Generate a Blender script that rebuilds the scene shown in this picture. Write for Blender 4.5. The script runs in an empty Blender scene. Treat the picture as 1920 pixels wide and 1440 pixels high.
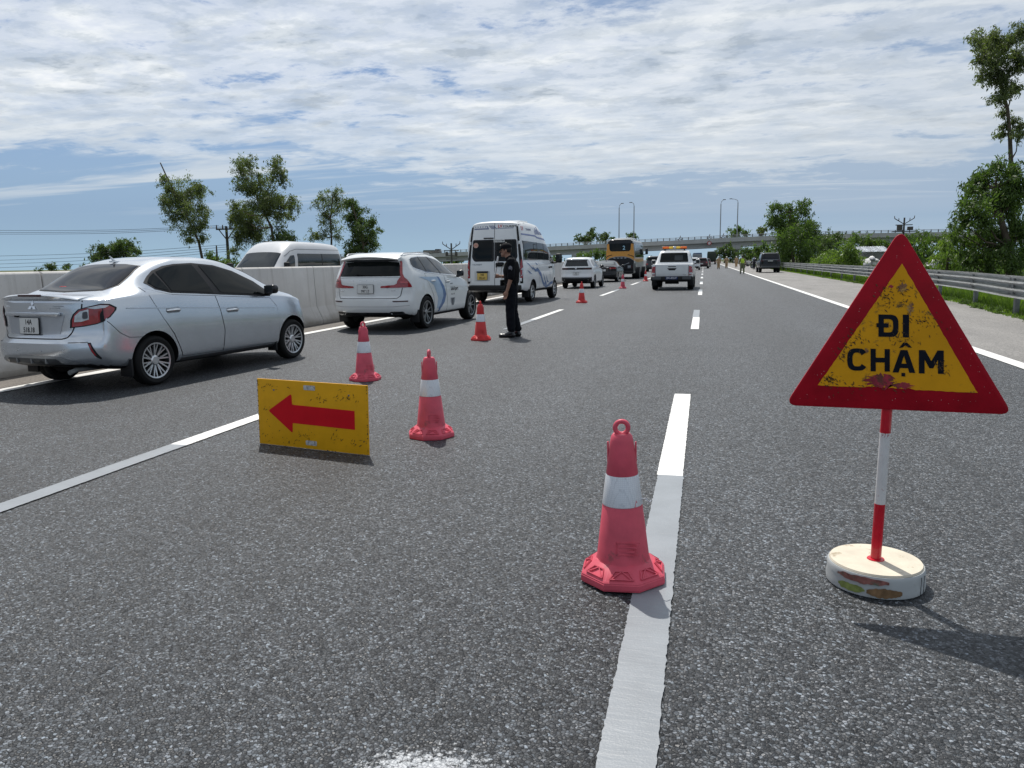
import bpy, bmesh, math, random
import numpy as np
from mathutils import Vector, Matrix, noise as mnoise
from mathutils.bvhtree import BVHTree
from mathutils.geometry import barycentric_transform, tessellate_polygon

random.seed(7)
C = bpy.context.scene.collection
SC = bpy.context.scene
rad = math.radians

# ------------------------------------------------------------------ camera
CAM_H = 1.4
F_PX, VP, ROLL = 1442.0, (1320.0, 485.5), 0.9

def cam_axes():
    d = np.array([(VP[0]-960)/F_PX, -(VP[1]-720)/F_PX, 1.0]); d /= np.linalg.norm(d)
    p2 = (VP[0]-1000, VP[1]+math.tan(rad(ROLL))*1000)
    d2 = np.array([(p2[0]-960)/F_PX, -(p2[1]-720)/F_PX, 1.0])
    up = np.cross(d, d2); up /= np.linalg.norm(up)
    if up[1] < 0: up = -up
    X = np.cross(d, up)
    if X[0] < 0: X = -X
    return np.array([X, d, up])
CR = cam_axes()

def at(px, py, Y):
    """a point Y metres down the road, seen at photo position px, py"""
    v = CR @ np.array([(px-960)/F_PX, -(py-720)/F_PX, 1.0])
    t = Y/v[1]
    return Vector((v[0]*t, Y, CAM_H+v[2]*t))

cd = bpy.data.cameras.new("camera")
cd.sensor_width = 36.0; cd.lens = F_PX/1920*36.0
cd.clip_start = 0.05; cd.clip_end = 6000
cam = bpy.data.objects.new("camera", cd); C.objects.link(cam)
M = Matrix.Identity(4)
for i in range(3):
    M[i][0] = CR[i][0]; M[i][1] = CR[i][1]; M[i][2] = -CR[i][2]
M[2][3] = CAM_H
cam.matrix_world = M
SC.camera = cam

# ------------------------------------------------------------------ sun, sky, exposure
SUN_EL, SUN_AZ = 59.0, -28.0          # azimuth from +Y towards +X
sd = bpy.data.lights.new("sun", 'SUN'); sd.energy = 4.5; sd.angle = rad(0.55); sd.color = (1.0, 0.955, 0.89)
sun = bpy.data.objects.new("sun", sd); C.objects.link(sun)
sdir = Vector((math.sin(rad(SUN_AZ))*math.cos(rad(SUN_EL)), math.cos(rad(SUN_AZ))*math.cos(rad(SUN_EL)), math.sin(rad(SUN_EL))))
sun.rotation_euler = sdir.to_track_quat('Z', 'Y').to_euler()
sun.location = (0, 0, 50)

SC.view_settings.view_transform = 'Standard'; SC.view_settings.look = 'None'
SC.view_settings.exposure = 0.0; SC.view_settings.gamma = 1.0

class NT:
    """small node-tree helper"""
    def __init__(s, tree):
        s.t = tree; s.t.nodes.clear()
    def n(s, typ, ins=None, **kw):
        nd = s.t.nodes.new(typ)
        for k, v in kw.items(): setattr(nd, k, v)
        for k, v in (ins or {}).items(): s.set(nd, k, v)
        return nd
    def set(s, nd, k, v):
        sock = nd.inputs[k]
        if isinstance(v, bpy.types.NodeSocket): s.t.links.new(v, sock)
        elif isinstance(v, bpy.types.Node): s.t.links.new(v.outputs[0], sock)
        else: sock.default_value = v
    def math(s, op, a, b=0.0, c=None, clamp=False):
        nd = s.n('ShaderNodeMath', {0: a, 1: b}, operation=op, use_clamp=clamp)
        if c is not None: s.set(nd, 2, c)
        return nd.outputs[0]
    def ramp(s, fac, stops, interp='LINEAR'):
        nd = s.n('ShaderNodeValToRGB', {0: fac}); cr = nd.color_ramp; cr.interpolation = interp
        while len(cr.elements) < len(stops): cr.elements.new(0.5)
        for e, (p, c) in zip(cr.elements, stops):
            e.position = p
            e.color = (c, c, c, 1) if isinstance(c, (int, float)) else (c[0], c[1], c[2], 1)
        return nd.outputs[0]
    def mix(s, fac, a, b, mode='MIX'):
        nd = s.n('ShaderNodeMix', data_type='RGBA', blend_type=mode)
        def c4(v): return (v[0], v[1], v[2], 1) if isinstance(v, (tuple, list)) and len(v) == 3 else v
        s.set(nd, 0, fac); s.set(nd, 6, c4(a)); s.set(nd, 7, c4(b))
        return nd.outputs[2]
    def noise(s, vec, scale, detail=3, rough=0.5, dist=0.0):
        return s.n('ShaderNodeTexNoise', {'Vector': vec, 'Scale': scale, 'Detail': detail, 'Roughness': rough, 'Distortion': dist}).outputs[0]
    def mapping(s, vec, scale=(1,1,1), rot=(0,0,0), loc=(0,0,0)):
        return s.n('ShaderNodeMapping', {'Vector': vec, 'Scale': scale, 'Rotation': rot, 'Location': loc}).outputs[0]

SC.render.engine = 'CYCLES'
SC.cycles.use_adaptive_sampling = False
SC.cycles.use_denoising = True; SC.cycles.denoising_prefilter = 'ACCURATE'; SC.cycles.denoising_input_passes = 'RGB_ALBEDO_NORMAL'
SC.cycles.sample_clamp_indirect = 4.0

def build_world():
    w = bpy.data.worlds.new("World"); SC.world = w; w.use_nodes = True
    g = NT(w.node_tree)
    out = g.n('ShaderNodeOutputWorld')
    sky = g.n('ShaderNodeTexSky', sky_type='NISHITA', sun_disc=False)
    sky.sun_elevation = rad(SUN_EL); sky.sun_rotation = rad(SUN_AZ)
    sky.air_density = 1.0; sky.dust_density = 0.25; sky.ozone_density = 3.0
    tc = g.n('ShaderNodeTexCoord').outputs['Generated']
    x, y, z = g.n('ShaderNodeSeparateXYZ', {0: tc}).outputs
    zc = g.math('ADD', g.math('MAXIMUM', z, 0.0), 0.075)
    px = g.math('DIVIDE', x, zc); py = g.math('DIVIDE', y, zc)
    pl = g.n('ShaderNodeCombineXYZ', {0: px, 1: py, 2: 0.0}).outputs[0]
    az = g.math('ARCTAN2', x, y)
    def mr(v, a, b, c, d, smooth=False):
        return g.n('ShaderNodeMapRange', {0: v, 1: a, 2: b, 3: c, 4: d}, interpolation_type='SMOOTHSTEP' if smooth else 'LINEAR').outputs[0]
    # clumpy altocumulus, drawn out along the wind; three sizes
    n1 = g.noise(g.mapping(pl, (1.5, 1.7, 1), (0, 0, rad(20)), (3.1, 1.7, 0)), 1.35, 10, 0.64, 0.25)
    n2 = g.noise(g.mapping(pl, (0.17, 0.46, 1), (0, 0, rad(28)), (4.6, 5.2, 0)), 1.0, 4, 0.55, 0.5)
    n3 = g.noise(g.mapping(pl, (3.4, 3.9, 1), (0, 0, rad(14)), (8.3, 2.2, 0)), 2.0, 6, 0.62, 0.2)
    soft = g.math('MAXIMUM', mr(z, 0.09, 0.22, 1.0, 0.0, True), mr(az, 0.0, 0.35, 0.0, 0.55, True))
    n3 = g.math('ADD', g.math('MULTIPLY', g.math('SUBTRACT', n3, 0.5), g.math('SUBTRACT', 1.0, g.math('MULTIPLY', soft, 0.65))), 0.5)
    dens = g.math('ADD', g.math('ADD', g.math('MULTIPLY', n1, 0.72), g.math('MULTIPLY', n2, 0.55)), g.math('MULTIPLY', n3, 0.34))
    low = g.math('SUBTRACT', mr(z, 0.045, 0.155, -0.28, 0.045, True), g.math('MULTIPLY', mr(az, -0.55, -0.15, 0.06, 0.0), mr(z, 0.10, 0.20, 1.0, 0.0)))
    rgt = mr(az, 0.0, 0.45, 0.0, -0.055)
    dens = g.math('ADD', g.math('ADD', dens, low), rgt)
    cover = g.ramp(dens, [(0.69, 0.0), (0.81, 0.60), (0.97, 1.0)], 'EASE')
    # sunlit tops white, thicker bellies grey-blue
    n5 = g.noise(g.mapping(pl, (1.7, 2.3, 1), (0, 0, rad(16)), (5.5, 0.4, 0)), 1.7, 9, 0.62, 0.2)
    bl = g.math('ADD', g.math('ADD', g.math('MULTIPLY', n3, 0.28), g.math('MULTIPLY', n1, 0.30)), g.math('MULTIPLY', n5, 0.42))
    belly = g.ramp(bl, [(0.41, (9.3, 9.4, 9.4)), (0.475, (8.0, 8.3, 8.5)), (0.53, (6.0, 6.5, 7.0)), (0.60, (4.0, 4.6, 5.3))], 'EASE')
    glow = g.n('ShaderNodeVectorMath', {0: tc, 1: tuple(sdir)}, operation='DOT_PRODUCT').outputs['Value']
    gl = mr(glow, 0.40, 0.92, 0.94, 1.30)
    belly = g.mix(g.math('MULTIPLY', soft, 0.6), belly, (6.7, 7.25, 7.75))
    def grey(v): return g.n('ShaderNodeCombineXYZ', {0: v, 1: v, 2: v}).outputs[0]
    cloud = g.mix(1.0, belly, grey(gl), 'MULTIPLY')
    blue = g.mix(1.0, sky.outputs[0], (BLUE_T[0], BLUE_T[1], BLUE_T[2]), 'MULTIPLY')
    # damp air: pale blue towards the horizon, thin high veil towards the right
    hz = mr(z, 0.0, 0.16, 0.95, 0.25, True)
    base = g.mix(hz, blue, g.mix(mr(z, 0.0, 0.075, 0.0, 1.0, True), (3.3, 5.0, 6.5), (2.1, 3.5, 5.6)))
    veil = mr(az, -0.50, 0.10, 0.0, 0.62, True)
    veil = g.math('MULTIPLY', veil, g.ramp(n2, [(0.30, 0.55), (0.62, 1.0)]))
    veil = g.math('MULTIPLY', veil, mr(z, 0.02, 0.10, 0.80, 1.0))
    base = g.mix(veil, base, (4.5, 5.35, 6.45))
    # long thin streaks at the lower edge of the sheet
    n4 = g.noise(g.mapping(pl, (0.30, 1.5, 1), (0, 0, rad(8)), (2.2, 9.1, 0)), 1.0, 6, 0.6, 0.6)
    st = g.math('MULTIPLY', g.ramp(n4, [(0.50, 0.0), (0.66, 0.75)], 'EASE'), mr(z, 0.05, 0.10, 0.0, 1.0, True))
    base = g.mix(st, base, (7.0, 7.5, 7.9))
    col = g.mix(cover, base, cloud)
    bg = g.n('ShaderNodeBackground', {'Color': col, 'Strength': 0.1})
    g.t.links.new(bg.outputs[0], out.inputs[0])
BLUE_T = (0.78, 0.76, 0.82)
build_world()

# ------------------------------------------------------------------ helpers
def tag(o, label=None, cat=None, group=None, kind=None):
    if label: o['label'] = label
    if cat: o['category'] = cat
    if group: o['group'] = group
    if kind: o['kind'] = kind
    return o

def thing(name, label, cat, loc=(0,0,0), yaw=0.0, group=None):
    o = bpy.data.objects.new(name, None); C.objects.link(o)
    o.location = loc; o.rotation_euler = (0, 0, yaw); o.empty_display_size = 0.2
    return tag(o, label, cat, group)

def obj(name, bm, mats, parent=None, angle=35, loc=None, normals=None):
    me = bpy.data.meshes.new(name)
    bm.to_mesh(me); bm.free()
    for m in (mats if isinstance(mats, (list, tuple)) else [mats]): me.materials.append(m)
    if angle is not None and len(me.polygons):
        me.polygons.foreach_set('use_smooth', [True]*len(me.polygons))
        if angle < 180: me.set_sharp_from_angle(angle=rad(angle))
    if normals is not None: me.normals_split_custom_set_from_vertices(normals)
    o = bpy.data.objects.new(name, me); C.objects.link(o)
    if parent is not None: o.parent = parent
    if loc is not None: o.location = loc
    return o

def copy_tree(o, parent=None):
    c = o.copy(); C.objects.link(c)
    if parent is not None: c.parent = parent
    for ch in list(o.children): copy_tree(ch, c)
    return c

def box(bm, c, s, bev=0.0, rot=None, seg=2):
    r = bmesh.ops.create_cube(bm, size=1.0)
    vs = r['verts']
    mt = Matrix.Translation(c) @ (rot.to_4x4() if rot is not None else Matrix.Identity(4)) @ Matrix.Diagonal((s[0], s[1], s[2], 1))
    bmesh.ops.transform(bm, matrix=mt, verts=vs)
    if bev > 0:
        es = list({e for v in vs for e in v.link_edges})
        bmesh.ops.bevel(bm, geom=es, offset=bev, segments=seg, profile=0.5, affect='EDGES')

def cyl(bm, p0, p1, r0, r1=None, seg=12, caps=True):
    p0, p1 = Vector(p0), Vector(p1); r1 = r0 if r1 is None else r1
    d = p1-p0; q = d.to_track_quat('Z', 'Y').to_matrix().to_4x4()
    m = Matrix.Translation((p0+p1)/2) @ q
    bmesh.ops.create_cone(bm, cap_ends=caps, segments=seg, radius1=r0, radius2=r1, depth=d.length, matrix=m)

def lathe(bm, prof, seg=24, mat=Matrix.Identity(4), close=False, twist=0.0, caps=True):
    rings = []
    for r, z in prof:
        rings.append([bm.verts.new(mat @ Vector((r*math.cos(2*math.pi*i/seg+twist), r*math.sin(2*math.pi*i/seg+twist), z))) for i in range(seg)])
    pairs = list(zip(rings, rings[1:])) + ([(rings[-1], rings[0])] if close else [])
    for a, b in pairs:
        for i in range(seg):
            j = (i+1) % seg
            bm.faces.new((a[i], a[j], b[j], b[i]))
    if not close and caps:
        if prof[0][0] > 1e-5: bm.faces.new(list(reversed(rings[0])))
        if prof[-1][0] > 1e-5: bm.faces.new(rings[-1])
    bmesh.ops.remove_doubles(bm, verts=[v for r in rings for v in r], dist=1e-6)

def tube(bm, pts, r, seg=8, r1=None):
    pts = [Vector(p) for p in pts]; r1 = r if r1 is None else r1
    rings = []; n = len(pts); up = Vector((0, 0, 1))
    for i, p in enumerate(pts):
        t = (pts[min(i+1, n-1)]-pts[max(i-1, 0)]).normalized()
        a = t.cross(up if abs(t.z) < 0.95 else Vector((1, 0, 0))).normalized(); b = t.cross(a)
        rr = r+(r1-r)*i/max(1, n-1)
        rings.append([bm.verts.new(p+a*rr*math.cos(2*math.pi*k/seg)+b*rr*math.sin(2*math.pi*k/seg)) for k in range(seg)])
    for A, B in zip(rings, rings[1:]):
        for k in range(seg):
            j = (k+1) % seg
            bm.faces.new((A[k], A[j], B[j], B[k]))
    bm.faces.new(rings[0]); bm.faces.new(rings[-1])
    bmesh.ops.recalc_face_normals(bm, faces=bm.faces[:])

def prism(bm, outline, h0, h1, mat=Matrix.Identity(4), bev=0.0):
    """outline in local XY, extruded from z=h0 to h1"""
    lo = [bm.verts.new(mat @ Vector((x, y, h0))) for x, y in outline]
    hi = [bm.verts.new(mat @ Vector((x, y, h1))) for x, y in outline]
    n = len(outline); fs = [bm.faces.new(list(reversed(lo))), bm.faces.new(hi)]
    for i in range(n):
        j = (i+1) % n
        fs.append(bm.faces.new((lo[i], lo[j], hi[j], hi[i])))
    bmesh.ops.recalc_face_normals(bm, faces=fs)
    if bev:
        bmesh.ops.bevel(bm, geom=list(fs[1].edges)+list(fs[0].edges), offset=bev, segments=2, profile=0.5, affect='EDGES')

def round_poly(pts, r, n=5):
    """round the corners of a polygon; r a number or one per corner"""
    out = []; N = len(pts)
    for i in range(N):
        p = Vector(pts[i]); a = Vector(pts[i-1])-p; b = Vector(pts[(i+1) % N])-p
        rr = r[i] if isinstance(r, (list, tuple)) else r
        rr = min(rr, a.length*0.45, b.length*0.45)
        if rr <= 0: out.append((p.x, p.y)); continue
        p0 = p+a.normalized()*rr; p1 = p+b.normalized()*rr
        for k in range(n+1):
            t = k/n
            q = p0*(1-t)**2+p*2*t*(1-t)+p1*t*t
            out.append((q.x, q.y))
    return out

def rect(x0, y0, x1, y1): return [(x0, y0), (x1, y0), (x1, y1), (x0, y1)]

class Curve1:
    """smooth monotone interpolation through (x, value) pairs"""
    def __init__(s, pts):
        s.x = np.array([p[0] for p in pts], float); s.y = np.array([p[1] for p in pts], float)
        d = np.diff(s.y)/np.diff(s.x); m = np.zeros(len(s.x)); m[0], m[-1] = d[0], d[-1]
        for i in range(1, len(s.x)-1):
            m[i] = 0 if d[i-1]*d[i] <= 0 else 2*d[i-1]*d[i]/(d[i-1]+d[i])
        s.m = m
    def __call__(s, v):
        if len(s.x) == 1: return float(s.y[0])
        v = min(max(v, s.x[0]), s.x[-1]); i = int(min(np.searchsorted(s.x, v, 'right')-1, len(s.x)-2))
        h = s.x[i+1]-s.x[i]; t = (v-s.x[i])/h
        return float((2*t**3-3*t**2+1)*s.y[i]+(t**3-2*t**2+t)*h*s.m[i]+(-2*t**3+3*t**2)*s.y[i+1]+(t**3-t**2)*h*s.m[i+1])

def catmull(P, n):
    P = [np.array(p, float) for p in P]; out = []
    for i in range(len(P)-1):
        p0 = P[i-1] if i > 0 else 2*P[0]-P[1]; p1, p2 = P[i], P[i+1]
        p3 = P[i+2] if i+2 < len(P) else 2*P[-1]-P[-2]
        t0 = 0; t1 = t0+max(1e-4, np.linalg.norm(p1-p0))**.5; t2 = t1+max(1e-4, np.linalg.norm(p2-p1))**.5; t3 = t2+max(1e-4, np.linalg.norm(p3-p2))**.5
        for k in range(n):
            t = t1+(t2-t1)*k/n
            A1 = (t1-t)/(t1-t0)*p0+(t-t0)/(t1-t0)*p1; A2 = (t2-t)/(t2-t1)*p1+(t-t1)/(t2-t1)*p2; A3 = (t3-t)/(t3-t2)*p2+(t-t2)/(t3-t2)*p3
            B1 = (t2-t)/(t2-t0)*A1+(t-t0)/(t2-t0)*A2; B2 = (t3-t)/(t3-t1)*A2+(t-t1)/(t3-t1)*A3
            out.append((t2-t)/(t2-t1)*B1+(t-t1)/(t2-t1)*B2)
    out.append(P[-1]); return out

# ------------------------------------------------------------------ materials
MATS = {}
def pm(name, col, rough=0.5, metal=0.0, coat=0.0, spec=0.28, var=0.12, vscale=6.0, bump=0.0, bscale=40.0, dirt=None, emit=None):
    """principled material with a little procedural unevenness"""
    if name in MATS: return MATS[name]
    m = bpy.data.materials.new(name); m.use_nodes = True
    g = NT(m.node_tree); out = g.n('ShaderNodeOutputMaterial'); b = g.n('ShaderNodeBsdfPrincipled')
    tc = g.n('ShaderNodeTexCoord').outputs['Object']
    nz = g.noise(tc, vscale, 5, 0.6)
    lo = tuple(c*(1-var) for c in col); hi = tuple(min(1, c*(1+var)) for c in col)
    cc = g.mix(g.ramp(nz, [(0.3, 0.0), (0.7, 1.0)]), lo, hi)
    if dirt:
        dn = g.noise(g.mapping(tc, (1, 1, 1), (0, 0, 0), (3, 7, 1)), dirt[2], 8, 0.7, 0.4)
        cc = g.mix(g.ramp(dn, [(dirt[1], 0.0), (dirt[1]+0.08, 1.0)]), cc, dirt[0])
    g.set(b, 'Base Color', cc)
    g.set(b, 'Roughness', g.math('ADD', rough-0.06*min(1, rough*4), g.math('MULTIPLY', nz, 0.12*min(1, rough*4))))
    g.set(b, 'Metallic', metal); g.set(b, 'Coat Weight', coat); g.set(b, 'Coat Roughness', 0.04); g.set(b, 'Specular IOR Level', spec)
    if bump:
        bn = g.n('ShaderNodeBump', {'Strength': bump, 'Distance': 0.004, 'Height': g.noise(tc, bscale, 4, 0.6)})
        g.set(b, 'Normal', bn.outputs[0])
    if emit: g.set(b, 'Emission Color', (*emit[0], 1)); g.set(b, 'Emission Strength', emit[1])
    g.t.links.new(b.outputs[0], out.inputs[0]); MATS[name] = m
    return m

def leaf_mat(name, c0, c1, trans=0.35):
    if name in MATS: return MATS[name]
    m = bpy.data.materials.new(name); m.use_nodes = True
    g = NT(m.node_tree); out = g.n('ShaderNodeOutputMaterial')
    at_ = g.n('ShaderNodeAttribute', attribute_name='tone').outputs['Fac']
    col = g.mix(at_, c0, c1)
    d = g.n('ShaderNodeBsdfPrincipled', {'Base Color': col, 'Roughness': 0.5, 'Specular IOR Level': 0.35})
    tcol = g.mix(1.0, col, (1.3, 1.5, 0.6), 'MULTIPLY')
    t = g.n('ShaderNodeBsdfTranslucent', {'Color': tcol})
    mx = g.n('ShaderNodeMixShader', {0: trans, 1: d.outputs[0], 2: t.outputs[0]})
    g.t.links.new(mx.outputs[0], out.inputs[0]); MATS[name] = m
    return m
def asphalt_mat():
    m = bpy.data.materials.new("asphalt"); m.use_nodes = True
    g = NT(m.node_tree); out = g.n('ShaderNodeOutputMaterial'); b = g.n('ShaderNodeBsdfPrincipled')
    tc = g.n('ShaderNodeTexCoord').outputs['Object']
    wn = g.n('ShaderNodeTexNoise', {'Vector': tc, 'Scale': 85.0, 'Detail': 3.0}).outputs['Color']
    wv = g.n('ShaderNodeVectorMath', {0: wn, 1: (0.011, 0.011, 0.0)}, operation='MULTIPLY').outputs[0]
    vec = g.n('ShaderNodeVectorMath', {0: tc, 1: wv}, operation='ADD').outputs[0]
    v = g.n('ShaderNodeTexVoronoi', {'Vector': vec, 'Scale': 92.0}, voronoi_dimensions='2D')
    r = g.n('ShaderNodeSeparateColor', {0: v.outputs['Color']}).outputs
    edge = g.n('ShaderNodeTexVoronoi', {'Vector': vec, 'Scale': 92.0}, voronoi_dimensions='2D', feature='DISTANCE_TO_EDGE').outputs['Distance']
    stone = g.ramp(r[0], [(0.0, 0.011), (0.38, 0.027), (0.68, 0.060), (0.87, 0.112), (1.0, 0.22)])
    sub = g.noise(tc, 420.0, 2, 0.5)
    stone = g.mix(0.5, stone, g.mix(1.0, stone, g.ramp(sub, [(0.3, 0.45), (0.7, 1.5)]), 'MULTIPLY'))
    sunk = g.math('GREATER_THAN', r[2], 0.75)          # stones lost from the surface leave dark hollows
    stone = g.mix(g.math('MULTIPLY', sunk, 0.75), stone, (0.010, 0.011, 0.012))
    gap = g.ramp(edge, [(0.02, 1.0), (0.13, 0.0)])
    col = g.mix(gap, stone, (0.006, 0.007, 0.008))
    hue = g.mix(r[1], (0.84, 1.0, 1.17), (0.95, 1.0, 1.08))
    col = g.mix(1.0, col, hue, 'MULTIPLY')
    # pressed-in darker patches, wheel tracks, joints between the paving runs
    big = g.noise(tc, 0.35, 5, 0.6); mid = g.noise(g.mapping(tc, (1.0, 0.16, 1)), 1.6, 5, 0.6)
    tone = g.math('ADD', g.math('MULTIPLY', big, 0.55), g.math('MULTIPLY', mid, 0.60))
    tone = g.n('ShaderNodeMapRange', {0: tone, 1: 0.35, 2: 0.80, 3: 0.80, 4: 1.34}).outputs[0]
    sx = g.n('ShaderNodeSeparateXYZ', {0: tc}).outputs
    grit = g.math('ADD', g.math('MULTIPLY', g.noise(tc, 26.0, 3, 0.6), 0.5), g.math('MULTIPLY', g.noise(g.mapping(tc, (1.0, 0.55, 1)), 7.5, 4, 0.65), 0.5))
    tone = g.math('MULTIPLY', tone, g.n('ShaderNodeMapRange', {0: grit, 1: 0.33, 2: 0.68, 3: 0.55, 4: 1.55}).outputs[0])
    trk = g.math('SINE', g.math('MULTIPLY', g.math('ADD', sx[0], 0.17), 2*math.pi/1.9))
    tone = g.math('MULTIPLY', tone, g.math('ADD', 1.0, g.math('MULTIPLY', trk, 0.09)))
    col = g.mix(1.0, col, g.n('ShaderNodeCombineXYZ', {0: tone, 1: tone, 2: tone}).outputs[0], 'MULTIPLY')
    oil = g.ramp(g.noise(g.mapping(tc, (1.0, 0.45, 1), (0, 0, 0), (7, 2, 0)), 2.6, 5, 0.7), [(0.66, 0.0), (0.74, 0.45)])
    col = g.mix(oil, col, (0.014, 0.014, 0.015))
    # white paint spilled on the road beside the lane line, pale dust marks
    dx = g.math('SUBTRACT', sx[0], -0.69); dy = g.math('SUBTRACT', sx[1], 1.80)
    dist = g.math('SQRT', g.math('ADD', g.math('MULTIPLY', dx, dx), g.math('MULTIPLY', g.math('MULTIPLY', dy, dy), 3.2)))
    sn = g.noise(tc, 42.0, 6, 0.75)
    sm = g.math('SUBTRACT', g.math('ADD', sn, 0.17), g.math('MULTIPLY', dist, 1.08))
    sm = g.ramp(sm, [(0.44, 0.0), (0.52, 1.0)])
    col = g.mix(g.math('MULTIPLY', sm, 0.85), col, (0.56, 0.58, 0.60))
    pn = g.ramp(g.noise(g.mapping(tc, (1, 1, 1), (0, 0, 0), (11, 4, 0)), 1.3, 6, 0.7), [(0.70, 0.0), (0.80, 0.22)])
    col = g.mix(pn, col, (0.34, 0.31, 0.30))
    g.set(b, 'Base Color', col)
    g.set(b, 'Roughness', g.math('ADD', 0.43, g.math('MULTIPLY', r[2], 0.26)))
    g.set(b, 'Specular IOR Level', 0.62)
    # every stone is a tilted facet with its own height
    loc = g.n('ShaderNodeVectorMath', {0: vec, 1: v.outputs['Position']}, operation='SUBTRACT').outputs[0]
    rc = g.n('ShaderNodeVectorMath', {0: v.outputs['Color'], 1: (0.5, 0.5, 0.5)}, operation='SUBTRACT').outputs[0]
    tilt = g.n('ShaderNodeVectorMath', {0: loc, 1: rc}, operation='DOT_PRODUCT').outputs['Value']
    hgt = g.math('ADD', g.math('MULTIPLY', tilt, 1.5), g.math('MULTIPLY', g.math('MINIMUM', edge, 0.22), 0.012))
    hgt = g.math('ADD', hgt, g.math('SUBTRACT', g.math('MULTIPLY', r[1], 0.0012), g.math('MULTIPLY', sunk, 0.003)))
    hgt = g.math('ADD', hgt, g.math('MULTIPLY', g.noise(tc, 300.0, 2, 0.5), 0.0010))
    bn = g.n('ShaderNodeBump', {'Strength': 0.85, 'Distance': 1.0, 'Height': hgt})
    g.set(b, 'Normal', bn.outputs[0])
    g.t.links.new(b.outputs[0], out.inputs[0]); MATS['asphalt'] = m
    return m

def fine_asphalt(name, col, col2, scale, bump=0.4):
    m = bpy.data.materials.new(name); m.use_nodes = True
    g = NT(m.node_tree); out = g.n('ShaderNodeOutputMaterial'); b = g.n('ShaderNodeBsdfPrincipled')
    tc = g.n('ShaderNodeTexCoord').outputs['Object']
    v = g.n('ShaderNodeTexVoronoi', {'Vector': tc, 'Scale': scale}, voronoi_dimensions='2D')
    r = g.n('ShaderNodeSeparateColor', {0: v.outputs['Color']}).outputs
    big = g.noise(g.mapping(tc, (1, 0.25, 1)), 0.9, 7, 0.65)
    c = g.mix(g.ramp(big, [(0.32, 0.0), (0.68, 1.0)]), col, col2)
    sp = g.n('ShaderNodeMapRange', {0: r[0], 1: 0, 2: 1, 3: 0.62, 4: 1.38}).outputs[0]
    c = g.mix(1.0, c, g.n('ShaderNodeCombineXYZ', {0: sp, 1: sp, 2: sp}).outputs[0], 'MULTIPLY')
    g.set(b, 'Base Color', c); g.set(b, 'Roughness', 0.8)
    bn = g.n('ShaderNodeBump', {'Strength': bump, 'Distance': 0.004, 'Height': g.math('SUBTRACT', r[1], v.outputs['Distance'])})
    g.set(b, 'Normal', bn.outputs[0]); g.t.links.new(b.outputs[0], out.inputs[0]); MATS[name] = m
    return m

def paint_mat(name, col, worn):
    m = bpy.data.materials.new(name); m.use_nodes = True
    g = NT(m.node_tree); out = g.n('ShaderNodeOutputMaterial'); b = g.n('ShaderNodeBsdfPrincipled')
    tc = g.n('ShaderNodeTexCoord').outputs['Object']
    n1 = g.noise(tc, 5.0, 6, 0.65); n2 = g.noise(tc, 120.0, 3, 0.6)
    rip = g.noise(g.mapping(tc, (6.0, 34.0, 1), (0, 0, rad(7))), 1.0, 5, 0.7, 0.5)
    c = g.mix(g.ramp(n1, [(0.3, 0.0), (0.75, 1.0)]), tuple(x*0.88 for x in col), tuple(min(0.86, x*1.08) for x in col))
    wear = g.ramp(g.math('ADD', g.math('MULTIPLY', n1, 0.5), g.math('MULTIPLY', n2, 0.5)), [(worn, 0.0), (worn+0.05, 1.0)])
    c = g.mix(g.math('MULTIPLY', wear, 0.6), c, (0.16, 0.16, 0.16))
    g.set(b, 'Base Color', c); g.set(b, 'Roughness', 0.42); g.set(b, 'Specular IOR Level', 0.5)
    h = g.math('ADD', g.math('MULTIPLY', rip, 1.0), g.math('MULTIPLY', n2, 0.35))
    bn = g.n('ShaderNodeBump', {'Strength': 0.5, 'Distance': 0.006, 'Height': h})
    g.set(b, 'Normal', bn.outputs[0]); g.t.links.new(b.outputs[0], out.inputs[0]); MATS[name] = m
    return m

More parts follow.
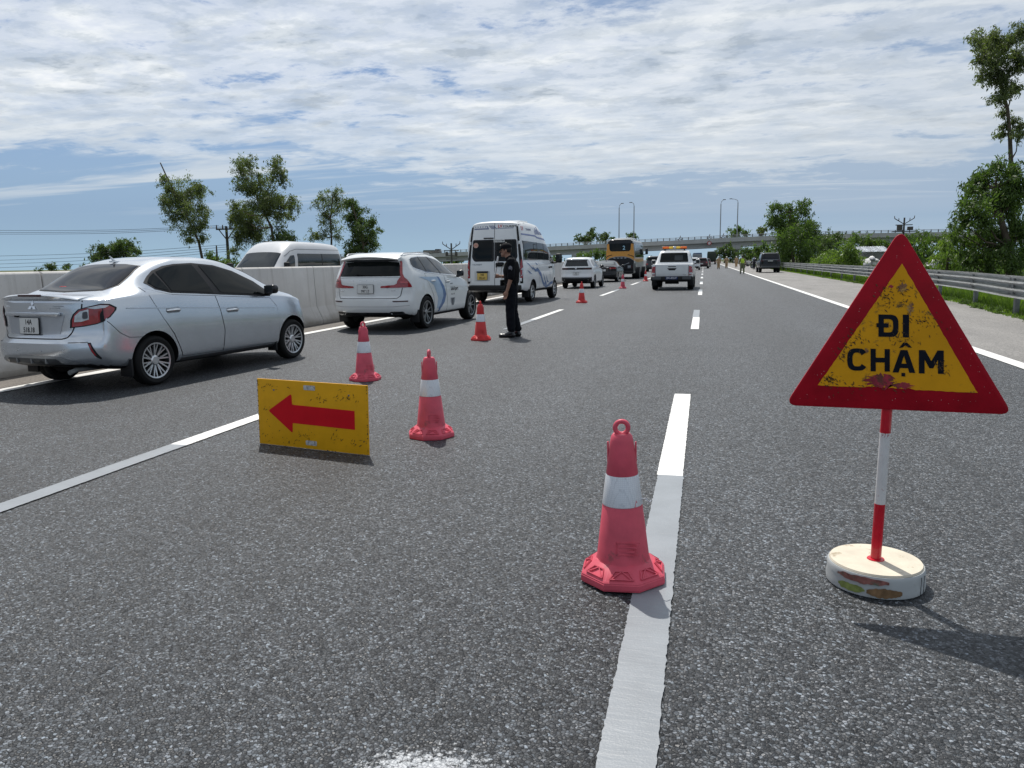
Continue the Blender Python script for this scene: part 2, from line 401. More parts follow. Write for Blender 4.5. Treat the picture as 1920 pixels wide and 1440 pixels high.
ASPH = asphalt_mat()
SHOULDER = fine_asphalt("old_asphalt", (0.160, 0.154, 0.146), (0.240, 0.230, 0.217), 70.0)
GUTTER = fine_asphalt("dusty_asphalt", (0.085, 0.075, 0.065), (0.16, 0.14, 0.12), 80.0)
WHITEP = paint_mat("white_road_paint", (0.80, 0.79, 0.76), 0.66)
GREYP = paint_mat("greyed_road_paint", (0.245, 0.265, 0.285), 0.70)
def barrier_mat():
    m = bpy.data.materials.new("concrete"); m.use_nodes = True
    g = NT(m.node_tree); out = g.n('ShaderNodeOutputMaterial'); b = g.n('ShaderNodeBsdfPrincipled')
    tc = g.n('ShaderNodeTexCoord').outputs['Object']; z = g.n('ShaderNodeSeparateXYZ', {0: tc}).outputs[2]
    n = g.noise(tc, 1.2, 7, .62); f = g.noise(tc, 22.0, 5, .65); st = g.noise(g.mapping(tc, (1, 5.5, .22)), 1.0, 6, .65, .3)
    c = g.mix(g.ramp(n, [(.32, 0.0), (.68, 1.0)]), (.50, .485, .465), (.60, .585, .565))
    c = g.mix(g.math('MULTIPLY', g.ramp(st, [(.52, 0.0), (.68, 1.0)]), .45), c, (.30, .28, .25))       # rain streaks
    c = g.mix(g.math('MULTIPLY', g.ramp(f, [(.58, 0.0), (.72, 1.0)]), .35), c, (.33, .31, .285))       # blow holes and scuffs
    sp = g.math('ADD', z, g.math('MULTIPLY', g.math('SUBTRACT', n, .5), .5))
    c = g.mix(g.ramp(sp, [(.03, .75), (.22, .0)]), c, (.22, .195, .16))                                # dried splash at the foot
    g.set(b, 'Base Color', c); g.set(b, 'Roughness', .88); g.set(b, 'Specular IOR Level', .25)
    g.set(b, 'Normal', g.n('ShaderNodeBump', {'Strength': .3, 'Distance': .004, 'Height': f}).outputs[0])
    g.t.links.new(b.outputs[0], out.inputs[0]); return m
CONC = barrier_mat()
CONCD = pm("bridge_concrete", (0.36, 0.36, 0.35), 0.9, var=0.12, vscale=0.25, dirt=((0.25, 0.25, 0.25), 0.58, 0.15))
SOIL = pm("field_ground", (0.075, 0.085, 0.035), 0.95, var=0.35, vscale=0.15)
GALV = pm("galvanised_steel", (0.50, 0.51, 0.515), 0.30, 0.35, var=0.14, vscale=3.0, bump=0.12, bscale=9, dirt=((0.30, 0.29, 0.28), 0.62, 2.5))
GALVP = pm("grey_steel_post", (0.20, 0.21, 0.21), 0.6, 0.3, var=0.2)
BLACKP = pm("black_plastic", (0.012, 0.012, 0.013), 0.55, spec=0.3, var=0.2)
TYRE = pm("tyre_rubber", (0.011, 0.011, 0.011), 0.8, spec=0.25, var=0.25)
GLASS = pm("tinted_glass", (0.004, 0.006, 0.006), 0.03, spec=0.20, var=0.2, vscale=1.5)
GLASSB = pm("grey_glass", (0.022, 0.027, 0.030), 0.04, spec=0.42, var=0.3, vscale=2.0)
CHROME = pm("chrome", (0.75, 0.76, 0.77), 0.12, 1.0, var=0.03)
REDL = pm("red_lens", (0.30, 0.008, 0.014), 0.12, coat=0.8, spec=0.6, var=0.35, vscale=18)
CLEARL = pm("clear_lens", (0.55, 0.56, 0.58), 0.15, 0.4, coat=0.6, var=0.2, vscale=20)
PLATEW = pm("white_plate", (0.62, 0.62, 0.60), 0.4, var=0.06)
INK = pm("black_lettering", (0.012, 0.012, 0.014), 0.5, var=0.1)

def sheet(name, pts, z, mat, kind='structure'):
    bm = bmesh.new(); bm.faces.new([bm.verts.new((x, y, z)) for x, y in pts])
    bmesh.ops.recalc_face_normals(bm, faces=bm.faces[:])
    if bm.faces[:][0].normal.z < 0: bmesh.ops.reverse_faces(bm, faces=bm.faces[:])
    return tag(obj(name, bm, mat, angle=None), kind=kind)

RAIL = Curve1([(-8, 6.3), (14, 6.72), (20, 7.02), (25, 7.55), (32, 7.9), (45, 8.15), (80, 8.4), (300, 8.8)])

def build_setting():
    # land: one sheet to the horizon, the carriageways on a low bank
    bm = bmesh.new(); rows = []
    prof = [(-3000, -1.6), (-34, -1.6), (-24, -0.02), (7.6, -0.02), (9.6, -0.05), (16, -1.3), (3000, -1.6)]
    for Y in (-40, 60, 300, 3500): rows.append([bm.verts.new((x, Y, z)) for x, z in prof])
    for a, b in zip(rows, rows[1:]):
        for i in range(len(prof)-1): bm.faces.new((a[i], a[i+1], b[i+1], b[i]))
    tag(obj("ground", bm, SOIL, angle=180), kind='structure')
    sheet("road", [(-8.45, -20), (4.0, -20), (4.0, 900), (-8.45, 900)], 0.0, ASPH)
    sheet("road_opposite", [(-22, -20), (-9.15, -20), (-9.15, 900), (-22, 900)], 0.0, SHOULDER)
    sheet("gutter", [(-9.3, -20), (-8.12, -20), (-8.12, 900), (-9.3, 900)], 0.004, GUTTER)
    # shoulder with a ragged grassy edge
    bm = bmesh.new(); L, Rr = [], []
    ys = [-20+i*0.8 for i in range(180)]+[130+i*20 for i in range(20)]
    for Y in ys:
        L.append(bm.verts.new((3.9, Y, 0.004))); Rr.append(bm.verts.new((RAIL(Y)-0.22+random.uniform(-0.06, 0.06), Y, 0.004)))
    for i in range(len(ys)-1): bm.faces.new((L[i], Rr[i], Rr[i+1], L[i+1]))
    tag(obj("shoulder", bm, SHOULDER, angle=None), kind='structure')
    # painted lines: strips with stony, uneven edges near the camera
    def strip(bm, x, w, y0, y1, z=0.008):
        y = y0; A, B = [], []
        while True:
            j = 0.0045 if y < 12 else 0.0
            A.append(bm.verts.new((x-w/2+random.gauss(0, j*.38), y, z))); B.append(bm.verts.new((x+w/2+random.gauss(0, j*.38), y, z)))
            if y >= y1: break
            y = min(y1, y+(random.uniform(.006, .03) if y < 8 else 0.25 if y < 30 else 8))
        for i in range(len(A)-1): bm.faces.new((A[i], B[i], B[i+1], A[i+1]))
    w = bmesh.new(); gz = bmesh.new()
    strip(w, -7.96, 0.22, -20, 700); strip(w, 3.94, 0.21, -20, 700)
    strip(w, -0.185, 0.165, 4.97, 8.13); strip(gz, -0.18, 0.165, 0.6, 4.97)
    strip(w, -0.15, 0.16, 15.9, 19.2); strip(gz, -0.16, 0.16, 19.2, 22)
    Y = 31.2
    for k in range(14):
        strip(w, -0.12, 0.16, Y, Y+3.2); strip(gz, -0.12, 0.16, Y+3.2, Y+5.6); Y += 13.6
    strip(gz, -4.02, 0.155, 1.0, 5.15); strip(w, -4.02, 0.155, 5.15, 7.6)
    strip(gz, -4.0, 0.155, 15.6, 18.3); strip(w, -4.0, 0.155, 18.3, 22.2)
    Y = 31.0
    for k in range(12):
        strip(w, -3.98, 0.155, Y, Y+4.6); strip(gz, -3.98, 0.15, Y+4.6, Y+6.6); Y += 13.4
    strip(w, -18.3, 0.2, -20, 700); strip(w, -10.1, 0.2, -20, 700)
    bmesh.ops.recalc_face_normals(w, faces=w.faces[:]); bmesh.ops.recalc_face_normals(gz, faces=gz.faces[:])
    tag(obj("road_marking", w, WHITEP, angle=None), kind='structure')
    tag(obj("road_marking_faded", gz, GREYP, angle=None), kind='structure')

build_setting()

def barrier():
    """concrete median barrier cast in lengths"""
    t = thing("concrete_barrier", "long pale concrete barrier wall between the two carriageways", "barrier", (-9.12, 0, 0))
    prof = [(-0.30, 0.0), (0.30, 0.0), (0.30, 0.09), (0.145, 0.42), (0.105, 1.34), (0.075, 1.37), (-0.075, 1.37), (-0.105, 1.34), (-0.145, 0.42), (-0.30, 0.09)]
    ys = [-14.5+3.86*i for i in range(0, 38)]
    ys = [y for y in ys]
    edges = [9.0-3.86*6+3.86*i for i in range(40)]
    # joints as photographed: 9.0, 13.9, 16.8, 19.7 ...
    edges = [-12, -6, -1, 4.1, 9.0, 13.9, 16.83]+[16.83+2.95*(i+1) for i in range(44)]+[190, 240, 300, 420]
    for a, b in zip(edges, edges[1:]):
        bm = bmesh.new()
        lo = [bm.verts.new((x, a+0.012, z)) for x, z in prof]; hi = [bm.verts.new((x, b-0.012, z)) for x, z in prof]
        n = len(prof)
        for i in range(n):
            j = (i+1) % n; bm.faces.new((lo[i], lo[j], hi[j], hi[i]))
        bm.faces.new(list(reversed(lo))); bm.faces.new(hi)
        bmesh.ops.recalc_face_normals(bm, faces=bm.faces[:])
        bmesh.ops.bevel(bm, geom=bm.edges[:], offset=0.009, segments=1, affect='EDGES')
        obj("barrier_segment", bm, CONC, t, 30)
barrier()

def guard_rail():
    t = thing("guard_rail", "ribbed galvanised steel guard rail on posts along the right shoulder", "guard rail", (0, 0, 0))
    prof = []
    for i in range(25):
        z = 0.40+0.51*i/24; prof.append((-0.058*math.cos(i/24*6*math.pi)-0.02, z))
    ys = [4+1.05*i for i in range(70)]+[78+6*i for i in range(36)]
    # lapped lengths of beam
    k = 0
    while k < len(ys)-1:
        e = min(k+4, len(ys)-1); bm = bmesh.new(); rows = []
        for q in range(k, e+1):
            Y = ys[q]+(0.12 if q == e else 0.0); off = 0.004 if (q == e) else 0.0
            rows.append([bm.verts.new((RAIL(Y)+x-off, Y, z)) for x, z in prof])
        for a, b in zip(rows, rows[1:]):
            for i in range(len(prof)-1): bm.faces.new((a[i], b[i], b[i+1], a[i+1]))
        g2 = bmesh.ops.solidify(bm, geom=bm.faces[:], thickness=0.004)
        obj("beam", bm, GALV, t, 60); k = e
    Y = 7.1
    for i in range(38):
        bm = bmesh.new(); X = RAIL(Y)
        box(bm, (X+0.10, Y, 0.30), (0.10, 0.125, 0.95), 0.006)
        box(bm, (X+0.02, Y, 0.66), (0.08, 0.09, 0.36), 0.004)
        p = obj("post", bm, GALVP, t)
        bm = bmesh.new(); cyl(bm, (X+0.10, Y, 0.79), (X+0.10, Y, 0.825), 0.088, 0.082, 12); obj("post_cap", bm, GALV, p)
        Y += 4.45
guard_rail()

LEAFD = leaf_mat("dark_leaves", (0.022, 0.040, 0.016), (0.10, 0.145, 0.048), 0.45)
LEAFM = leaf_mat("green_leaves", (0.030, 0.056, 0.018), (0.115, 0.175, 0.045), 0.45)
LEAFL = leaf_mat("bright_leaves", (0.050, 0.095, 0.020), (0.20, 0.28, 0.06), 0.38)
LEAFE = leaf_mat("acacia_leaves", (0.034, 0.054, 0.026), (0.165, 0.195, 0.085), 0.45)
GRASSM = leaf_mat("grass_blades", (0.060, 0.105, 0.016), (0.19, 0.29, 0.045), 0.40)
BARK = pm("bark", (0.085, 0.068, 0.050), 0.9, var=0.3, vscale=4, bump=0.5, bscale=14)

def quads(name, P, A, B, tone, mat, parent=None):
    """many small leaf faces: centre P, half axes A (along) and B (across), gently folded"""
    n = len(P); V = np.empty((n, 4, 3)); V[:, 0] = P-A; V[:, 1] = P+B; V[:, 2] = P+A; V[:, 3] = P-B
    me = bpy.data.meshes.new(name)
    me.from_pydata(V.reshape(-1, 3).tolist(), [], (np.arange(n*4).reshape(-1, 4)).tolist())
    a = me.attributes.new('tone', 'FLOAT', 'POINT'); a.data.foreach_set('value', np.repeat(np.clip(tone, 0, 1), 4).astype(np.float32))
    me.materials.append(mat); o = bpy.data.objects.new(name, me); C.objects.link(o)
    if parent is not None: o.parent = parent
    return o

RNG = np.random.default_rng(11)
def leaf_cloud(cents, rads, leaf, dens, droop=0.5):
    PP, AA, BB, TT = [], [], [], []
    for c, r in zip(cents, rads):
        # each blob is a bunch of smaller sprays
        ns = max(7, int(13*dens)+3)
        for s in range(ns):
            d = RNG.normal(size=3); d /= np.linalg.norm(d); d[2] *= .9
            rr = RNG.uniform(0.0, 1.18)**0.75; sc = np.array(c)+d*r*rr; sr = r*RNG.uniform(0.16, 0.50)*(1.15-.35*rr)
            n = max(5, int(dens*4.6*(sr*sr)/(leaf*leaf)))
            ax = d*.8+RNG.normal(size=3)*.5; ax[2] -= .35*droop; ax /= np.linalg.norm(ax)
            q = RNG.normal(size=(n, 3))*0.42*sr
            q += np.outer(RNG.normal(size=n)*0.55*sr, ax)
            P = sc+q
            a = RNG.normal(size=(n, 3))*.8+ax*.6; a[:, 2] -= droop; a /= np.linalg.norm(a, axis=1)[:, None]
            b = np.cross(a, RNG.normal(size=(n, 3))); b /= np.linalg.norm(b, axis=1)[:, None]
            L = leaf*RNG.uniform(0.6, 1.35, (n, 1))
            PP.append(P); AA.append(a*L); BB.append(b*L*RNG.uniform(0.20, 0.38, (n, 1)))
            TT.append(np.clip(RNG.uniform(0.05, 0.95)*0.6+RNG.uniform(0, 1, n)*0.45, 0, 1))
    return np.concatenate(PP), np.concatenate(AA), np.concatenate(BB), np.concatenate(TT)

def tree(name, label, Y, blobs, mat, leaf=0.16, dens=1.0, trunk=None, crop=None, group=None, cat="tree", depth=1.0, r0=0.14, zb=None, droop=0.8):
    """a tree whose foliage clumps stand where the photo shows them, at distance Y, with real depth"""
    def px(p): return (p[0]/crop[2]+crop[0], p[1]/crop[2]+crop[1]) if crop else (p[0], p[1])
    k = crop[2] if crop else 1.0
    cs, rs = [], []
    for b in blobs:
        x, y = px(b); c = at(x, y, Y); zcam = (c-Vector((0, 0, CAM_H))).length
        r = b[2]/k*zcam/F_PX*1.22
        span = max(r, 0.5)
        c = at(x, y, Y+random.uniform(-1, 1)*depth*span*1.3); cs.append(np.array(c)); rs.append(r)
    base = at(*px(trunk[0]), Y) if trunk else Vector((float(np.mean([c[0] for c in cs])), Y, 0))
    zg = zb if zb is not None else (-0.9 if base.x > 9 or base.x < -24 else -0.02)
    root = Vector((base.x, base.y, zg))
    t = thing(name, label, cat, root, 0, group)
    bm = bmesh.new()
    mid = [root]
    if trunk: mid += [at(*px(p), Y) for p in trunk]
    else:
        cm = np.mean(cs, axis=0); mid += [Vector((root.x*0.6+cm[0]*0.4, root.y, zg+(cm[2]-zg)*0.45)), Vector(cm)]
    mid = [p-root for p in mid]
    tube(bm, mid, r0, 8, r0*0.35)
    for c, r in zip(cs, rs):
        cv = Vector(c)-root
        j = min(range(len(mid)), key=lambda i: (mid[i]-cv).length+(2.0 if mid[i].z > cv.z else 0))
        a = mid[j]; m_ = (a+cv)/2+Vector((random.uniform(-.1, .1), random.uniform(-.1, .1), -0.12*(a-cv).length))
        if (a-cv).length > 0.05: tube(bm, [a, m_, cv], r0*0.30, 5, r0*0.07)
    obj("trunk", bm, BARK, t, 60)
    P, A, B, T = leaf_cloud(cs, rs, leaf*0.86, dens, droop)
    quads("crown", P-np.array(root), A, B, T, mat, t)
    return t
# ------------------------------------------------------------------ vehicles
class Body:
    """a vehicle shell: cross-sections swept from tail to nose, shaped at both ends; local x forward, z up, rear axle at x=0"""
    def __init__(s, zt, zs, w, wt, zb, rear, front, sw_r=0.28, sw_f=0.40, p_r=4.0, p_f=3.0, xe=0.55, xf=0.7, fil=0.05, nx=56, shr=0.955, crown=0.06, bulge=0.015, ns=4, flat=0.0):
        ZT, ZS, W, WT, ZB = (Curve1(a) for a in (zt, zs, w, wt, zb))
        s.ZT, s.ZS, s.W, s.WT = ZT, ZS, W, WT
        RP, FP = Curve1(rear), Curve1(front)
        x0, x1 = zt[0][0], zt[-1][0]; s.x0, s.x1 = x0, x1
        def section(x):
            w_, zb_, zs_, zt_, wt_ = W(x), ZB(x), ZS(x), ZT(x), WT(x)
            gh = max(0.01, zt_-zs_); cr = min(crown, 0.35*gh); ws = w_*shr; h = zs_-zb_
            P = [(0, zb_), (w_*0.55, zb_), (w_*0.86, zb_+0.012), (w_*0.965, zb_+0.08), (w_, zb_+0.42*h), (w_*0.992, zb_+0.74*h), (w_*(0.4*shr+0.588), zs_-0.035), (ws, zs_+min(0.012, gh*.2)),
                 (ws+(wt_-ws)*0.45+bulge, zs_+(gh-cr)*0.48), (wt_, zt_-cr), (wt_*0.82, zt_-cr*0.35), (wt_*0.42, zt_-cr*0.06), (0, zt_)]
            return np.array(catmull(P, ns))
        def warp(x, y, z):
            if x < x0+xe:
                k = (1-(x-x0)/xe)**2; x += k*(RP(z)+sw_r*min(1.0, abs(y)/max(.05, W(x0)))**p_r)
            if x > x1-xf:
                k = (1-(x1-x)/xf)**2; x -= k*(FP(z)+sw_f*min(1.0, abs(y)/max(.05, W(x1)))**p_f)
            return (x, y, z)
        ins = [(0.0, 1.0), (0.15, 0.55), (0.45, 0.20), (1.0, 0.0)]
        xs = [(x0+a*fil, b*fil) for a, b in ins]+[(x, 0.0) for x in np.linspace(x0+fil, x1-fil, nx)[1:-1]]+[(x1-a*fil, b*fil) for a, b in reversed(ins)]
        rings = []
        for x, inset in xs:
            S = section(x)
            if inset > 0:
                cz = (S[0][1]+S[-1][1])/2; hh = (S[-1][1]-S[0][1])/2; wm = S[:, 0].max()
                S = np.stack([S[:, 0]*(1-inset/wm), cz+(S[:, 1]-cz)*(1-inset/hh)], 1)
            n = len(S)
            loop = [(p[0], p[1]) for p in S]+[(-p[0], p[1]) for p in S[::-1][1:-1]]
            rings.append((x, loop, n))
        bm = bmesh.new(); VR = []
        for x, loop, n in rings: VR.append([bm.verts.new(warp(x, y, z)) for y, z in loop])
        N = len(VR[0])
        for a, b in zip(VR, VR[1:]):
            for i in range(N):
                j = (i+1) % N; bm.faces.new((a[i], a[j], b[j], b[i]))
        def cap(k, x):
            loop, n = rings[k][1], rings[k][2]; M_ = 14; grid = []
            for j in range(n):
                yj, zj = loop[j]; row = []
                for m in range(M_+1):
                    t = 1-2*m/M_
                    if m == 0: row.append(VR[k][j])
                    elif m == M_: row.append(VR[k][(N-j) % N])
                    else: row.append(bm.verts.new(warp(x, yj*t, zj)))
                grid.append(row)
            for a, b in zip(grid, grid[1:]):
                for m in range(M_):
                    q = [a[m], a[m+1], b[m+1], b[m]]; q = [v for i, v in enumerate(q) if v not in q[:i]]
                    if len(q) >= 3:
                        try: bm.faces.new(q)
                        except ValueError: pass
        cap(0, rings[0][0]); cap(len(rings)-1, rings[-1][0])
        bmesh.ops.remove_doubles(bm, verts=bm.verts[:], dist=1e-4)
        bmesh.ops.dissolve_degenerate(bm, edges=bm.edges[:], dist=1e-5)
        bmesh.ops.recalc_face_normals(bm, faces=bm.faces[:])
        s.bm = bm
        tb = bm.copy(); bmesh.ops.triangulate(tb, faces=tb.faces[:]); tb.normal_update(); tb.verts.ensure_lookup_table(); tb.faces.ensure_lookup_table()
        s.tv = [v.co.copy() for v in tb.verts]; s.tn = [v.normal.copy() for v in tb.verts]; s.tf = [[v.index for v in f.verts] for f in tb.faces]
        s.bvh = BVHTree.FromPolygons(s.tv, s.tf); tb.free()

    FR = {'R': (lambda u, v: Vector((u, -6, v)), Vector((0, 1, 0))), 'L': (lambda u, v: Vector((u, 6, v)), Vector((0, -1, 0))),
          'B': (lambda u, v: Vector((-9, u, v)), Vector((1, 0, 0))), 'F': (lambda u, v: Vector((14, u, v)), Vector((-1, 0, 0))),
          'T': (lambda u, v: Vector((u, v, 9)), Vector((0, 0, -1))),
          'D': (lambda u, v: Vector((u*.70711-6, -u*.70711-6, v)), Vector((.70711, .70711, 0))),
          'E': (lambda u, v: Vector((u*.70711-6, u*.70711+6, v)), Vector((.70711, -.70711, 0)))}
    def cast(s, u, v, fr):
        f, d = s.FR[fr]; o = f(u, v)
        h, n, i, _ = s.bvh.ray_cast(o, d)
        if h is None:
            # nearest silhouette point
            h, n, i, _ = s.bvh.find_nearest(o+d*(6 if fr in 'RLDE' else 8))
        t = s.tf[i]
        a, b, c = (s.tv[k] for k in t)
        nn = barycentric_transform(h, a, b, c, s.tn[t[0]], s.tn[t[1]], s.tn[t[2]])
        if nn.length < 1e-6: nn = n
        return h, nn.normalized()
    def finish(s, name, paint, dark, parent, arches, angle=32, depth=0.30):
        bm = s.bm
        for f in bm.faces:
            if f.normal.z < -0.75 and f.calc_center_median().z < 0.6: f.material_index = 1
        o = obj(name, bm, [paint, dark], parent, None)
        if arches:
            cb = bmesh.new()
            for x, z, r in arches:
                for sg in (-1, 1):
                    wv = s.W(x)
                    cyl(cb, (x, sg*(wv-depth), z), (x, sg*(wv+0.25), z), r, r, 36)
            for f in cb.faces: f.material_index = 1
            co = obj("arch_cutter", cb, [paint, dark], None, None)
            if parent is not None: co.matrix_world = Matrix.Identity(4)
            o.parent = None
            md = o.modifiers.new("arch", 'BOOLEAN'); md.object = co; md.operation = 'DIFFERENCE'; md.solver = 'EXACT'
            dg = bpy.context.evaluated_depsgraph_get(); dg.update()
            me = bpy.data.meshes.new_from_object(o.evaluated_get(dg))
            o.modifiers.clear(); old = o.data; o.data = me; bpy.data.meshes.remove(old)
            cm = co.data; bpy.data.objects.remove(co); bpy.data.meshes.remove(cm)
            o.parent = parent
        me = o.data
        me.polygons.foreach_set('use_smooth', [True]*len(me.polygons)); me.set_sharp_from_angle(angle=rad(angle))
        return o
    def decal(s, name, poly, fr, mat, parent, off=0.003, grid=0.05, both=False, extra=None):
        """a panel, pane or lamp outline laid on the shell"""
        out = []
        for flip in ((False, True) if both else (False,)):
            f2 = {'R': 'L', 'D': 'E', 'B': 'B', 'F': 'F', 'T': 'T'}[fr] if flip else fr
            bm = bmesh.new()
            polys = poly if isinstance(poly[0][0], (list, tuple)) else [poly]
            for pl in polys:
                if flip and fr in 'BFT': pl = [(-u, v) for u, v in pl] if fr in 'BF' else [(u, -v) for u, v in pl]
                vs = [bm.verts.new((u, v, 0)) for u, v in pl]
                for t in tessellate_polygon([[v.co for v in vs]]):
                    try: bm.faces.new([vs[k] for k in t])
                    except ValueError: pass
            s._project(bm, f2, off, grid)
            out.append(s._link(name, bm, mat, parent))
        return out if both else out[0]
    def _project(s, bm, fr, off, grid):
        us = [v.co.x for v in bm.verts]; vs_ = [v.co.y for v in bm.verts]
        for ax, lo, hi in ((0, min(us), max(us)), (1, min(vs_), max(vs_))):
            k = math.ceil(lo/grid)*grid
            while k < hi:
                no = Vector((1, 0, 0)) if ax == 0 else Vector((0, 1, 0))
                bmesh.ops.bisect_plane(bm, geom=bm.verts[:]+bm.edges[:]+bm.faces[:], plane_co=no*k, plane_no=no, dist=1e-5); k += grid
        s._nrm = []
        bm.verts.index_update()
        for v in bm.verts:
            h, n = s.cast(v.co.x, v.co.y, fr); v.co = h+n*off; s._nrm.append(n)
        d = s.FR[fr][1]
        bm.normal_update()
        for f in bm.faces:
            if f.normal.dot(d) > 0: f.normal_flip()
    def _link(s, name, bm, mat, parent):
        return obj(name, bm, mat, parent, 180, normals=[tuple(n) for n in s._nrm])
    def line(s, name, pts, fr, mat, parent, width=0.006, off=0.0015, both=False):
        for flip in ((False, True) if both else (False,)):
            f2 = {'R': 'L', 'D': 'E'}.get(fr, fr) if flip else fr
            pp = [Vector(p) for p in (pts if not (flip and fr in 'BF') else [(-u, v) for u, v in pts])]
            q = []
            for a, b in zip(pp, pp[1:]):
                n = max(1, int((b-a).length/0.04)); q += [a.lerp(b, i/n) for i in range(n)]
            q.append(pp[-1])
            bm = bmesh.new(); A, B = [], []
            for i, p in enumerate(q):
                t = (q[min(i+1, len(q)-1)]-q[max(0, i-1)]).normalized(); nn = Vector((-t.y, t.x))*width/2
                A.append(bm.verts.new((p.x+nn.x, p.y+nn.y, 0))); B.append(bm.verts.new((p.x-nn.x, p.y-nn.y, 0)))
            for i in range(len(q)-1): bm.faces.new((A[i], B[i], B[i+1], A[i+1]))
            s._project(bm, f2, off, 9)
            o = s._link(name, bm, mat, parent)
        return o

def text_bm(txt, size, bold=0.0, sx=1.0, spacing=1.0):
    """lettering as flat mesh, centred on its origin, height = size"""
    cu = bpy.data.curves.new("letters", 'FONT'); cu.body = txt; cu.size = 1.0; cu.offset = bold; cu.space_character = spacing
    cu.resolution_u = 3
    o = bpy.data.objects.new("letters", cu); C.objects.link(o)
    dg = bpy.context.evaluated_depsgraph_get(); dg.update()
    me = bpy.data.meshes.new_from_object(o.evaluated_get(dg))
    bm = bmesh.new(); bm.from_mesh(me)
    bpy.data.objects.remove(o); bpy.data.curves.remove(cu); bpy.data.meshes.remove(me)
    xs = [v.co.x for v in bm.verts]; ys = [v.co.y for v in bm.verts]
    h = max(ys)-min(ys); cx = (max(xs)+min(xs))/2; cy = (max(ys)+min(ys))/2; k = size/h
    for v in bm.verts: v.co = Vector(((v.co.x-cx)*k*sx, (v.co.y-cy)*k, 0))
    return bm

def plane_frame(o, u, v):
    """matrix taking local xy to a plane through o with axes u, v"""
    u = Vector(u).normalized(); v = Vector(v).normalized(); n = u.cross(v)
    m = Matrix.Identity(4)
    for i in range(3): m[i][0], m[i][1], m[i][2], m[i][3] = u[i], v[i], n[i], o[i]
    return m

def flat_text(name, txt, size, mat, parent, frame, bold=0.02, sx=1.0, spacing=1.0, thick=0.0015):
    bm = text_bm(txt, size, bold, sx, spacing)
    r = bmesh.ops.extrude_face_region(bm, geom=bm.faces[:])
    bmesh.ops.translate(bm, verts=[g for g in r['geom'] if isinstance(g, bmesh.types.BMVert)], vec=(0, 0, thick))
    bmesh.ops.transform(bm, matrix=frame, verts=bm.verts[:]); bmesh.ops.recalc_face_normals(bm, faces=bm.faces[:])
    return obj(name, bm, mat, parent, None)

def plate(parent, body, y, z, w, h, lines, tilt=0.06, fill=None, ink=None, lift=0.006):
    """rear number plate with its own lettering"""
    hit, n = body.cast(y, z, 'B')
    fr = plane_frame((hit.x-lift-0.012, y, z), (0, -1, 0), (math.sin(tilt), 0, math.cos(tilt)))
    bm = bmesh.new(); prism(bm, round_poly(rect(-w/2, -h/2, w/2, h/2), 0.015), 0, 0.006, fr, 0.0015)
    p = obj("number_plate", bm, ink or INK, parent)
    bm = bmesh.new(); prism(bm, round_poly(rect(-w/2+0.006, -h/2+0.006, w/2-0.006, h/2-0.006), 0.012), 0.006, 0.0085, fr)
    obj("plate_face", bm, fill or PLATEW, p)
    n_ = len(lines)
    for i, tx in enumerate(lines):
        hh = h/n_*0.62 if n_ > 1 else h*0.62
        cy = (n_-1-2*i)*h/(2*n_)*0.94
        flat_text("plate_lettering", tx, hh, ink or INK, p, fr @ Matrix.Translation((0, cy, 0.0088)), 0.012, 0.80 if n_ > 1 else 0.9)
    return p

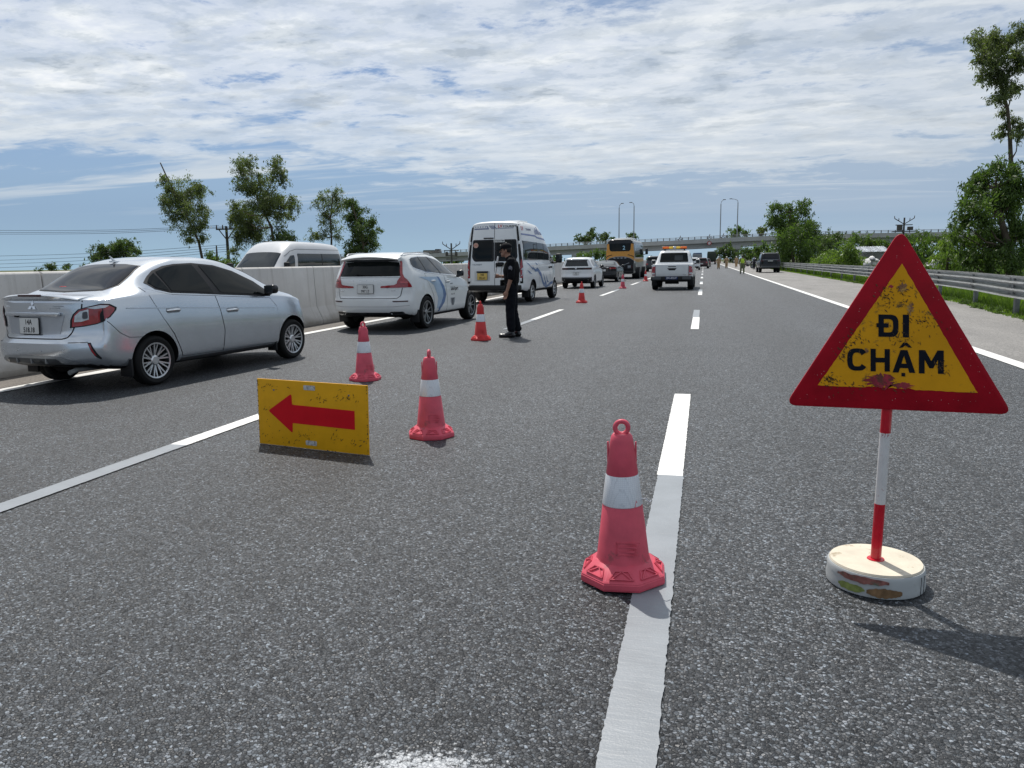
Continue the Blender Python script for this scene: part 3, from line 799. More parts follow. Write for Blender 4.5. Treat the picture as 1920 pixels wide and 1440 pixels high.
def wheel(parent, x, y, R, wd, style, rim_r, rimmat, capm=None):
    """tyre with tread and sidewall; the rim with spokes is its own piece"""
    sg = 1 if y > 0 else -1
    mt = Matrix.Translation((x, y, R)) @ Matrix.Rotation(-sg*math.pi/2, 4, 'X')
    bm = bmesh.new(); h = wd/2
    prof = [(rim_r*0.98, -h*0.8), (rim_r+0.01, -h*0.92), (R-0.035, -h), (R-0.012, -h*0.86), (R, -h*0.62)]
    for q in (-0.3, 0.0, 0.3): prof += [(R, h*q-0.012), (R-0.007, h*q-0.006), (R-0.007, h*q+0.006), (R, h*q+0.012)]
    prof += [(R, h*0.62), (R-0.012, h*0.86), (R-0.035, h), (rim_r+0.01, h*0.92), (rim_r*0.98, h*0.8)]
    lathe(bm, prof, 44, mt, caps=False)
    t = obj("wheel", bm, TYRE, parent, 40)
    bm = bmesh.new()
    lathe(bm, [(rim_r*0.99, -h*0.7), (rim_r*0.99, h*0.86), (rim_r*0.93, h*0.90), (rim_r*0.90, h*0.70), (rim_r*0.88, -h*0.55), (0.03, -h*0.5)], 40, mt, caps=False)
    d = obj("rim_barrel", bm, pm("dark_rim", (0.05, 0.05, 0.052), 0.5, 0.6), t, 40)
    bm = bmesh.new()
    def spoke(a0, a1, w0, w1, r0, r1, z0, z1):
        p = [Vector((r0*math.cos(a0), r0*math.sin(a0), 0)), Vector((r1*math.cos(a1), r1*math.sin(a1), 0))]
        dr = (p[1]-p[0]).normalized(); nn = Vector((-dr.y, dr.x, 0))
        q = []
        for (pt, w_, z_) in ((p[0], w0, z0), (p[1], w1, z1)):
            for sx_, zz in ((-1, z_-0.02), (-0.75, z_), (0.75, z_), (1, z_-0.02)): q.append(bm.verts.new(mt @ (pt+nn*sx_*w_/2+Vector((0, 0, zz)))))
        for i in range(3): bm.faces.new((q[i], q[i+1], q[i+5], q[i+4]))
        bm.faces.new((q[3], q[0], q[4], q[7])); bm.faces.new((q[0], q[3], q[2], q[1])); bm.faces.new((q[4], q[5], q[6], q[7]))
    zo = h*0.80; zi = h*0.62
    n = {'split': 10, 'ten': 5, 'six': 6, 'steel': 6}[style]
    for i in range(n):
        a = 2*math.pi*i/n+0.2; da = math.pi/n
        if style == 'split':
            spoke(a, a+da*0.42, 0.030, 0.020, 0.045, rim_r*0.93, zi, zo); spoke(a, a-da*0.42, 0.024, 0.018, rim_r*0.35, rim_r*0.93, zi, zo)
        elif style == 'ten':
            spoke(a+0.10, a+da*0.36, 0.034, 0.026, 0.04, rim_r*0.94, zi, zo); spoke(a-0.10, a-da*0.36, 0.034, 0.026, 0.04, rim_r*0.94, zi, zo)
        else: spoke(a, a, 0.07, 0.05, 0.04, rim_r*0.94, zi, zo)
    lathe(bm, [(0.060, zi-0.03), (0.060, zi+0.004), (0.045, zi+0.014), (0.0, zi+0.014)], 16, mt)
    lathe(bm, [(rim_r*0.90, h*0.80), (rim_r*0.905, h*0.90), (rim_r*0.985, h*0.93), (rim_r*0.99, h*0.84)], 40, mt, caps=False)
    bmesh.ops.recalc_face_normals(bm, faces=bm.faces[:])
    obj("rim", bm, rimmat, t, 30)
    return t

def mirror_part(parent, x, y, z, sx, sy, sz, mat, stalk_y, dark=None):
    bm = bmesh.new(); box(bm, (x, y, z), (sx, sy, sz), min(sx, sy, sz)*0.32, None, 3)
    m = obj("side_mirror", bm, mat, parent, 50)
    bm = bmesh.new(); tube(bm, [(x+0.01, y*0.98, z-sz*0.35), (x+0.03, (y+stalk_y)/2, z-sz*0.48), (x+0.05, stalk_y, z-sz*0.5)], 0.028, 8)
    obj("mirror_arm", bm, dark or BLACKP, m)
    bm = bmesh.new(); box(bm, (x-sx*0.5-0.001, y, z), (0.004, sy*0.84, sz*0.78), 0.0015); obj("mirror_glass", bm, GLASSB, m)
    return m

def handle(parent, body, x, z, mat, w=0.2, h=0.034, fr='R'):
    hit, n = body.cast(x, z, fr); sg = -1 if fr == 'R' else 1
    bm = bmesh.new()
    tube(bm, [(x-w/2, hit.y, z-0.004), (x-w*0.36, hit.y+sg*0.028, z), (x, hit.y+sg*0.036, z+0.003), (x+w*0.36, hit.y+sg*0.028, z), (x+w/2, hit.y, z-0.004)], h/2, 8)
    return obj("door_handle", bm, mat, parent, 60)

def axle_set(parent, body, wheels_x, half, R, wd, style, rim_r, rimmat):
    for x in wheels_x:
        for sg in (-1, 1): wheel(parent, x, sg*half, R, wd, style, rim_r, rimmat)
    bm = bmesh.new()
    for x in wheels_x: cyl(bm, (x, -half+0.1, R), (x, half-0.1, R), 0.05, seg=10)
    obj("axle", bm, BLACKP, parent)

def place(name, label, cat, X, Y, yaw_cw, group=None):
    return thing(name, label, cat, (X, Y, 0.0), rad(90-yaw_cw), group)

SILVER = pm("silver_paint", (0.60, 0.63, 0.665), 0.22, 0.78, coat=0.8, var=0.04, vscale=2)
WHITE = pm("white_paint", (0.74, 0.75, 0.75), 0.35, coat=0.6, var=0.03, vscale=2, dirt=((0.55, 0.54, 0.51), 0.72, 1.2))
PEARL = pm("pearl_paint", (0.70, 0.715, 0.71), 0.32, coat=0.7, var=0.03, vscale=2)
BLACKC = pm("black_paint", (0.006, 0.006, 0.0075), 0.22, coat=0.25, spec=0.3, var=0.2)
RIMS = pm("alloy", (0.62, 0.63, 0.64), 0.28, 0.9, var=0.05)
RIMD = pm("grey_alloy", (0.30, 0.31, 0.32), 0.32, 0.85, var=0.05)

def doors(body, root, panels, paint, both=True):
    """door skins standing a hair proud of a dark shut line, each with its handle"""
    for poly, hx, hz, hm in panels:
        cx = sum(p[0] for p in poly)/len(poly); cz = sum(p[1] for p in poly)/len(poly)
        for fr in ('R', 'L') if both else ('R',):
            g_ = [(p[0]+math.copysign(0.006, p[0]-cx), p[1]+math.copysign(0.006, p[1]-cz)) for p in poly]
            d = body.decal("door", poly, fr, paint, root, 0.0042, 0.05)
            body.decal("shut_line", g_, fr, INK, d, 0.0018, 0.05)
            if hx is not None:
                body.decal("handle_recess", round_poly(rect(hx-0.115, hz-0.034, hx+0.105, hz+0.034), 0.03), fr, pm("recess_shade", (0.30, 0.32, 0.34), 0.4, 0.5), d, 0.0052, 0.06)  # shade of the handle hollow painted as a darker flat patch
                handle(d, body, hx, hz, hm, fr=fr)

def sedan():
    r = place("sedan", "silver sedan, plate 14A 518.18, stopped beside the concrete barrier", "car", -7.20, 7.99, 7.0); r.scale = (1.025, 1.03, 1.02)
    b = Body(zt=[(-.95, 1.045), (-.72, 1.075), (-.5, 1.095), (-.36, 1.14), (-.1, 1.275), (.15, 1.40), (.4, 1.47), (.7, 1.51), (1.1, 1.51), (1.45, 1.475), (1.85, 1.35), (2.25, 1.165), (2.55, 1.03), (2.85, .965), (3.15, .875), (3.36, .75)],
             zs=[(-.95, .99), (-.4, 1.035), (.2, 1.06), (1.1, 1.015), (2.1, .955), (2.5, .92), (3.0, .83), (3.36, .66)],
             w=[(-.95, .735), (-.6, .80), (0, .835), (2.4, .835), (2.9, .81), (3.2, .75), (3.36, .68)],
             wt=[(-.95, .66), (-.5, .645), (-.2, .60), (.2, .575), (.7, .565), (1.5, .565), (2.1, .62), (2.6, .68), (3.0, .64), (3.36, .50)],
             zb=[(-.95, .335), (-.5, .25), (0, .20), (2.6, .20), (3.36, .22)],
             rear=[(.30, .09), (.40, .015), (.50, 0), (.585, .01), (.63, .075), (.70, .088), (.93, .095), (1.05, .105)], front=[(.2, .07), (.42, 0), (.6, .03), (.75, .14)],
             sw_r=.25, sw_f=.42, fil=.035, nx=60, bulge=.012)
    b.finish("body", SILVER, BLACKP, r, [(0, .30, .345), (2.60, .30, .345)])
    # side glass
    b.decal("window_surround", [(.035, 1.20), (.12, 1.265), (.24, 1.335), (.42, 1.388), (.60, 1.412), (.90, 1.422), (1.27, 1.39), (1.60, 1.31), (1.95, 1.16), (2.17, 1.0), (2.14, .945), (1.2, 1.008), (.70, 1.045), (.32, 1.07), (.12, 1.12)], 'R', INK, r, .004, .05, True)
    b.decal("window", [(.08, 1.20), (.15, 1.258), (.235, 1.305), (.315, 1.095), (.14, 1.135)], 'R', GLASS, r, .008, .05, True)
    b.decal("window", [(.275, 1.32), (.45, 1.37), (.62, 1.392), (.885, 1.400), (1.035, 1.04), (.70, 1.066), (.345, 1.092)], 'R', GLASS, r, .008, .05, True)
    b.decal("window", [(.995, 1.394), (1.26, 1.366), (1.58, 1.288), (1.93, 1.138), (2.09, 1.01), (2.07, .975), (1.23, 1.03), (1.16, 1.05)], 'R', GLASS, r, .008, .05, True)
    # rear glass: seen from behind
    rg = [(-.565, 1.175), (-.50, 1.125), (.0, 1.108), (.50, 1.125), (.565, 1.175), (.535, 1.30), (.49, 1.395), (.25, 1.418), (0, 1.424), (-.25, 1.418), (-.49, 1.395), (-.535, 1.30)]
    b.decal("rear_window", rg, 'B', INK, r, .003, .05)
    b.decal("rear_glass", [(u*.972, 1.262+(v-1.262)*.955) for u, v in rg], 'B', pm("rear_tinted_glass", (0.008, 0.008, 0.011), 0.04, spec=0.28, var=0.3, vscale=3), r, .006, .05)
    b.decal("windscreen", [(1.62, -.52), (1.62, .52), (1.7, .54), (2.42, .60), (2.46, 0), (2.42, -.60), (1.7, -.54)], 'T', GLASS, r, .004, .06)
    # boot lid
    boot = [(-.60, 1.03), (-.595, .95), (-.55, .82), (-.50, .69), (-.46, .635), (-.40, .618), (.40, .618), (.46, .635), (.50, .69), (.55, .82), (.595, .95), (.60, 1.03)]
    b.line("boot_seam", boot, 'B', INK, r, .011, .002)
    b.line("bumper_seam", [(-.60, .80), (-.47, .66), (-.36, .60), (-.15, .585)], 'R', INK, r, .006, .002, True)
    bm = bmesh.new()   # spoiler lip along the boot edge
    rows = []
    for i in range(25):
        y = -.585+1.17*i/24; k = abs(y)/.585; x0 = -.852+.235*(abs(y)/.735)**4; zt_ = lambda dx: max(1.0, b.cast(x0+dx, y, 'T')[0].z)
        z1, z2, z3 = zt_(.26), zt_(.13), zt_(.045); lip = .050*(1-k**2.5)+.004
        if i == 12: z_mid = z3
        rows.append([bm.verts.new(q) for q in ((x0+.26, y, z1-.004), (x0+.13, y, z2+.35*lip+.002), (x0-.002, y, z3+lip), (x0-.020, y, z3+lip-.014), (x0-.004, y, z3+lip*.2-.014), (x0+.05, y, z3-.02), (x0+.20, y, z2-.03))])
    for a, c in zip(rows, rows[1:]):
        for i in range(7): bm.faces.new((a[i], c[i], c[(i+1) % 7], a[(i+1) % 7]))
    bm.faces.new(rows[0]); bm.faces.new(list(reversed(rows[-1]))); bmesh.ops.recalc_face_normals(bm, faces=bm.faces[:])
    sp = obj("spoiler", bm, SILVER, r, 50)
    bm = bmesh.new(); box(bm, (-.877, 0, z_mid+.036), (.016, .34, .024), .004); obj("brake_light", bm, pm("dark_red_lens", (0.045, 0.006, 0.008), 0.2, coat=.5), sp)
    # lamps
    tl = [(-.235, .735), (-.225, .82), (-.195, .885), (-.14, .938), (-.04, .965), (.085, .992), (.165, .985), (.228, .945), (.222, .915), (.165, .845), (.095, .795), (.02, .768), (-.10, .748)]
    cx, cz = -.01, .865
    for o in b.decal("tail_lamp", tl, 'D', INK, r, .006, .05, True): pass
    sc = lambda P, k: [(cx+(u-cx)*k, cz+(v-cz)*k) for u, v in P]
    b.decal("red_lens", sc(tl, .90), 'D', REDL, r, .011, .04, True)
    b.decal("clear_lens", [(-.185, .80), (-.175, .865), (-.125, .912), (-.04, .935), (-.045, .825), (-.12, .802)], 'D', CLEARL, r, .014, .04, True)
    b.decal("lamp_bulb", round_poly([(-.105, .83), (-.10, .905), (-.052, .915), (-.052, .835)], .02), 'D', pm("lamp_well", (.10, .10, .11), .3, .5), r, .017, .03, True)
    b.decal("clear_lens", [(-.06, .950), (.08, .976), (.155, .968), (.12, .945), (.02, .935)], 'D', CLEARL, r, .0145, .04, True)
    # bumper furniture
    for sg in (1, -1):
        b.decal("bumper_reflector", [(sg*.66, .575), (sg*.685, .575), (sg*.715, .48), (sg*.735, .40), (sg*.725, .385), (sg*.705, .42)], 'B', INK, r, .004, .04)
        b.decal("reflector", [(sg*.668, .56), (sg*.680, .56), (sg*.712, .43), (sg*.703, .43)], 'B', REDL, r, .007, .04)
        b.line("bumper_crease_shade", [(sg*.50, .582), (sg*.66, .580)], 'B', pm("crease_shade", (.17, .18, .19), .4, .4), r, .008, .002)  # bumper fold drawn as a dark strip, its shade put into colour
    b.decal("diffuser", [(-.60, .345), (-.44, .425), (-.30, .438), (.30, .438), (.44, .425), (.60, .345), (.5, .342), (-.5, .342)], 'B', pm("diffuser_trim", (.34, .355, .37), .35, .5), r, .004, .05)
    b.decal("diffuser_insert", [(-.42, .350), (-.36, .408), (.36, .408), (.42, .350)], 'B', pm("charcoal_plastic", (.062, .066, .07), .5), r, .008, .05)
    for y in (-.22, .0, .22): 
        h_, n_ = b.cast(y, .375, 'B'); bm = bmesh.new(); box(bm, (h_.x-.006, y, .378), (.03, .012, .06), .004); obj("diffuser_fin", bm, pm("diffuser_trim", (.34, .355, .37), .35, .5), r)
    for y in (-.45, -.17, .17, .45):
        h_, n_ = b.cast(y, .49, 'B'); bm = bmesh.new(); cyl(bm, (h_.x+.005, y, .49), (h_.x-.005, y, .49), .011, seg=12); obj("parking_sensor", bm, RIMS, r)
    h_, n_ = b.cast(0, .90, 'B')
    bm = bmesh.new(); box(bm, (h_.x-.012, 0, .888), (.045, .80, .042), .012); gar = obj("plate_garnish", bm, SILVER, r)
    bm = bmesh.new(); box(bm, (h_.x-.015, .24, .862), (.03, .045, .022), .005); obj("rear_camera", bm, BLACKP, r)
    b.decal("plate_recess", [(-.43, .875), (-.37, .67), (.37, .67), (.43, .875)], 'B', pm("recess_shade_silver", (.44, .465, .50), .36, .55, coat=.4, var=.04), r, .003, .06)  # flat panel in darker silver, painted shade of the plate hollow
    plate(r, b, .045, .758, .30, .185, ["14A", "518.18"])
    # emblem of three lozenges, script and sticker on the boot lid
    h_, n_ = b.cast(0, .975, 'B'); fr = plane_frame((h_.x-.003, 0, .972), (0, -1, 0), (0.25, 0, 1))
    bm = bmesh.new()
    for a in (90, 210, 330):
        d = Vector((math.cos(rad(a)), math.sin(rad(a)))); n2 = Vector((-d.y, d.x))
        prism(bm, [(0, 0), tuple(d*.032+n2*.020), tuple(d*.066), tuple(d*.032-n2*.020)], 0, .006, fr)
    obj("emblem", bm, CHROME, r)
    h_, n_ = b.cast(.40, .965, 'B'); flat_text("script_badge", "attrage", .026, CHROME, r, plane_frame((h_.x-.003, .40, .965), (0, -1, 0), (.2, 0, 1)), .02)
    h_, n_ = b.cast(-.33, .962, 'B'); fr = plane_frame((h_.x-.003, -.33, .962), (0, -1, 0), (.2, 0, 1))
    bm = bmesh.new(); prism(bm, rect(-.12, -.02, -.065, .028), 0, .002, fr); obj("sticker", bm, pm("navy_sticker", (.02, .03, .06), .5), r)
    bm = bmesh.new(); prism(bm, rect(-.055, .008, .09, .015), 0, .002, fr); prism(bm, rect(-.055, -.012, .05, -.005), 0, .002, fr); obj("sticker_lettering", bm, pm("grey_print", (.25, .27, .29), .5), r)
    # doors
    doors(b, r, [([(-.06, 1.145), (.03, .975), (.15, .775), (.29, .585), (.36, .44), (.42, .30), (1.105, .29), (1.145, .55), (1.10, .80), (1.04, 1.0), (.70, 1.02), (.33, 1.045), (.13, 1.085)], .31, .865, CHROME),
                 ([(1.12, .29), (1.158, .55), (1.112, .80), (1.052, 1.0), (1.2, .985), (2.12, .92), (2.24, .80), (2.27, .70), (2.255, .29)], 1.33, .805, CHROME)], SILVER)
    b.line("body_crease_shade", [(-.35, .925), (.4, .885), (1.2, .835), (2.2, .775)], 'R', pm("crease_shade_silver", (.46, .49, .53), .3, .6, coat=.5), r, .010, .0062, True)  # shade under the flank fold painted as a darker silver strip
    b.decal("sill", [(.40, .235), (.40, .275), (2.22, .265), (2.22, .225)], 'R', pm("sill_plastic", (.05, .052, .055), .45), r, .005, .06, True)
    for sg in (-1, 1):
        bm = bmesh.new(); box(bm, (-.36, sg*.74, .25), (.03, .17, .20), .006); obj("mud_flap", bm, BLACKP, r)
        bm = bmesh.new(); box(bm, (2.21, sg*.74, .235), (.03, .15, .15), .006); obj("mud_flap", bm, BLACKP, r)
        mirror_part(r, 2.04, sg*.915, 1.05, .13, .17, .125, BLACKC, sg*.80)
    bm = bmesh.new()   # roof aerial fin
    tube(bm, [(.30, 0, 1.445), (.26, 0, 1.475), (.215, 0, 1.515)], .022, 6, .008); box(bm, (.29, 0, 1.452), (.14, .05, .02), .008)
    obj("aerial", bm, SILVER, r)
    b.decal("head_lamp", [(2.93, .80), (3.02, .82), (3.12, .80), (3.22, .745), (3.22, .69), (3.1, .70), (2.98, .76)], 'R', INK, r, .004, .04, True)
    b.decal("head_lamp_lens", [(2.97, .79), (3.05, .805), (3.14, .785), (3.19, .73), (3.1, .725)], 'R', CLEARL, r, .008, .04, True)
    flat_text("window_sticker", "CHARM", .022, pm("red_print", (.5, .02, .03), .5), r, plane_frame((b.cast(0.18, 1.17, 'B')[0].x-.016, .18, 1.168), (0, -1, 0), (.85, 0, .55)), .02)
    axle_set(r, b, (0, 2.60), .735, .292, .185, 'split', .215, RIMS)
    bm = bmesh.new(); tube(bm, [(-.3, -.46, .26), (-.78, -.46, .27), (-.87, -.47, .25)], .026, 10); obj("exhaust_pipe", bm, GALVP, r)
    return r
def suv_wagon():
    r = place("suv", "white pearl SUV with a blue streak on its flank, plate 30G 997.17", "car", -6.76, 15.88, 3.5); r.scale = (1, 1.06, 1)
    b = Body(zt=[(-.98, 1.525), (-.75, 1.585), (-.45, 1.625), (0, 1.65), (.6, 1.645), (1.05, 1.60), (1.4, 1.50), (1.8, 1.33), (2.1, 1.16), (2.3, 1.075), (2.7, .985), (2.95, .90), (3.2, .74)],
             zs=[(-.98, 1.10), (-.4, 1.16), (.3, 1.18), (1.0, 1.13), (2.0, 1.06), (2.4, .98), (2.9, .80), (3.2, .62)],
             w=[(-.98, .82), (-.6, .88), (0, .905), (2.3, .90), (2.7, .87), (3.0, .80), (3.2, .72)],
             wt=[(-.98, .60), (-.6, .63), (0, .645), (1.0, .635), (1.6, .64), (2.2, .72), (2.7, .74), (3.2, .55)],
             zb=[(-.98, .34), (-.5, .28), (0, .24), (2.7, .24), (3.2, .28)],
             rear=[(.34, .07), (.5, .0), (.66, .0), (.72, .06), (.90, .075), (1.02, .08), (1.15, .12), (1.32, .22), (1.47, .30), (1.53, .27)], front=[(.25, .1), (.5, 0), (.7, .03), (.85, .12)],
             sw_r=.26, sw_f=.42, fil=.035, nx=54, bulge=.012, xe=.62)
    b.finish("body", PEARL, BLACKP, r, [(0, .345, .405), (2.73, .345, .405)])
    b.decal("window_surround", [(-.45, 1.40), (-.40, 1.50), (-.30, 1.535), (.04, 1.555), (.55, 1.553), (1.02, 1.495), (1.5, 1.36), (1.98, 1.215), (1.94, 1.105), (1.08, 1.145), (.15, 1.205), (-.30, 1.275), (-.42, 1.32)], 'R', CHROME, r, .004, .06, True)
    b.decal("window", [(-.425, 1.40), (-.375, 1.488), (-.28, 1.52), (.02, 1.537), (.10, 1.222), (-.29, 1.295), (-.395, 1.33)], 'R', GLASSB, r, .008, .06, True)
    b.decal("window", [(.05, 1.538), (.50, 1.538), (.86, 1.170), (.135, 1.220)], 'R', GLASSB, r, .008, .06, True)
    b.decal("window", [(.555, 1.535), (1.01, 1.478), (1.49, 1.344), (1.93, 1.205), (1.90, 1.12), (1.08, 1.16), (.92, 1.168)], 'R', GLASSB, r, .008, .06, True)
    for pts in ([(.035, 1.54), (.118, 1.22)], [(.525, 1.54), (.89, 1.168)]): b.line("pillar_trim", pts, 'R', INK, r, .038, .010, True)
    rg = [(-.69, 1.145), (.69, 1.145), (.64, 1.30), (.585, 1.43), (.30, 1.452), (-.30, 1.452), (-.585, 1.43), (-.64, 1.30)]
    b.decal("rear_window", rg, 'B', GLASS, r, .004, .06)
    bm = bmesh.new(); rows = []   # roof spoiler over the rear glass
    for i in range(13):
        y = -.62+.62*i/6; k = abs(y)/.62
        rows.append([bm.verts.new(p) for p in ((-.55+.06*k, y, 1.607-.05*k**2), (-.80+.06*k*k, y, 1.572-.055*k**2), (-.835+.07*k*k, y, 1.545-.055*k**2), (-.80+.07*k*k, y, 1.515-.055*k**2), (-.60+.06*k, y, 1.50-.05*k**2))])
    for a, c in zip(rows, rows[1:]):
        for i in range(4): bm.faces.new((a[i], c[i], c[i+1], a[i+1]))
    bm.faces.new(rows[0]); bm.faces.new(list(reversed(rows[-1]))); bmesh.ops.recalc_face_normals(bm, faces=bm.faces[:])
    obj("spoiler", bm, PEARL, r, 45)
    b.decal("brake_light", [(-.56, 1.492), (-.56, 1.445), (.56, 1.445), (.56, 1.492)], 'B', INK, r, .012, .08)
    h_, n_ = b.cast(.10, 1.19, 'B'); bm = bmesh.new(); tube(bm, [(h_.x-.03, .22, 1.195), (h_.x-.02, .05, 1.175), (h_.x-.015, -.28, 1.17)], .011, 6); box(bm, (h_.x-.02, .22, 1.19), (.05, .06, .04), .012); obj("wiper", bm, BLACKP, r)
    # tail lamps climb the pillars
    for sg in (1, -1):
        tl = [(-.600, 1.46), (-.640, 1.46), (-.668, 1.30), (-.69, 1.19), (-.725, 1.12), (-.775, 1.07), (-.835, .96), (-.845, .915), (-.60, .908), (-.29, .908), (-.30, .945), (-.56, .968), (-.605, .995), (-.615, 1.05), (-.66, 1.13), (-.632, 1.25)]
        b.decal("tail_lamp", [(u*-sg, v) for u, v in tl], 'B', REDL, r, .009, .05)
        b.decal("lamp_band", [(u*-sg, v) for u, v in [(-.66, 1.035), (-.77, 1.03), (-.79, 1.0), (-.67, 1.005)]], 'B', pm("pink_lens", (.55, .10, .11), .15, coat=.6), r, .012, .05)
        b.decal("reflector", [(sg*u, v) for u, v in [(.54, .640), (.80, .640), (.80, .615), (.56, .615)]], 'B', pm("dark_red_lens", (0.045, 0.006, 0.008), 0.2, coat=.5), r, .005, .05)
        b.decal("exhaust_trim", [(sg*u, v) for u, v in round_poly([(.47, .42), (.72, .42), (.74, .37), (.52, .345)], .03)], 'B', CHROME, r, .006, .05)
        b.decal("exhaust_opening", [(sg*u, v) for u, v in round_poly([(.49, .41), (.705, .41), (.72, .375), (.53, .355)], .025)], 'B', INK, r, .012, .05)
        mirror_part(r, 1.80, sg*.985, 1.16, .12, .15, .14, BLACKC, sg*.88)
        bm = bmesh.new(); tube(bm, [(-.55, sg*.60, 1.575), (-.45, sg*.61, 1.618), (.2, sg*.62, 1.640), (.85, sg*.61, 1.615), (1.0, sg*.605, 1.565)], .013, 6); obj("roof_rail", bm, RIMS, r)
        bm = bmesh.new(); box(bm, (-.44, sg*.80, .30), (.03, .19, .27), .006); obj("mud_flap", bm, BLACKP, r)
    b.line("tailgate_seam", [(-.70, .905), (-.67, .74), (-.62, .69), (.62, .69), (.67, .74), (.70, .905)], 'B', INK, r, .012, .002)
    b.line("tailgate_crease_shade", [(-.66, 1.115), (-.30, 1.125), (.30, 1.125), (.66, 1.115)], 'B', pm("crease_shade_white", (.45, .46, .46), .4), r, .016, .003)  # fold in the tailgate painted as a greyer strip for its shade
    b.decal("bumper_lower", [(-.80, .335), (-.70, .40), (.70, .40), (.80, .335), (.6, .325), (-.6, .325)], 'B', BLACKP, r, .004, .06)
    b.line("bumper_crease_shade", [(-.82, .54), (-.55, .52), (.55, .52), (.82, .54)], 'B', pm("crease_shade_white", (.45, .46, .46), .4), r, .012, .003)  # bumper fold likewise a strip of painted shade
    plate(r, b, .03, .885, .36, .19, ["30G", "997.17"])
    for i, ch in enumerate("VOLVO"):
        y = .30-.15*i; h_, n_ = b.cast(y, 1.075, 'B'); flat_text("badge_letter", ch, .034, CHROME, r, plane_frame((h_.x-.005, y, 1.055), (0, -1, 0), (.1, 0, 1)), .02)
    h_, n_ = b.cast(.55, .84, 'B'); flat_text("badge", "XC60", .035, CHROME, r, plane_frame((h_.x-.004, .55, .855), (0, -1, 0), (.05, 0, 1)), .02)
    h_, n_ = b.cast(-.52, .84, 'B'); flat_text("badge", "T6 AWD", .03, CHROME, r, plane_frame((h_.x-.004, -.52, .855), (0, -1, 0), (.05, 0, 1)), .02)
    doors(b, r, [([(-.02, 1.18), (.07, 1.03), (.20, .90), (.36, .70), (.41, .46), (.43, .32), (1.12, .32), (1.14, .6), (1.04, 1.12), (.15, 1.19)], .36, 1.02, PEARL),
                 ([(1.135, .32), (1.155, .6), (1.055, 1.12), (1.93, 1.08), (2.14, .98), (2.20, .82), (2.20, .32)], 1.22, .985, PEARL)], PEARL)
    b.decal("sill", [(.44, .245), (.43, .31), (2.28, .31), (2.25, .245)], 'R', BLACKP, r, .005, .06, True)
    # printed streak and lettering along the flank
    BL1 = pm("blue_vinyl", (.075, .16, .34), .35, coat=.4, var=.25, vscale=4); BL2 = pm("pale_blue_vinyl", (.36, .48, .62), .35, coat=.4, var=.12, vscale=3)
    b.decal("pale_streak", [(-.35, 1.12), (.62, 1.10), (.90, .95), (1.02, .74), (.93, .55), (.72, .42), (.52, .40), (.60, .62), (.40, .92), (.10, 1.03)], 'R', BL2, r, .0066, .05, True)
    b.decal("blue_streak", [(.60, 1.11), (.72, 1.09), (.98, .88), (1.08, .70), (.98, .53), (.80, .42), (.66, .36), (.62, .40), (.78, .52), (.90, .66), (.88, .80), (.74, .98)], 'R', BL1, r, .0086, .05, True)
    b.decal("blue_streak", [(.62, .36), (.75, .40), (.70, .335), (.58, .33)], 'R', BL1, r, .0086, .05, True)
    def side_text(tx, size, x, z, mat, sx=1.0):
        bm = text_bm(tx, size, .02, sx)
        for v in bm.verts: v.co = Vector((x+v.co.x, z+v.co.y, 0))
        b._project(bm, 'R', .0066, .04); b._link("flank_lettering", bm, mat, r)
    side_text("SafeXpert", .115, 1.62, .80, INK); side_text("SERVICE", .030, 1.45, .925, INK); side_text("dich vu 24/7", .034, 1.50, .685, INK)
    b.decal("shield_mark", [(1.34, .60), (1.62, .60), (1.60, .50), (1.55, .42), (1.42, .42), (1.36, .50)], 'R', pm("grey_print", (.25, .27, .29), .5), r, .0066, .05)
    b.decal("shield_letter", [[(1.40, .575), (1.56, .575), (1.55, .555), (1.41, .555)], [(1.45, .55), (1.51, .55), (1.50, .44), (1.46, .44)]], 'R', INK, r, .0086, .05)
    b.decal("windscreen", [(1.25, -.55), (1.25, .55), (2.15, .64), (2.20, 0), (2.15, -.64)], 'T', GLASS, r, .004, .07)
    b.decal("head_lamp", [(2.75, .90), (3.0, .86), (3.10, .79), (3.0, .76), (2.8, .82)], 'R', CLEARL, r, .005, .05, True)
    axle_set(r, b, (0, 2.73), .80, .355, .235, 'ten', .255, RIMD)
    return r

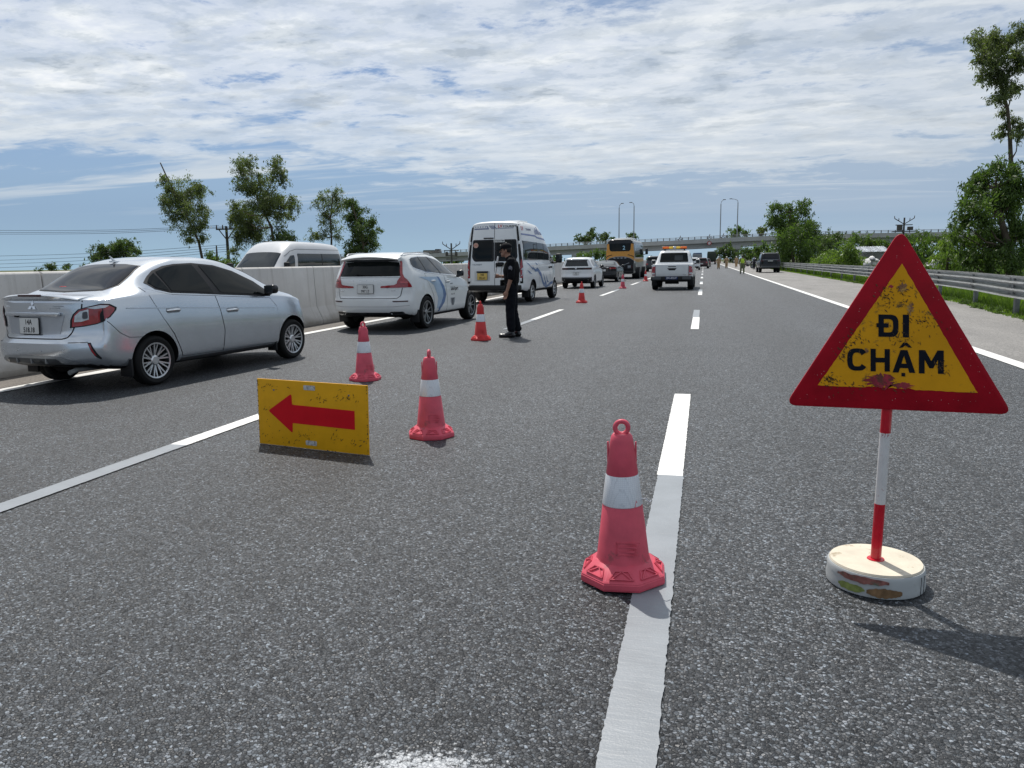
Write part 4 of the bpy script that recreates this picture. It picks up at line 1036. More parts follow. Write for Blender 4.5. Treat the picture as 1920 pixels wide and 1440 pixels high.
def tour_van():
    r = place("tour_van", "tall white tourist minibus with blue wave stripes behind the standing officer", "van", -6.88, 26.85, 5.0); r.scale = (1, 1.06, 1.025)
    b = Body(zt=[(-1.12, 2.66), (-.8, 2.72), (0, 2.745), (1.1, 2.70), (1.45, 2.58), (1.8, 2.40), (2.2, 2.10), (2.7, 1.66), (2.95, 1.42), (3.2, 1.30), (3.45, 1.16), (3.65, .95)],
             zs=[(-1.12, 1.36), (1.9, 1.36), (2.4, 1.34), (2.8, 1.28), (3.2, 1.12), (3.65, .75)],
             w=[(-1.12, .98), (-.6, 1.0), (2.4, 1.0), (2.9, .97), (3.3, .88), (3.65, .76)],
             wt=[(-1.12, .76), (0, .79), (1.3, .79), (2.0, .80), (2.6, .82), (2.9, .80), (3.3, .72), (3.65, .55)],
             zb=[(-1.12, .40), (-.6, .34), (2.9, .34), (3.65, .36)],
             rear=[(.4, .0), (.52, 0), (.58, .03), (1.3, .05), (2.2, .11), (2.7, .17)], front=[(.3, .1), (.55, 0), (.8, .04), (1.1, .12)],
             sw_r=.06, p_r=8, sw_f=.40, fil=.04, nx=50, bulge=.075, crown=.10, xe=.3)
    b.finish("body", WHITE, BLACKP, r, [(0, .36, .42), (2.88, .36, .42)])
    b.decal("side_window", [(-.98, 2.06), (2.02, 1.98), (2.10, 1.42), (-.94, 1.42)], 'R', GLASSB, r, .005, .08, True)
    b.line("window_divider", [(.55, 2.03), (.62, 1.42)], 'R', INK, r, .03, .008, True); b.line("window_divider", [(1.35, 2.0), (1.42, 1.42)], 'R', INK, r, .03, .008, True)
    b.decal("vent_window", round_poly(rect(.12, 1.76, .42, 1.97), .03), 'R', INK, r, .008, .08, True)
    b.decal("vent_glass", round_poly(rect(.145, 1.785, .395, 1.945), .03), 'R', GLASSB, r, .011, .08, True)
    b.decal("door_window", [(2.16, 1.97), (2.30, 1.90), (2.70, 1.58), (2.95, 1.28), (2.24, 1.30)], 'R', GLASS, r, .005, .08, True)
    b.decal("windscreen", [(1.95, -.72), (1.95, .72), (2.92, .76), (2.98, 0), (2.92, -.76)], 'T', GLASS, r, .005, .08)
    # back doors
    for sg in (1, -1):
        b.decal("rear_door", [(sg*.012, 2.62), (sg*.012, .615), (sg*.84, .615), (sg*.84, 1.2), (sg*.775, 2.0), (sg*.705, 2.62)], 'B', WHITE, r, .006, .08)
        b.decal("rear_window", round_poly([(sg*.014, 2.11), (sg*.014, 1.39), (sg*.69, 1.39), (sg*.785, 1.52), (sg*.745, 2.11)], .06), 'B', INK, r, .009, .07)
        b.decal("rear_glass", round_poly([(sg*.09, 2.06), (sg*.09, 1.45), (sg*.58, 1.45), (sg*.71, 1.56), (sg*.69, 2.06)], .07), 'B', GLASS, r, .013, .07)
        b.decal("corner_trim", [(sg*.715, 2.66), (sg*.77, 2.66), (sg*.84, 2.1), (sg*.92, 1.5), (sg*.955, 1.2), (sg*.955, .66), (sg*.865, .66), (sg*.855, 1.2), (sg*.785, 2.0)], 'B', BLACKP, r, .008, .07)
        b.decal("tail_lamp", [(sg*.885, 1.42), (sg*.915, 1.46), (sg*.948, 1.2), (sg*.95, .83), (sg*.875, .83), (sg*.868, 1.2)], 'B', REDL, r, .012, .06)
        b.line("lamp_guide", [(sg*.905, 1.10), (sg*.945, 1.18), (sg*.945, .98), (sg*.91, .90)], 'B', CLEARL, r, .022, .016)
        for z in (2.0, .78):
            h_, n_ = b.cast(sg*.88, z, 'B'); bm = bmesh.new(); box(bm, (h_.x-.02, sg*(.885 if z < 1 else .845), z), (.05, .075, .11), .012); obj("hinge", bm, WHITE, r)
        mirror_part(r, 2.62, sg*1.20, 1.48, .16, .22, .34, BLACKP, sg*.93)
        bm = bmesh.new(); box(bm, (-.50, sg*.86, .33), (.04, .24, .32), .006); obj("mud_flap", bm, BLACKP, r)
    b.line("door_gap", [(0, 2.66), (0, .56)], 'B', INK, r, .012, .004)
    b.decal("rear_bumper", [(-.90, .60), (.90, .60), (.90, .44), (-.90, .44)], 'B', BLACKP, r, .010, .08)
    bm = bmesh.new(); box(bm, (-1.17, 0, .50), (.14, 1.86, .16), .03); obj("bumper_step", bm, BLACKP, r)
    plate(r, b, .42, .895, .36, .23, ["29B", "053.47"], .03, pm("yellow_plate", (.62, .44, .12), .4), lift=.016)
    bm = bmesh.new(); h_, n_ = b.cast(.42, 1.04, 'B'); box(bm, (h_.x-.02, .42, 1.045), (.04, .40, .05), .01); obj("plate_lamp", bm, BLACKP, r)
    b.decal("plate_recess", round_poly(rect(.16, .74, .70, 1.08), .04), 'B', pm("recess_shade_white", (.55, .56, .56), .4), r, .009, .08)  # plate hollow shown by painted shade, a duller white panel
    bm = bmesh.new(); h_, n_ = b.cast(-.19, 1.29, 'B'); box(bm, (h_.x-.015, -.19, 1.29), (.04, .28, .14), .05, None, 3); obj("door_handle", bm, BLACKP, r)
    bm = bmesh.new(); h_, n_ = b.cast(.20, 2.15, 'B'); box(bm, (h_.x-.02, .20, 2.16), (.05, .34, .035), .01); obj("brake_light", bm, INK, r)
    h_, n_ = b.cast(-.16, 2.06, 'B'); bm = bmesh.new(); box(bm, (h_.x-.016, -.16, 2.07), (.008, .38, .10), .002); obj("door_sign", bm, PLATEW, r)
    flat_text("sign_lettering", "LOI THOAT HIEM", .035, INK, r, plane_frame((h_.x-.022, -.16, 2.07), (0, -1, 0), (0, 0, 1)), .03)
    fr = plane_frame((b.cast(.64, 1.93, 'B')[0].x-.018, .64, 1.93), (0, -1, 0), (.09, 0, 1))
    bm = bmesh.new(); prism(bm, [(.085*math.cos(a*math.pi/14), .085*math.sin(a*math.pi/14)) for a in range(28)], 0, .003, fr); st = obj("round_sticker", bm, pm("cream_sticker", (.55, .38, .30), .6), r)
    bm = bmesh.new(); lathe(bm, [(.062, .003), (.062, .005), (.050, .005), (.050, .003)], 28, fr, True); box(bm, tuple(fr @ Vector((0, 0, .004))), (.003, .07, .022)); obj("sticker_ring", bm, pm("brick_print", (.42, .10, .07), .6), st)
    NAVY = pm("navy_vinyl", (.018, .045, .17), .4, var=.1); BLUE = pm("blue_vinyl", (.075, .16, .34), .35, coat=.4, var=.25, vscale=4); REDV = pm("red_vinyl", (.55, .03, .03), .4); LIL = pm("lilac_vinyl", (.22, .26, .46), .45, var=.1)
    def bt(tx, size, y, z, mat, sx=1.0):
        bm = text_bm(tx, size, .02, sx)
        for v in bm.verts: v.co = Vector((y-v.co.x, z+v.co.y, 0))
        b._project(bm, 'B', .011, .06); b._link("door_lettering", bm, mat, r)
    bt("TOURIST", .062, -.50, 2.535, INK, 1.35); bt("LV", .10, -.19, 2.55, REDV, 1.0); bt("TRANSIT", .05, .60, 1.29, pm("grey_print", (.25, .27, .29), .5), 1.3)
    bm = bmesh.new(); 
    b.decal("stripe_graphic", [[(.70, 2.485), (.70, 2.455), (.20, 2.455), (.29, 2.555), (.25, 2.555), (.21, 2.485)]]+[[(u, 2.575), (u-.025, 2.575), (u-.135, 2.455), (u-.11, 2.455)] for u in (.20, .15, .10, .05)]+[[(-.08, 2.485), (-.64, 2.485), (-.64, 2.47), (-.10, 2.47)]], 'B', NAVY, r, .011, .07)
    stars = []
    for i in range(5):
        cx, cz = .66-.085*i, 2.535
        stars.append([(cx+(.026 if k % 2 == 0 else .011)*math.sin(k*math.pi/5), cz+(.026 if k % 2 == 0 else .011)*math.cos(k*math.pi/5)) for k in range(10)])
    b.decal("star_graphic", stars, 'B', NAVY, r, .011, .08)
    # flank graphics
    def st(tx, size, x, z, mat, sx=1.0):
        bm = text_bm(tx, size, .02, sx)
        for v in bm.verts: v.co = Vector((x+v.co.x, z+v.co.y, 0))
        b._project(bm, 'R', .006, .06); b._link("flank_lettering", bm, mat, r)
    st("LV", .14, -.72, 2.47, REDV); st("TOURIST", .07, -.10, 2.44, NAVY, 1.5)
    b.decal("flank_stripe", [(-.95, 2.30), (.55, 2.27), (.75, 2.22), (2.0, 2.16), (2.0, 2.10), (.7, 2.17), (.5, 2.22), (-.95, 2.25)], 'R', LIL, r, .006, .08, True)
    b.decal("skyline_graphic", [[(x, 2.30), (x+.07, 2.30), (x+.07, 2.30+h), (x, 2.30+h)] for x, h in ((.55, .14), (.68, .22), (.80, .17), (.92, .28), (1.04, .15), (1.20, .10), (1.32, .12), (1.45, .09))], 'R', LIL, r, .006, .08, True)
    b.decal("wave_graphic", [[(-.75, 1.36), (-.45, 1.30), (-.20, 1.20), (.05, 1.14), (.0, 1.08), (-.35, 1.22)], [(-.05, 1.22), (.25, 1.10), (.55, 1.16), (.95, .98), (1.15, .72), (1.35, .58), (1.50, .70), (1.70, .52), (2.05, .60), (2.45, .66), (2.50, .56), (2.0, .48), (1.62, .42), (1.40, .48), (1.20, .52), (.90, .82), (.55, 1.02), (.20, 1.02)], [(1.20, .98), (1.40, .80), (1.52, .60), (1.35, .72)], [(1.50, .96), (1.75, .70), (1.95, .62), (1.72, .62)], [(-.70, 1.10), (-.35, 1.02), (-.15, .95), (-.45, .98)], [(.30, 1.34), (.5, 1.30), (.62, 1.24), (.45, 1.26)]], 'R', BLUE, r, .006, .06, True)
    for pts in ([(2.10, 1.36), (2.14, .45)], [(.75, 1.36), (.75, .45)], [(2.86, 1.22), (2.40, .80), (2.36, .45)]): b.line("door_seam", pts, 'R', INK, r, .010, .003, True)
    for x in (2.02, 2.24): handle(r, b, x, 1.16, BLACKP, .10, .06)
    b.decal("sill", [(.44, .345), (.44, .44), (2.44, .44), (2.44, .345)], 'R', BLACKP, r, .005, .08, True)
    bm = bmesh.new(); box(bm, (.45, -.30, 2.735), (.9, .5, .07), .03); obj("roof_unit", bm, WHITE, r)
    axle_set(r, b, (0, 2.88), .86, .355, .225, 'six', .22, RIMS)
    return r

def pickup():
    r = place("pickup_truck", "white pickup truck with orange light bar on its roof", "pickup", -1.40, 37.35, 0.6); r.scale = (1, 1.02, 1.055)
    b = Body(zt=[(-1.1, 1.13), (.55, 1.13), (.66, 1.14), (.80, 1.36), (.92, 1.62), (1.05, 1.72), (1.5, 1.765), (2.0, 1.74), (2.5, 1.5), (2.9, 1.2), (3.1, 1.1), (3.7, 1.02), (3.95, .88)],
             zs=[(-1.1, 1.07), (.6, 1.08), (1.0, 1.12), (2.6, 1.06), (3.1, 1.0), (3.95, .75)],
             w=[(-1.1, .90), (-.6, .925), (3.2, .925), (3.6, .88), (3.95, .78)], wt=[(-1.1, .86), (.6, .86), (.75, .74), (.95, .66), (2.0, .66), (2.7, .72), (3.1, .78), (3.95, .6)],
             zb=[(-1.1, .52), (-.5, .44), (3, .40), (3.95, .42)], rear=[(.5, .02), (.7, .0), (1.1, .02)], front=[(.4, .08), (.6, 0), (.9, .06)], sw_r=.03, p_r=8, sw_f=.3, fil=.03, nx=44, bulge=.01, xe=.25)
    b.finish("body", WHITE, BLACKP, r, [(0, .39, .47), (3.1, .39, .47)])
    b.decal("rear_window", round_poly([(-.66, 1.20), (.66, 1.20), (.60, 1.62), (-.60, 1.62)], .05), 'B', GLASS, r, .006, .07)
    b.decal("rear_glass", round_poly([(-.40, 1.28), (-.02, 1.28), (-.02, 1.50), (-.40, 1.50)], .03), 'B', GLASSB, r, .010, .07)
    b.decal("side_window", [(.98, 1.18), (1.08, 1.58), (1.6, 1.63), (2.1, 1.58), (2.62, 1.25), (2.62, 1.16)], 'R', GLASS, r, .005, .07, True)
    b.line("pillar_trim", [(1.72, 1.64), (1.76, 1.15)], 'R', WHITE, r, .07, .009, True)
    b.decal("tailgate", rect(-.715, .60, .715, 1.06), 'B', pm("warm_white_paint", (.64, .65, .64), .4, coat=.5, var=.05), r, .008, .08)
    b.line("tailgate_gap", [(-.725, 1.08), (-.725, .58), (.725, .58), (.725, 1.08)], 'B', INK, r, .014, .004)
    b.decal("handle_recess", [(-.21, .955), (.21, .955), (.13, .86), (-.13, .86)], 'B', INK, r, .012, .06)
    b.decal("tailgate_handle", [(-.17, 1.035), (.17, 1.035), (.17, 1.00), (-.17, 1.00)], 'B', BLACKP, r, .012, .06)
    for sg in (1, -1):
        b.decal("tail_lamp", round_poly([(sg*.735, 1.04), (sg*.89, 1.02), (sg*.90, .66), (sg*.74, .64)], .02), 'B', REDL, r, .008, .05)
        b.decal("clear_lens", [(sg*.755, .76), (sg*.875, .76), (sg*.875, .68), (sg*.757, .675)], 'B', CLEARL, r, .012, .05)
        mirror_part(r, 2.45, sg*1.06, 1.22, .16, .2, .2, WHITE, sg*.9)
        bm = bmesh.new(); box(bm, (-.52, sg*.80, .36), (.04, .26, .34), .006); obj("mud_flap", bm, BLACKP, r)
    bm = bmesh.new(); box(bm, (-1.19, 0, .51), (.22, 1.84, .20), .05); bp = obj("rear_bumper", bm, BLACKP, r)
    bm = bmesh.new()
    for sg in (1, -1): box(bm, (-1.305, sg*.66, .53), (.012, .38, .12), .004)
    obj("bumper_pad", bm, pm("grey_plastic", (.08, .085, .09), .5), bp)
    fr = plane_frame((-1.305, 0, .535), (0, -1, 0), (0, 0, 1)); bm = bmesh.new(); prism(bm, rect(-.26, -.06, .26, .06), 0, .006, fr); p = obj("number_plate", bm, pm("blue_plate", (.012, .03, .12), .4), r)
    flat_text("plate_lettering", "29C-852.07", .085, PLATEW, p, fr @ Matrix.Translation((0, 0, .0065)), .02, .85)
    bm = bmesh.new(); box(bm, (-.4, 0, .46), (1.3, .9, .10), .03); cyl(bm, (-.85, -.3, .42), (-.85, .3, .42), .15, seg=14); obj("chassis", bm, BLACKP, r)
    # light bar with coloured lenses
    bm = bmesh.new(); box(bm, (1.25, 0, 1.80), (.20, 1.10, .03), .01)
    for sg in (1, -1): box(bm, (1.25, sg*.45, 1.775), (.08, .06, .07), .01)
    lb = obj("light_bar", bm, BLACKP, r)
    AMB = pm("amber_lens", (.75, .14, .015), .2, coat=.6, emit=((1, .25, .03), .10)); YEL = pm("yellow_lens", (.80, .50, .05), .2, coat=.6, emit=((1, .7, .1), .10))
    for y, w_, m in ((.42, .30, AMB), (.17, .20, YEL), (0, .14, CLEARL), (-.17, .20, YEL), (-.42, .30, AMB)):
        bm = bmesh.new(); box(bm, (1.25, y, 1.86), (.19, w_-.008, .10 if m is not CLEARL else .13), .028, None, 3); obj("lamp_lens", bm, m, lb)
    b.decal("badge", rect(-.62, .66, -.47, .685), 'B', CHROME, r, .012, .06)
    for pts in ([(.95, 1.1), (1.02, .8), (1.2, .55)], [(1.76, 1.1), (1.8, .45)], [(2.7, 1.05), (2.7, .5)]): b.line("door_seam", pts, 'R', INK, r, .01, .003, True)
    axle_set(r, b, (0, 3.1), .80, .385, .26, 'six', .23, RIMD)
    return r

def crossover():
    r = place("crossover", "white crossover with a dark full-width lamp strip ahead of the minibus", "car", -6.30, 40.15, 2.0)
    r.scale = (.96, .93, .97)
    b = Body(zt=[(-.95, 1.50), (-.7, 1.58), (-.3, 1.625), (.4, 1.64), (1.0, 1.58), (1.5, 1.40), (2.0, 1.15), (2.3, 1.05), (2.9, .93), (3.2, .78)],
             zs=[(-.95, 1.08), (0, 1.12), (1, 1.1), (2, 1.02), (2.6, .92), (3.2, .66)], w=[(-.95, .84), (-.5, .90), (2.3, .90), (2.8, .86), (3.2, .72)],
             wt=[(-.95, .60), (0, .63), (1, .62), (1.8, .68), (2.4, .74), (3.2, .55)], zb=[(-.95, .34), (0, .24), (2.6, .24), (3.2, .28)],
             rear=[(.34, .08), (.5, 0), (.65, .01), (.75, .06), (1.0, .07), (1.2, .16), (1.5, .30)], front=[(.3, .1), (.5, 0), (.8, .1)], fil=.035, nx=40)
    b.finish("body", WHITE, BLACKP, r, [(0, .34, .40), (2.66, .34, .40)])
    b.decal("rear_window", round_poly([(-.66, 1.16), (.66, 1.16), (.56, 1.42), (-.56, 1.42)], .04), 'B', GLASSB, r, .005, .07)
    b.decal("brake_light", [(-.58, 1.49), (.58, 1.49), (.58, 1.42), (-.58, 1.42)], 'B', INK, r, .008, .07)
    b.decal("lamp_strip", round_poly([(-.83, 1.09), (.83, 1.09), (.83, .985), (-.83, .985)], .02), 'B', INK, r, .006, .06)
    for sg in (1, -1): b.decal("tail_lamp", [(sg*.45, 1.07), (sg*.81, 1.07), (sg*.81, 1.005), (sg*.45, 1.005)], 'B', pm("dark_red_lens", (0.045, 0.006, 0.008), 0.2, coat=.5), r, .010, .06)
    h_, n_ = b.cast(0, 1.04, 'B'); bm = bmesh.new(); box(bm, (h_.x-.012, 0, 1.06), (.014, .09, .10), .03); obj("emblem", bm, CHROME, r)
    b.decal("rear_bumper", [(-.84, .60), (.84, .60), (.84, .35), (-.84, .35)], 'B', BLACKP, r, .006, .07)
    b.decal("bumper_trim", [(-.80, .585), (.80, .585), (.80, .555), (-.80, .555)], 'B', RIMD, r, .010, .07)
    plate(r, b, 0, .765, .34, .17, ["30H", "415.62"])
    b.line("tailgate_crease_shade", [(-.3, .87), (.3, .87)], 'B', pm("crease_shade_white", (.45, .46, .46), .4), r, .02, .004)  # short greyer strip, painted shade of the tailgate fold
    b.decal("side_window", [(-.35, 1.36), (-.15, 1.50), (.5, 1.52), (1.0, 1.45), (1.7, 1.20), (1.85, 1.10), (-.2, 1.17)], 'R', GLASSB, r, .005, .06, True)
    b.line("pillar_trim", [(.72, 1.52), (.80, 1.12)], 'R', INK, r, .06, .009, True)
    b.decal("wheel_cladding", [(.42, .26), (.42, .36), (2.24, .36), (2.24, .26)], 'R', BLACKP, r, .005, .07, True)
    for sg in (1, -1): mirror_part(r, 1.72, sg*1.0, 1.14, .14, .2, .15, BLACKC, sg*.86)
    for pts in ([(.1, 1.1), (.4, .7), (.42, .35)], [(1.0, 1.1), (1.05, .35)]): b.line("door_seam", pts, 'R', INK, r, .01, .003, True)
    axle_set(r, b, (0, 2.66), .79, .345, .22, 'ten', .23, RIMD)
    return r

def black_sedan():
    r = place("black_sedan", "black saloon with one red tail lamp lit by the sun, behind the orange bus", "car", -6.32, 51.4, 2.0)
    r.scale = (.97, .95, .96)
    b = Body(zt=[(-1.05, 1.06), (-.6, 1.10), (-.4, 1.13), (0, 1.30), (.4, 1.42), (.9, 1.465), (1.4, 1.44), (2.0, 1.22), (2.4, 1.05), (3.0, .95), (3.6, .75)],
             zs=[(-1.05, 1.0), (0, 1.03), (1, 1.0), (2.2, .95), (3, .85), (3.6, .62)], w=[(-1.05, .83), (-.5, .90), (2.6, .90), (3.2, .84), (3.6, .72)], wt=[(-1.05, .74), (-.4, .70), (.3, .60), (1.4, .58), (2.2, .68), (3.6, .55)],
             zb=[(-1.05, .32), (0, .2), (2.8, .2), (3.6, .24)], rear=[(.3, .09), (.45, 0), (.62, .02), (.7, .07), (1.0, .07)], front=[(.2, .1), (.5, 0), (.7, .1)], fil=.035, nx=40)
    b.finish("body", BLACKC, BLACKP, r, [(0, .33, .38), (2.8, .33, .38)])
    b.decal("rear_window", [(-.62, 1.17), (.62, 1.17), (.52, 1.38), (-.52, 1.38)], 'B', pm("pale_glass", (.10, .115, .12), .10, spec=.9, var=.2), r, .005, .07)
    for sg in (1, -1): b.decal("tail_lamp", [(sg*.42, .99), (sg*.84, .985), (sg*.86, .90), (sg*.45, .88)], 'B', REDL, r, .007, .05)
    b.decal("boot_trim", rect(-.40, .975, .40, .995), 'B', CHROME, r, .007, .06)
    plate(r, b, 0, .80, .40, .16, ["30F", "782.19"])
    b.decal("bumper_lower", rect(-.7, .34, .7, .42), 'B', BLACKP, r, .006, .07)
    b.decal("side_window", [(-.1, 1.16), (.2, 1.30), (.8, 1.39), (1.3, 1.36), (2.0, 1.05), (2.0, 1.0), (.1, 1.06)], 'R', GLASSB, r, .005, .06, True)
    b.line("pillar_trim", [(.92, 1.4), (1.0, 1.02)], 'R', INK, r, .06, .009, True)
    for sg in (1, -1): mirror_part(r, 1.85, sg*1.0, 1.08, .14, .2, .14, BLACKC, sg*.86)
    bm = bmesh.new(); box(bm, (.35, 0, 1.43), (.12, .04, .06), .012); obj("aerial", bm, BLACKC, r)
    for pts in ([(.1, 1.0), (.4, .7), (.42, .3)], [(1.08, 1.0), (1.12, .3)]): b.line("door_seam", pts, 'R', pm("shut_grey", (.06, .06, .065), .4), r, .01, .003, True)
    axle_set(r, b, (0, 2.8), .79, .325, .22, 'ten', .22, RIMS)
    return r

def bus():
    r = place("bus", "orange and black coach in the queue under the overpass", "bus", -6.10, 60.3, 1.2)
    ORG = pm("orange_paint", (.62, .27, .030), .35, coat=.5, var=.06)
    b = Body(zt=[(-1.6, 2.93), (-1.2, 2.98), (5.0, 2.98), (5.6, 2.85), (6.0, 2.4), (6.2, 1.8)], zs=[(-1.6, 1.55), (5.6, 1.55), (6.2, 1.2)], w=[(-1.6, 1.06), (-1.2, 1.09), (5.5, 1.09), (6.2, .98)],
             wt=[(-1.6, .94), (5.5, .95), (6.2, .85)], zb=[(-1.6, .36), (6.2, .34)], rear=[(.4, .06), (.8, 0), (1.6, .02), (2.9, .10)], front=[(.4, 0), (1.5, .05), (2.5, .2)], sw_r=.16, p_r=4, sw_f=.25, fil=.06, nx=46, bulge=.03, crown=.14, shr=1.0, xe=.5)
    b.finish("body", pm("coach_grey", (.33, .33, .31), .4, coat=.4, var=.1), BLACKP, r, [(0, .41, .47), (4.2, .41, .47)])
    b.decal("rear_panel", [(-1.03, 2.62), (-1.06, 1.55), (-1.05, 1.40), (-.75, 1.58), (-.35, 1.68), (.35, 1.68), (.75, 1.58), (1.05, 1.40), (1.06, 1.55), (1.03, 2.62)], 'B', ORG, r, .006, .09)
    b.decal("rear_panel_lower", [(-1.03, 1.36), (-.75, 1.54), (-.35, 1.64), (.35, 1.64), (.75, 1.54), (1.03, 1.36), (1.02, .42), (-1.02, .42)], 'B', pm("coach_black", (.009, .009, .011), .35, spec=.3), r, .006, .09)
    b.decal("roof_cap", [(-.95, 2.92), (.95, 2.92), (1.02, 2.60), (.8, 2.62), (-.8, 2.62), (-1.02, 2.60)], 'B', BLACKC, r, .010, .09)
    b.decal("rear_window", round_poly([(-.82, 2.64), (.82, 2.64), (.78, 2.16), (.68, 2.06), (-.68, 2.06), (-.78, 2.16)], .08), 'B', GLASS, r, .014, .09)
    h_, n_ = b.cast(-.25, 2.3, 'B'); flat_text("window_lettering", "2", .30, pm("pale_blue_print", (.35, .55, .65), .5), r, plane_frame((h_.x-.03, -.30, 2.32), (0, -1, 0), (.04, 0, 1)), .03)
    for sg in (1, -1):
        b.line("swoosh", [(sg*1.05, 1.62), (sg*.85, 1.74), (sg*.58, 1.80)], 'B', INK, r, .05, .012)
        b.decal("tail_lamp", [(sg*.78, 1.0), (sg*.92, 1.0), (sg*.92, .82), (sg*.78, .82)], 'B', pm("dark_red_lens", (0.045, 0.006, 0.008), 0.2, coat=.5), r, .012, .07)
        mirror_part(r, 5.9, sg*1.3, 2.1, .2, .22, .5, BLACKP, sg*1.0)
    b.line("swoosh", [(-.70, 1.20), (-.2, 1.02), (.35, .88), (.5, .84)], 'B', RIMD, r, .035, .012)
    b.decal("lamp_row", [[(u-.08, 1.585), (u+.08, 1.585), (u+.08, 1.545), (u-.08, 1.545)] for u in (-.4, -.13, .13, .4)], 'B', CLEARL, r, .012, .07)
    bm = bmesh.new(); h_, n_ = b.cast(-.74, .86, 'B'); box(bm, (h_.x-.02, -.70, .90), (.02, .22, .20), .005); obj("rear_plate", bm, pm("grey_print", (.25, .27, .29), .5), r)
    bm = bmesh.new(); box(bm, (-1.62, 0, .52), (.12, 2.0, .20), .04); obj("rear_bumper", bm, BLACKP, r)
    b.decal("side_window", [(-1.35, 2.60), (5.4, 2.60), (5.6, 1.62), (-1.35, 1.62)], 'R', GLASS, r, .006, .12, True)
    for x in (-.2, .95, 2.1, 3.25, 4.4): b.line("pillar_trim", [(x, 2.6), (x+.04, 1.62)], 'R', INK, r, .05, .010, True)
    b.decal("pale_pane", [[(x, 2.5), (x+.28, 2.5), (x+.28, 2.1), (x, 2.1)] for x in (-1.1, .15, 1.3, 2.45)], 'R', GLASSB, r, .011, .12, True)  # paler glass rectangles on the upper side windows
    b.decal("flank_stripe", [(-1.55, 1.52), (5.6, 1.52), (5.6, 1.30), (1.2, 1.22), (-1.55, 1.34)], 'R', ORG, r, .006, .12, True)
    b.decal("luggage_door", [[(x, 1.12), (x+.95, 1.12), (x+.95, .55), (x, .55)] for x in (.62, 1.62, 2.62)], 'R', pm("dull_silver", (.26, .26, .25), .5), r, .006, .12, True)
    b.decal("engine_door", rect(-1.42, .55, -.62, 1.16), 'R', pm("coach_black", (.009, .009, .011), .35, spec=.3), r, .006, .12, True)
    bm = bmesh.new(); box(bm, (1.6, 0, 3.02), (2.2, 1.4, .16), .06); obj("roof_unit", bm, WHITE, r)
    axle_set(r, b, (0, 4.2), .91, .40, .26, 'steel', .26, RIMS)
    return r

def black_suv():
    r = place("black_suv", "black SUV parked on the right shoulder by the guard rail", "car", 6.12, 78.8, -1.0)
    b = Body(zt=[(-1.1, 1.80), (-.8, 1.86), (0, 1.89), (1.0, 1.88), (1.5, 1.75), (2.1, 1.35), (2.4, 1.22), (3.2, 1.1), (3.6, .9)],
             zs=[(-1.1, 1.20), (1, 1.22), (2.2, 1.15), (3.6, .8)], w=[(-1.1, .90), (-.7, .96), (2.8, .96), (3.6, .82)], wt=[(-1.1, .72), (0, .75), (1.4, .74), (2.2, .8), (3.6, .66)],
             zb=[(-1.1, .42), (3.6, .40)], rear=[(.4, .05), (.6, 0), (.8, .03), (1.2, .05), (1.8, .24)], front=[(.4, .06), (.6, 0), (1, .06)], sw_r=.16, fil=.04, nx=40)
    b.finish("body", BLACKC, BLACKP, r, [(0, .39, .46), (2.8, .39, .46)])
    b.decal("roof_sheen", [(-.85, -.66), (-.85, .66), (1.1, .68), (1.1, -.68)], 'T', pm("grey_sheen", (.10, .105, .11), .25, coat=.3), r, .004, .1)  # sheen on the black roof painted in as a grey sheet
    b.decal("rear_window", round_poly([(-.70, 1.28), (.70, 1.28), (.62, 1.68), (-.62, 1.68)], .05), 'B', pm("smoked_glass", (.012, .014, .018), .12, spec=.3), r, .006, .07)
    b.decal("rear_trim", [(-.72, 1.24), (.72, 1.24), (.72, 1.21), (-.72, 1.21)], 'B', RIMD, r, .007, .07)
    plate(r, b, 0, 1.12, .46, .11, ["30G-226.58"])
    for sg in (1, -1):
        b.decal("tail_lamp", [(sg*.60, 1.20), (sg*.88, 1.18), (sg*.90, 1.06), (sg*.62, 1.08)], 'B', pm("dark_red_lens", (0.045, 0.006, 0.008), 0.2, coat=.5), r, .007, .05)
        mirror_part(r, 2.0, sg*1.08, 1.3, .16, .2, .2, BLACKC, sg*.92)
        bm = bmesh.new(); tube(bm, [(-.7, sg*.70, 1.87), (-.5, sg*.71, 1.93), (1.1, sg*.71, 1.93), (1.3, sg*.7, 1.86)], .02, 6); obj("roof_rail", bm, RIMS, r)
    bm = bmesh.new(); box(bm, (-1.12, 0, .56), (.10, 1.7, .18), .04); obj("rear_bumper", bm, pm("grey_plastic", (.08, .085, .09), .5), r)
    b.decal("side_window", [(-.8, 1.30), (-.7, 1.68), (1.2, 1.72), (1.6, 1.6), (2.1, 1.28), (2.1, 1.22)], 'R', GLASS, r, .005, .08, True)
    axle_set(r, b, (0, 2.8), .83, .40, .27, 'six', .25, RIMD)
    return r

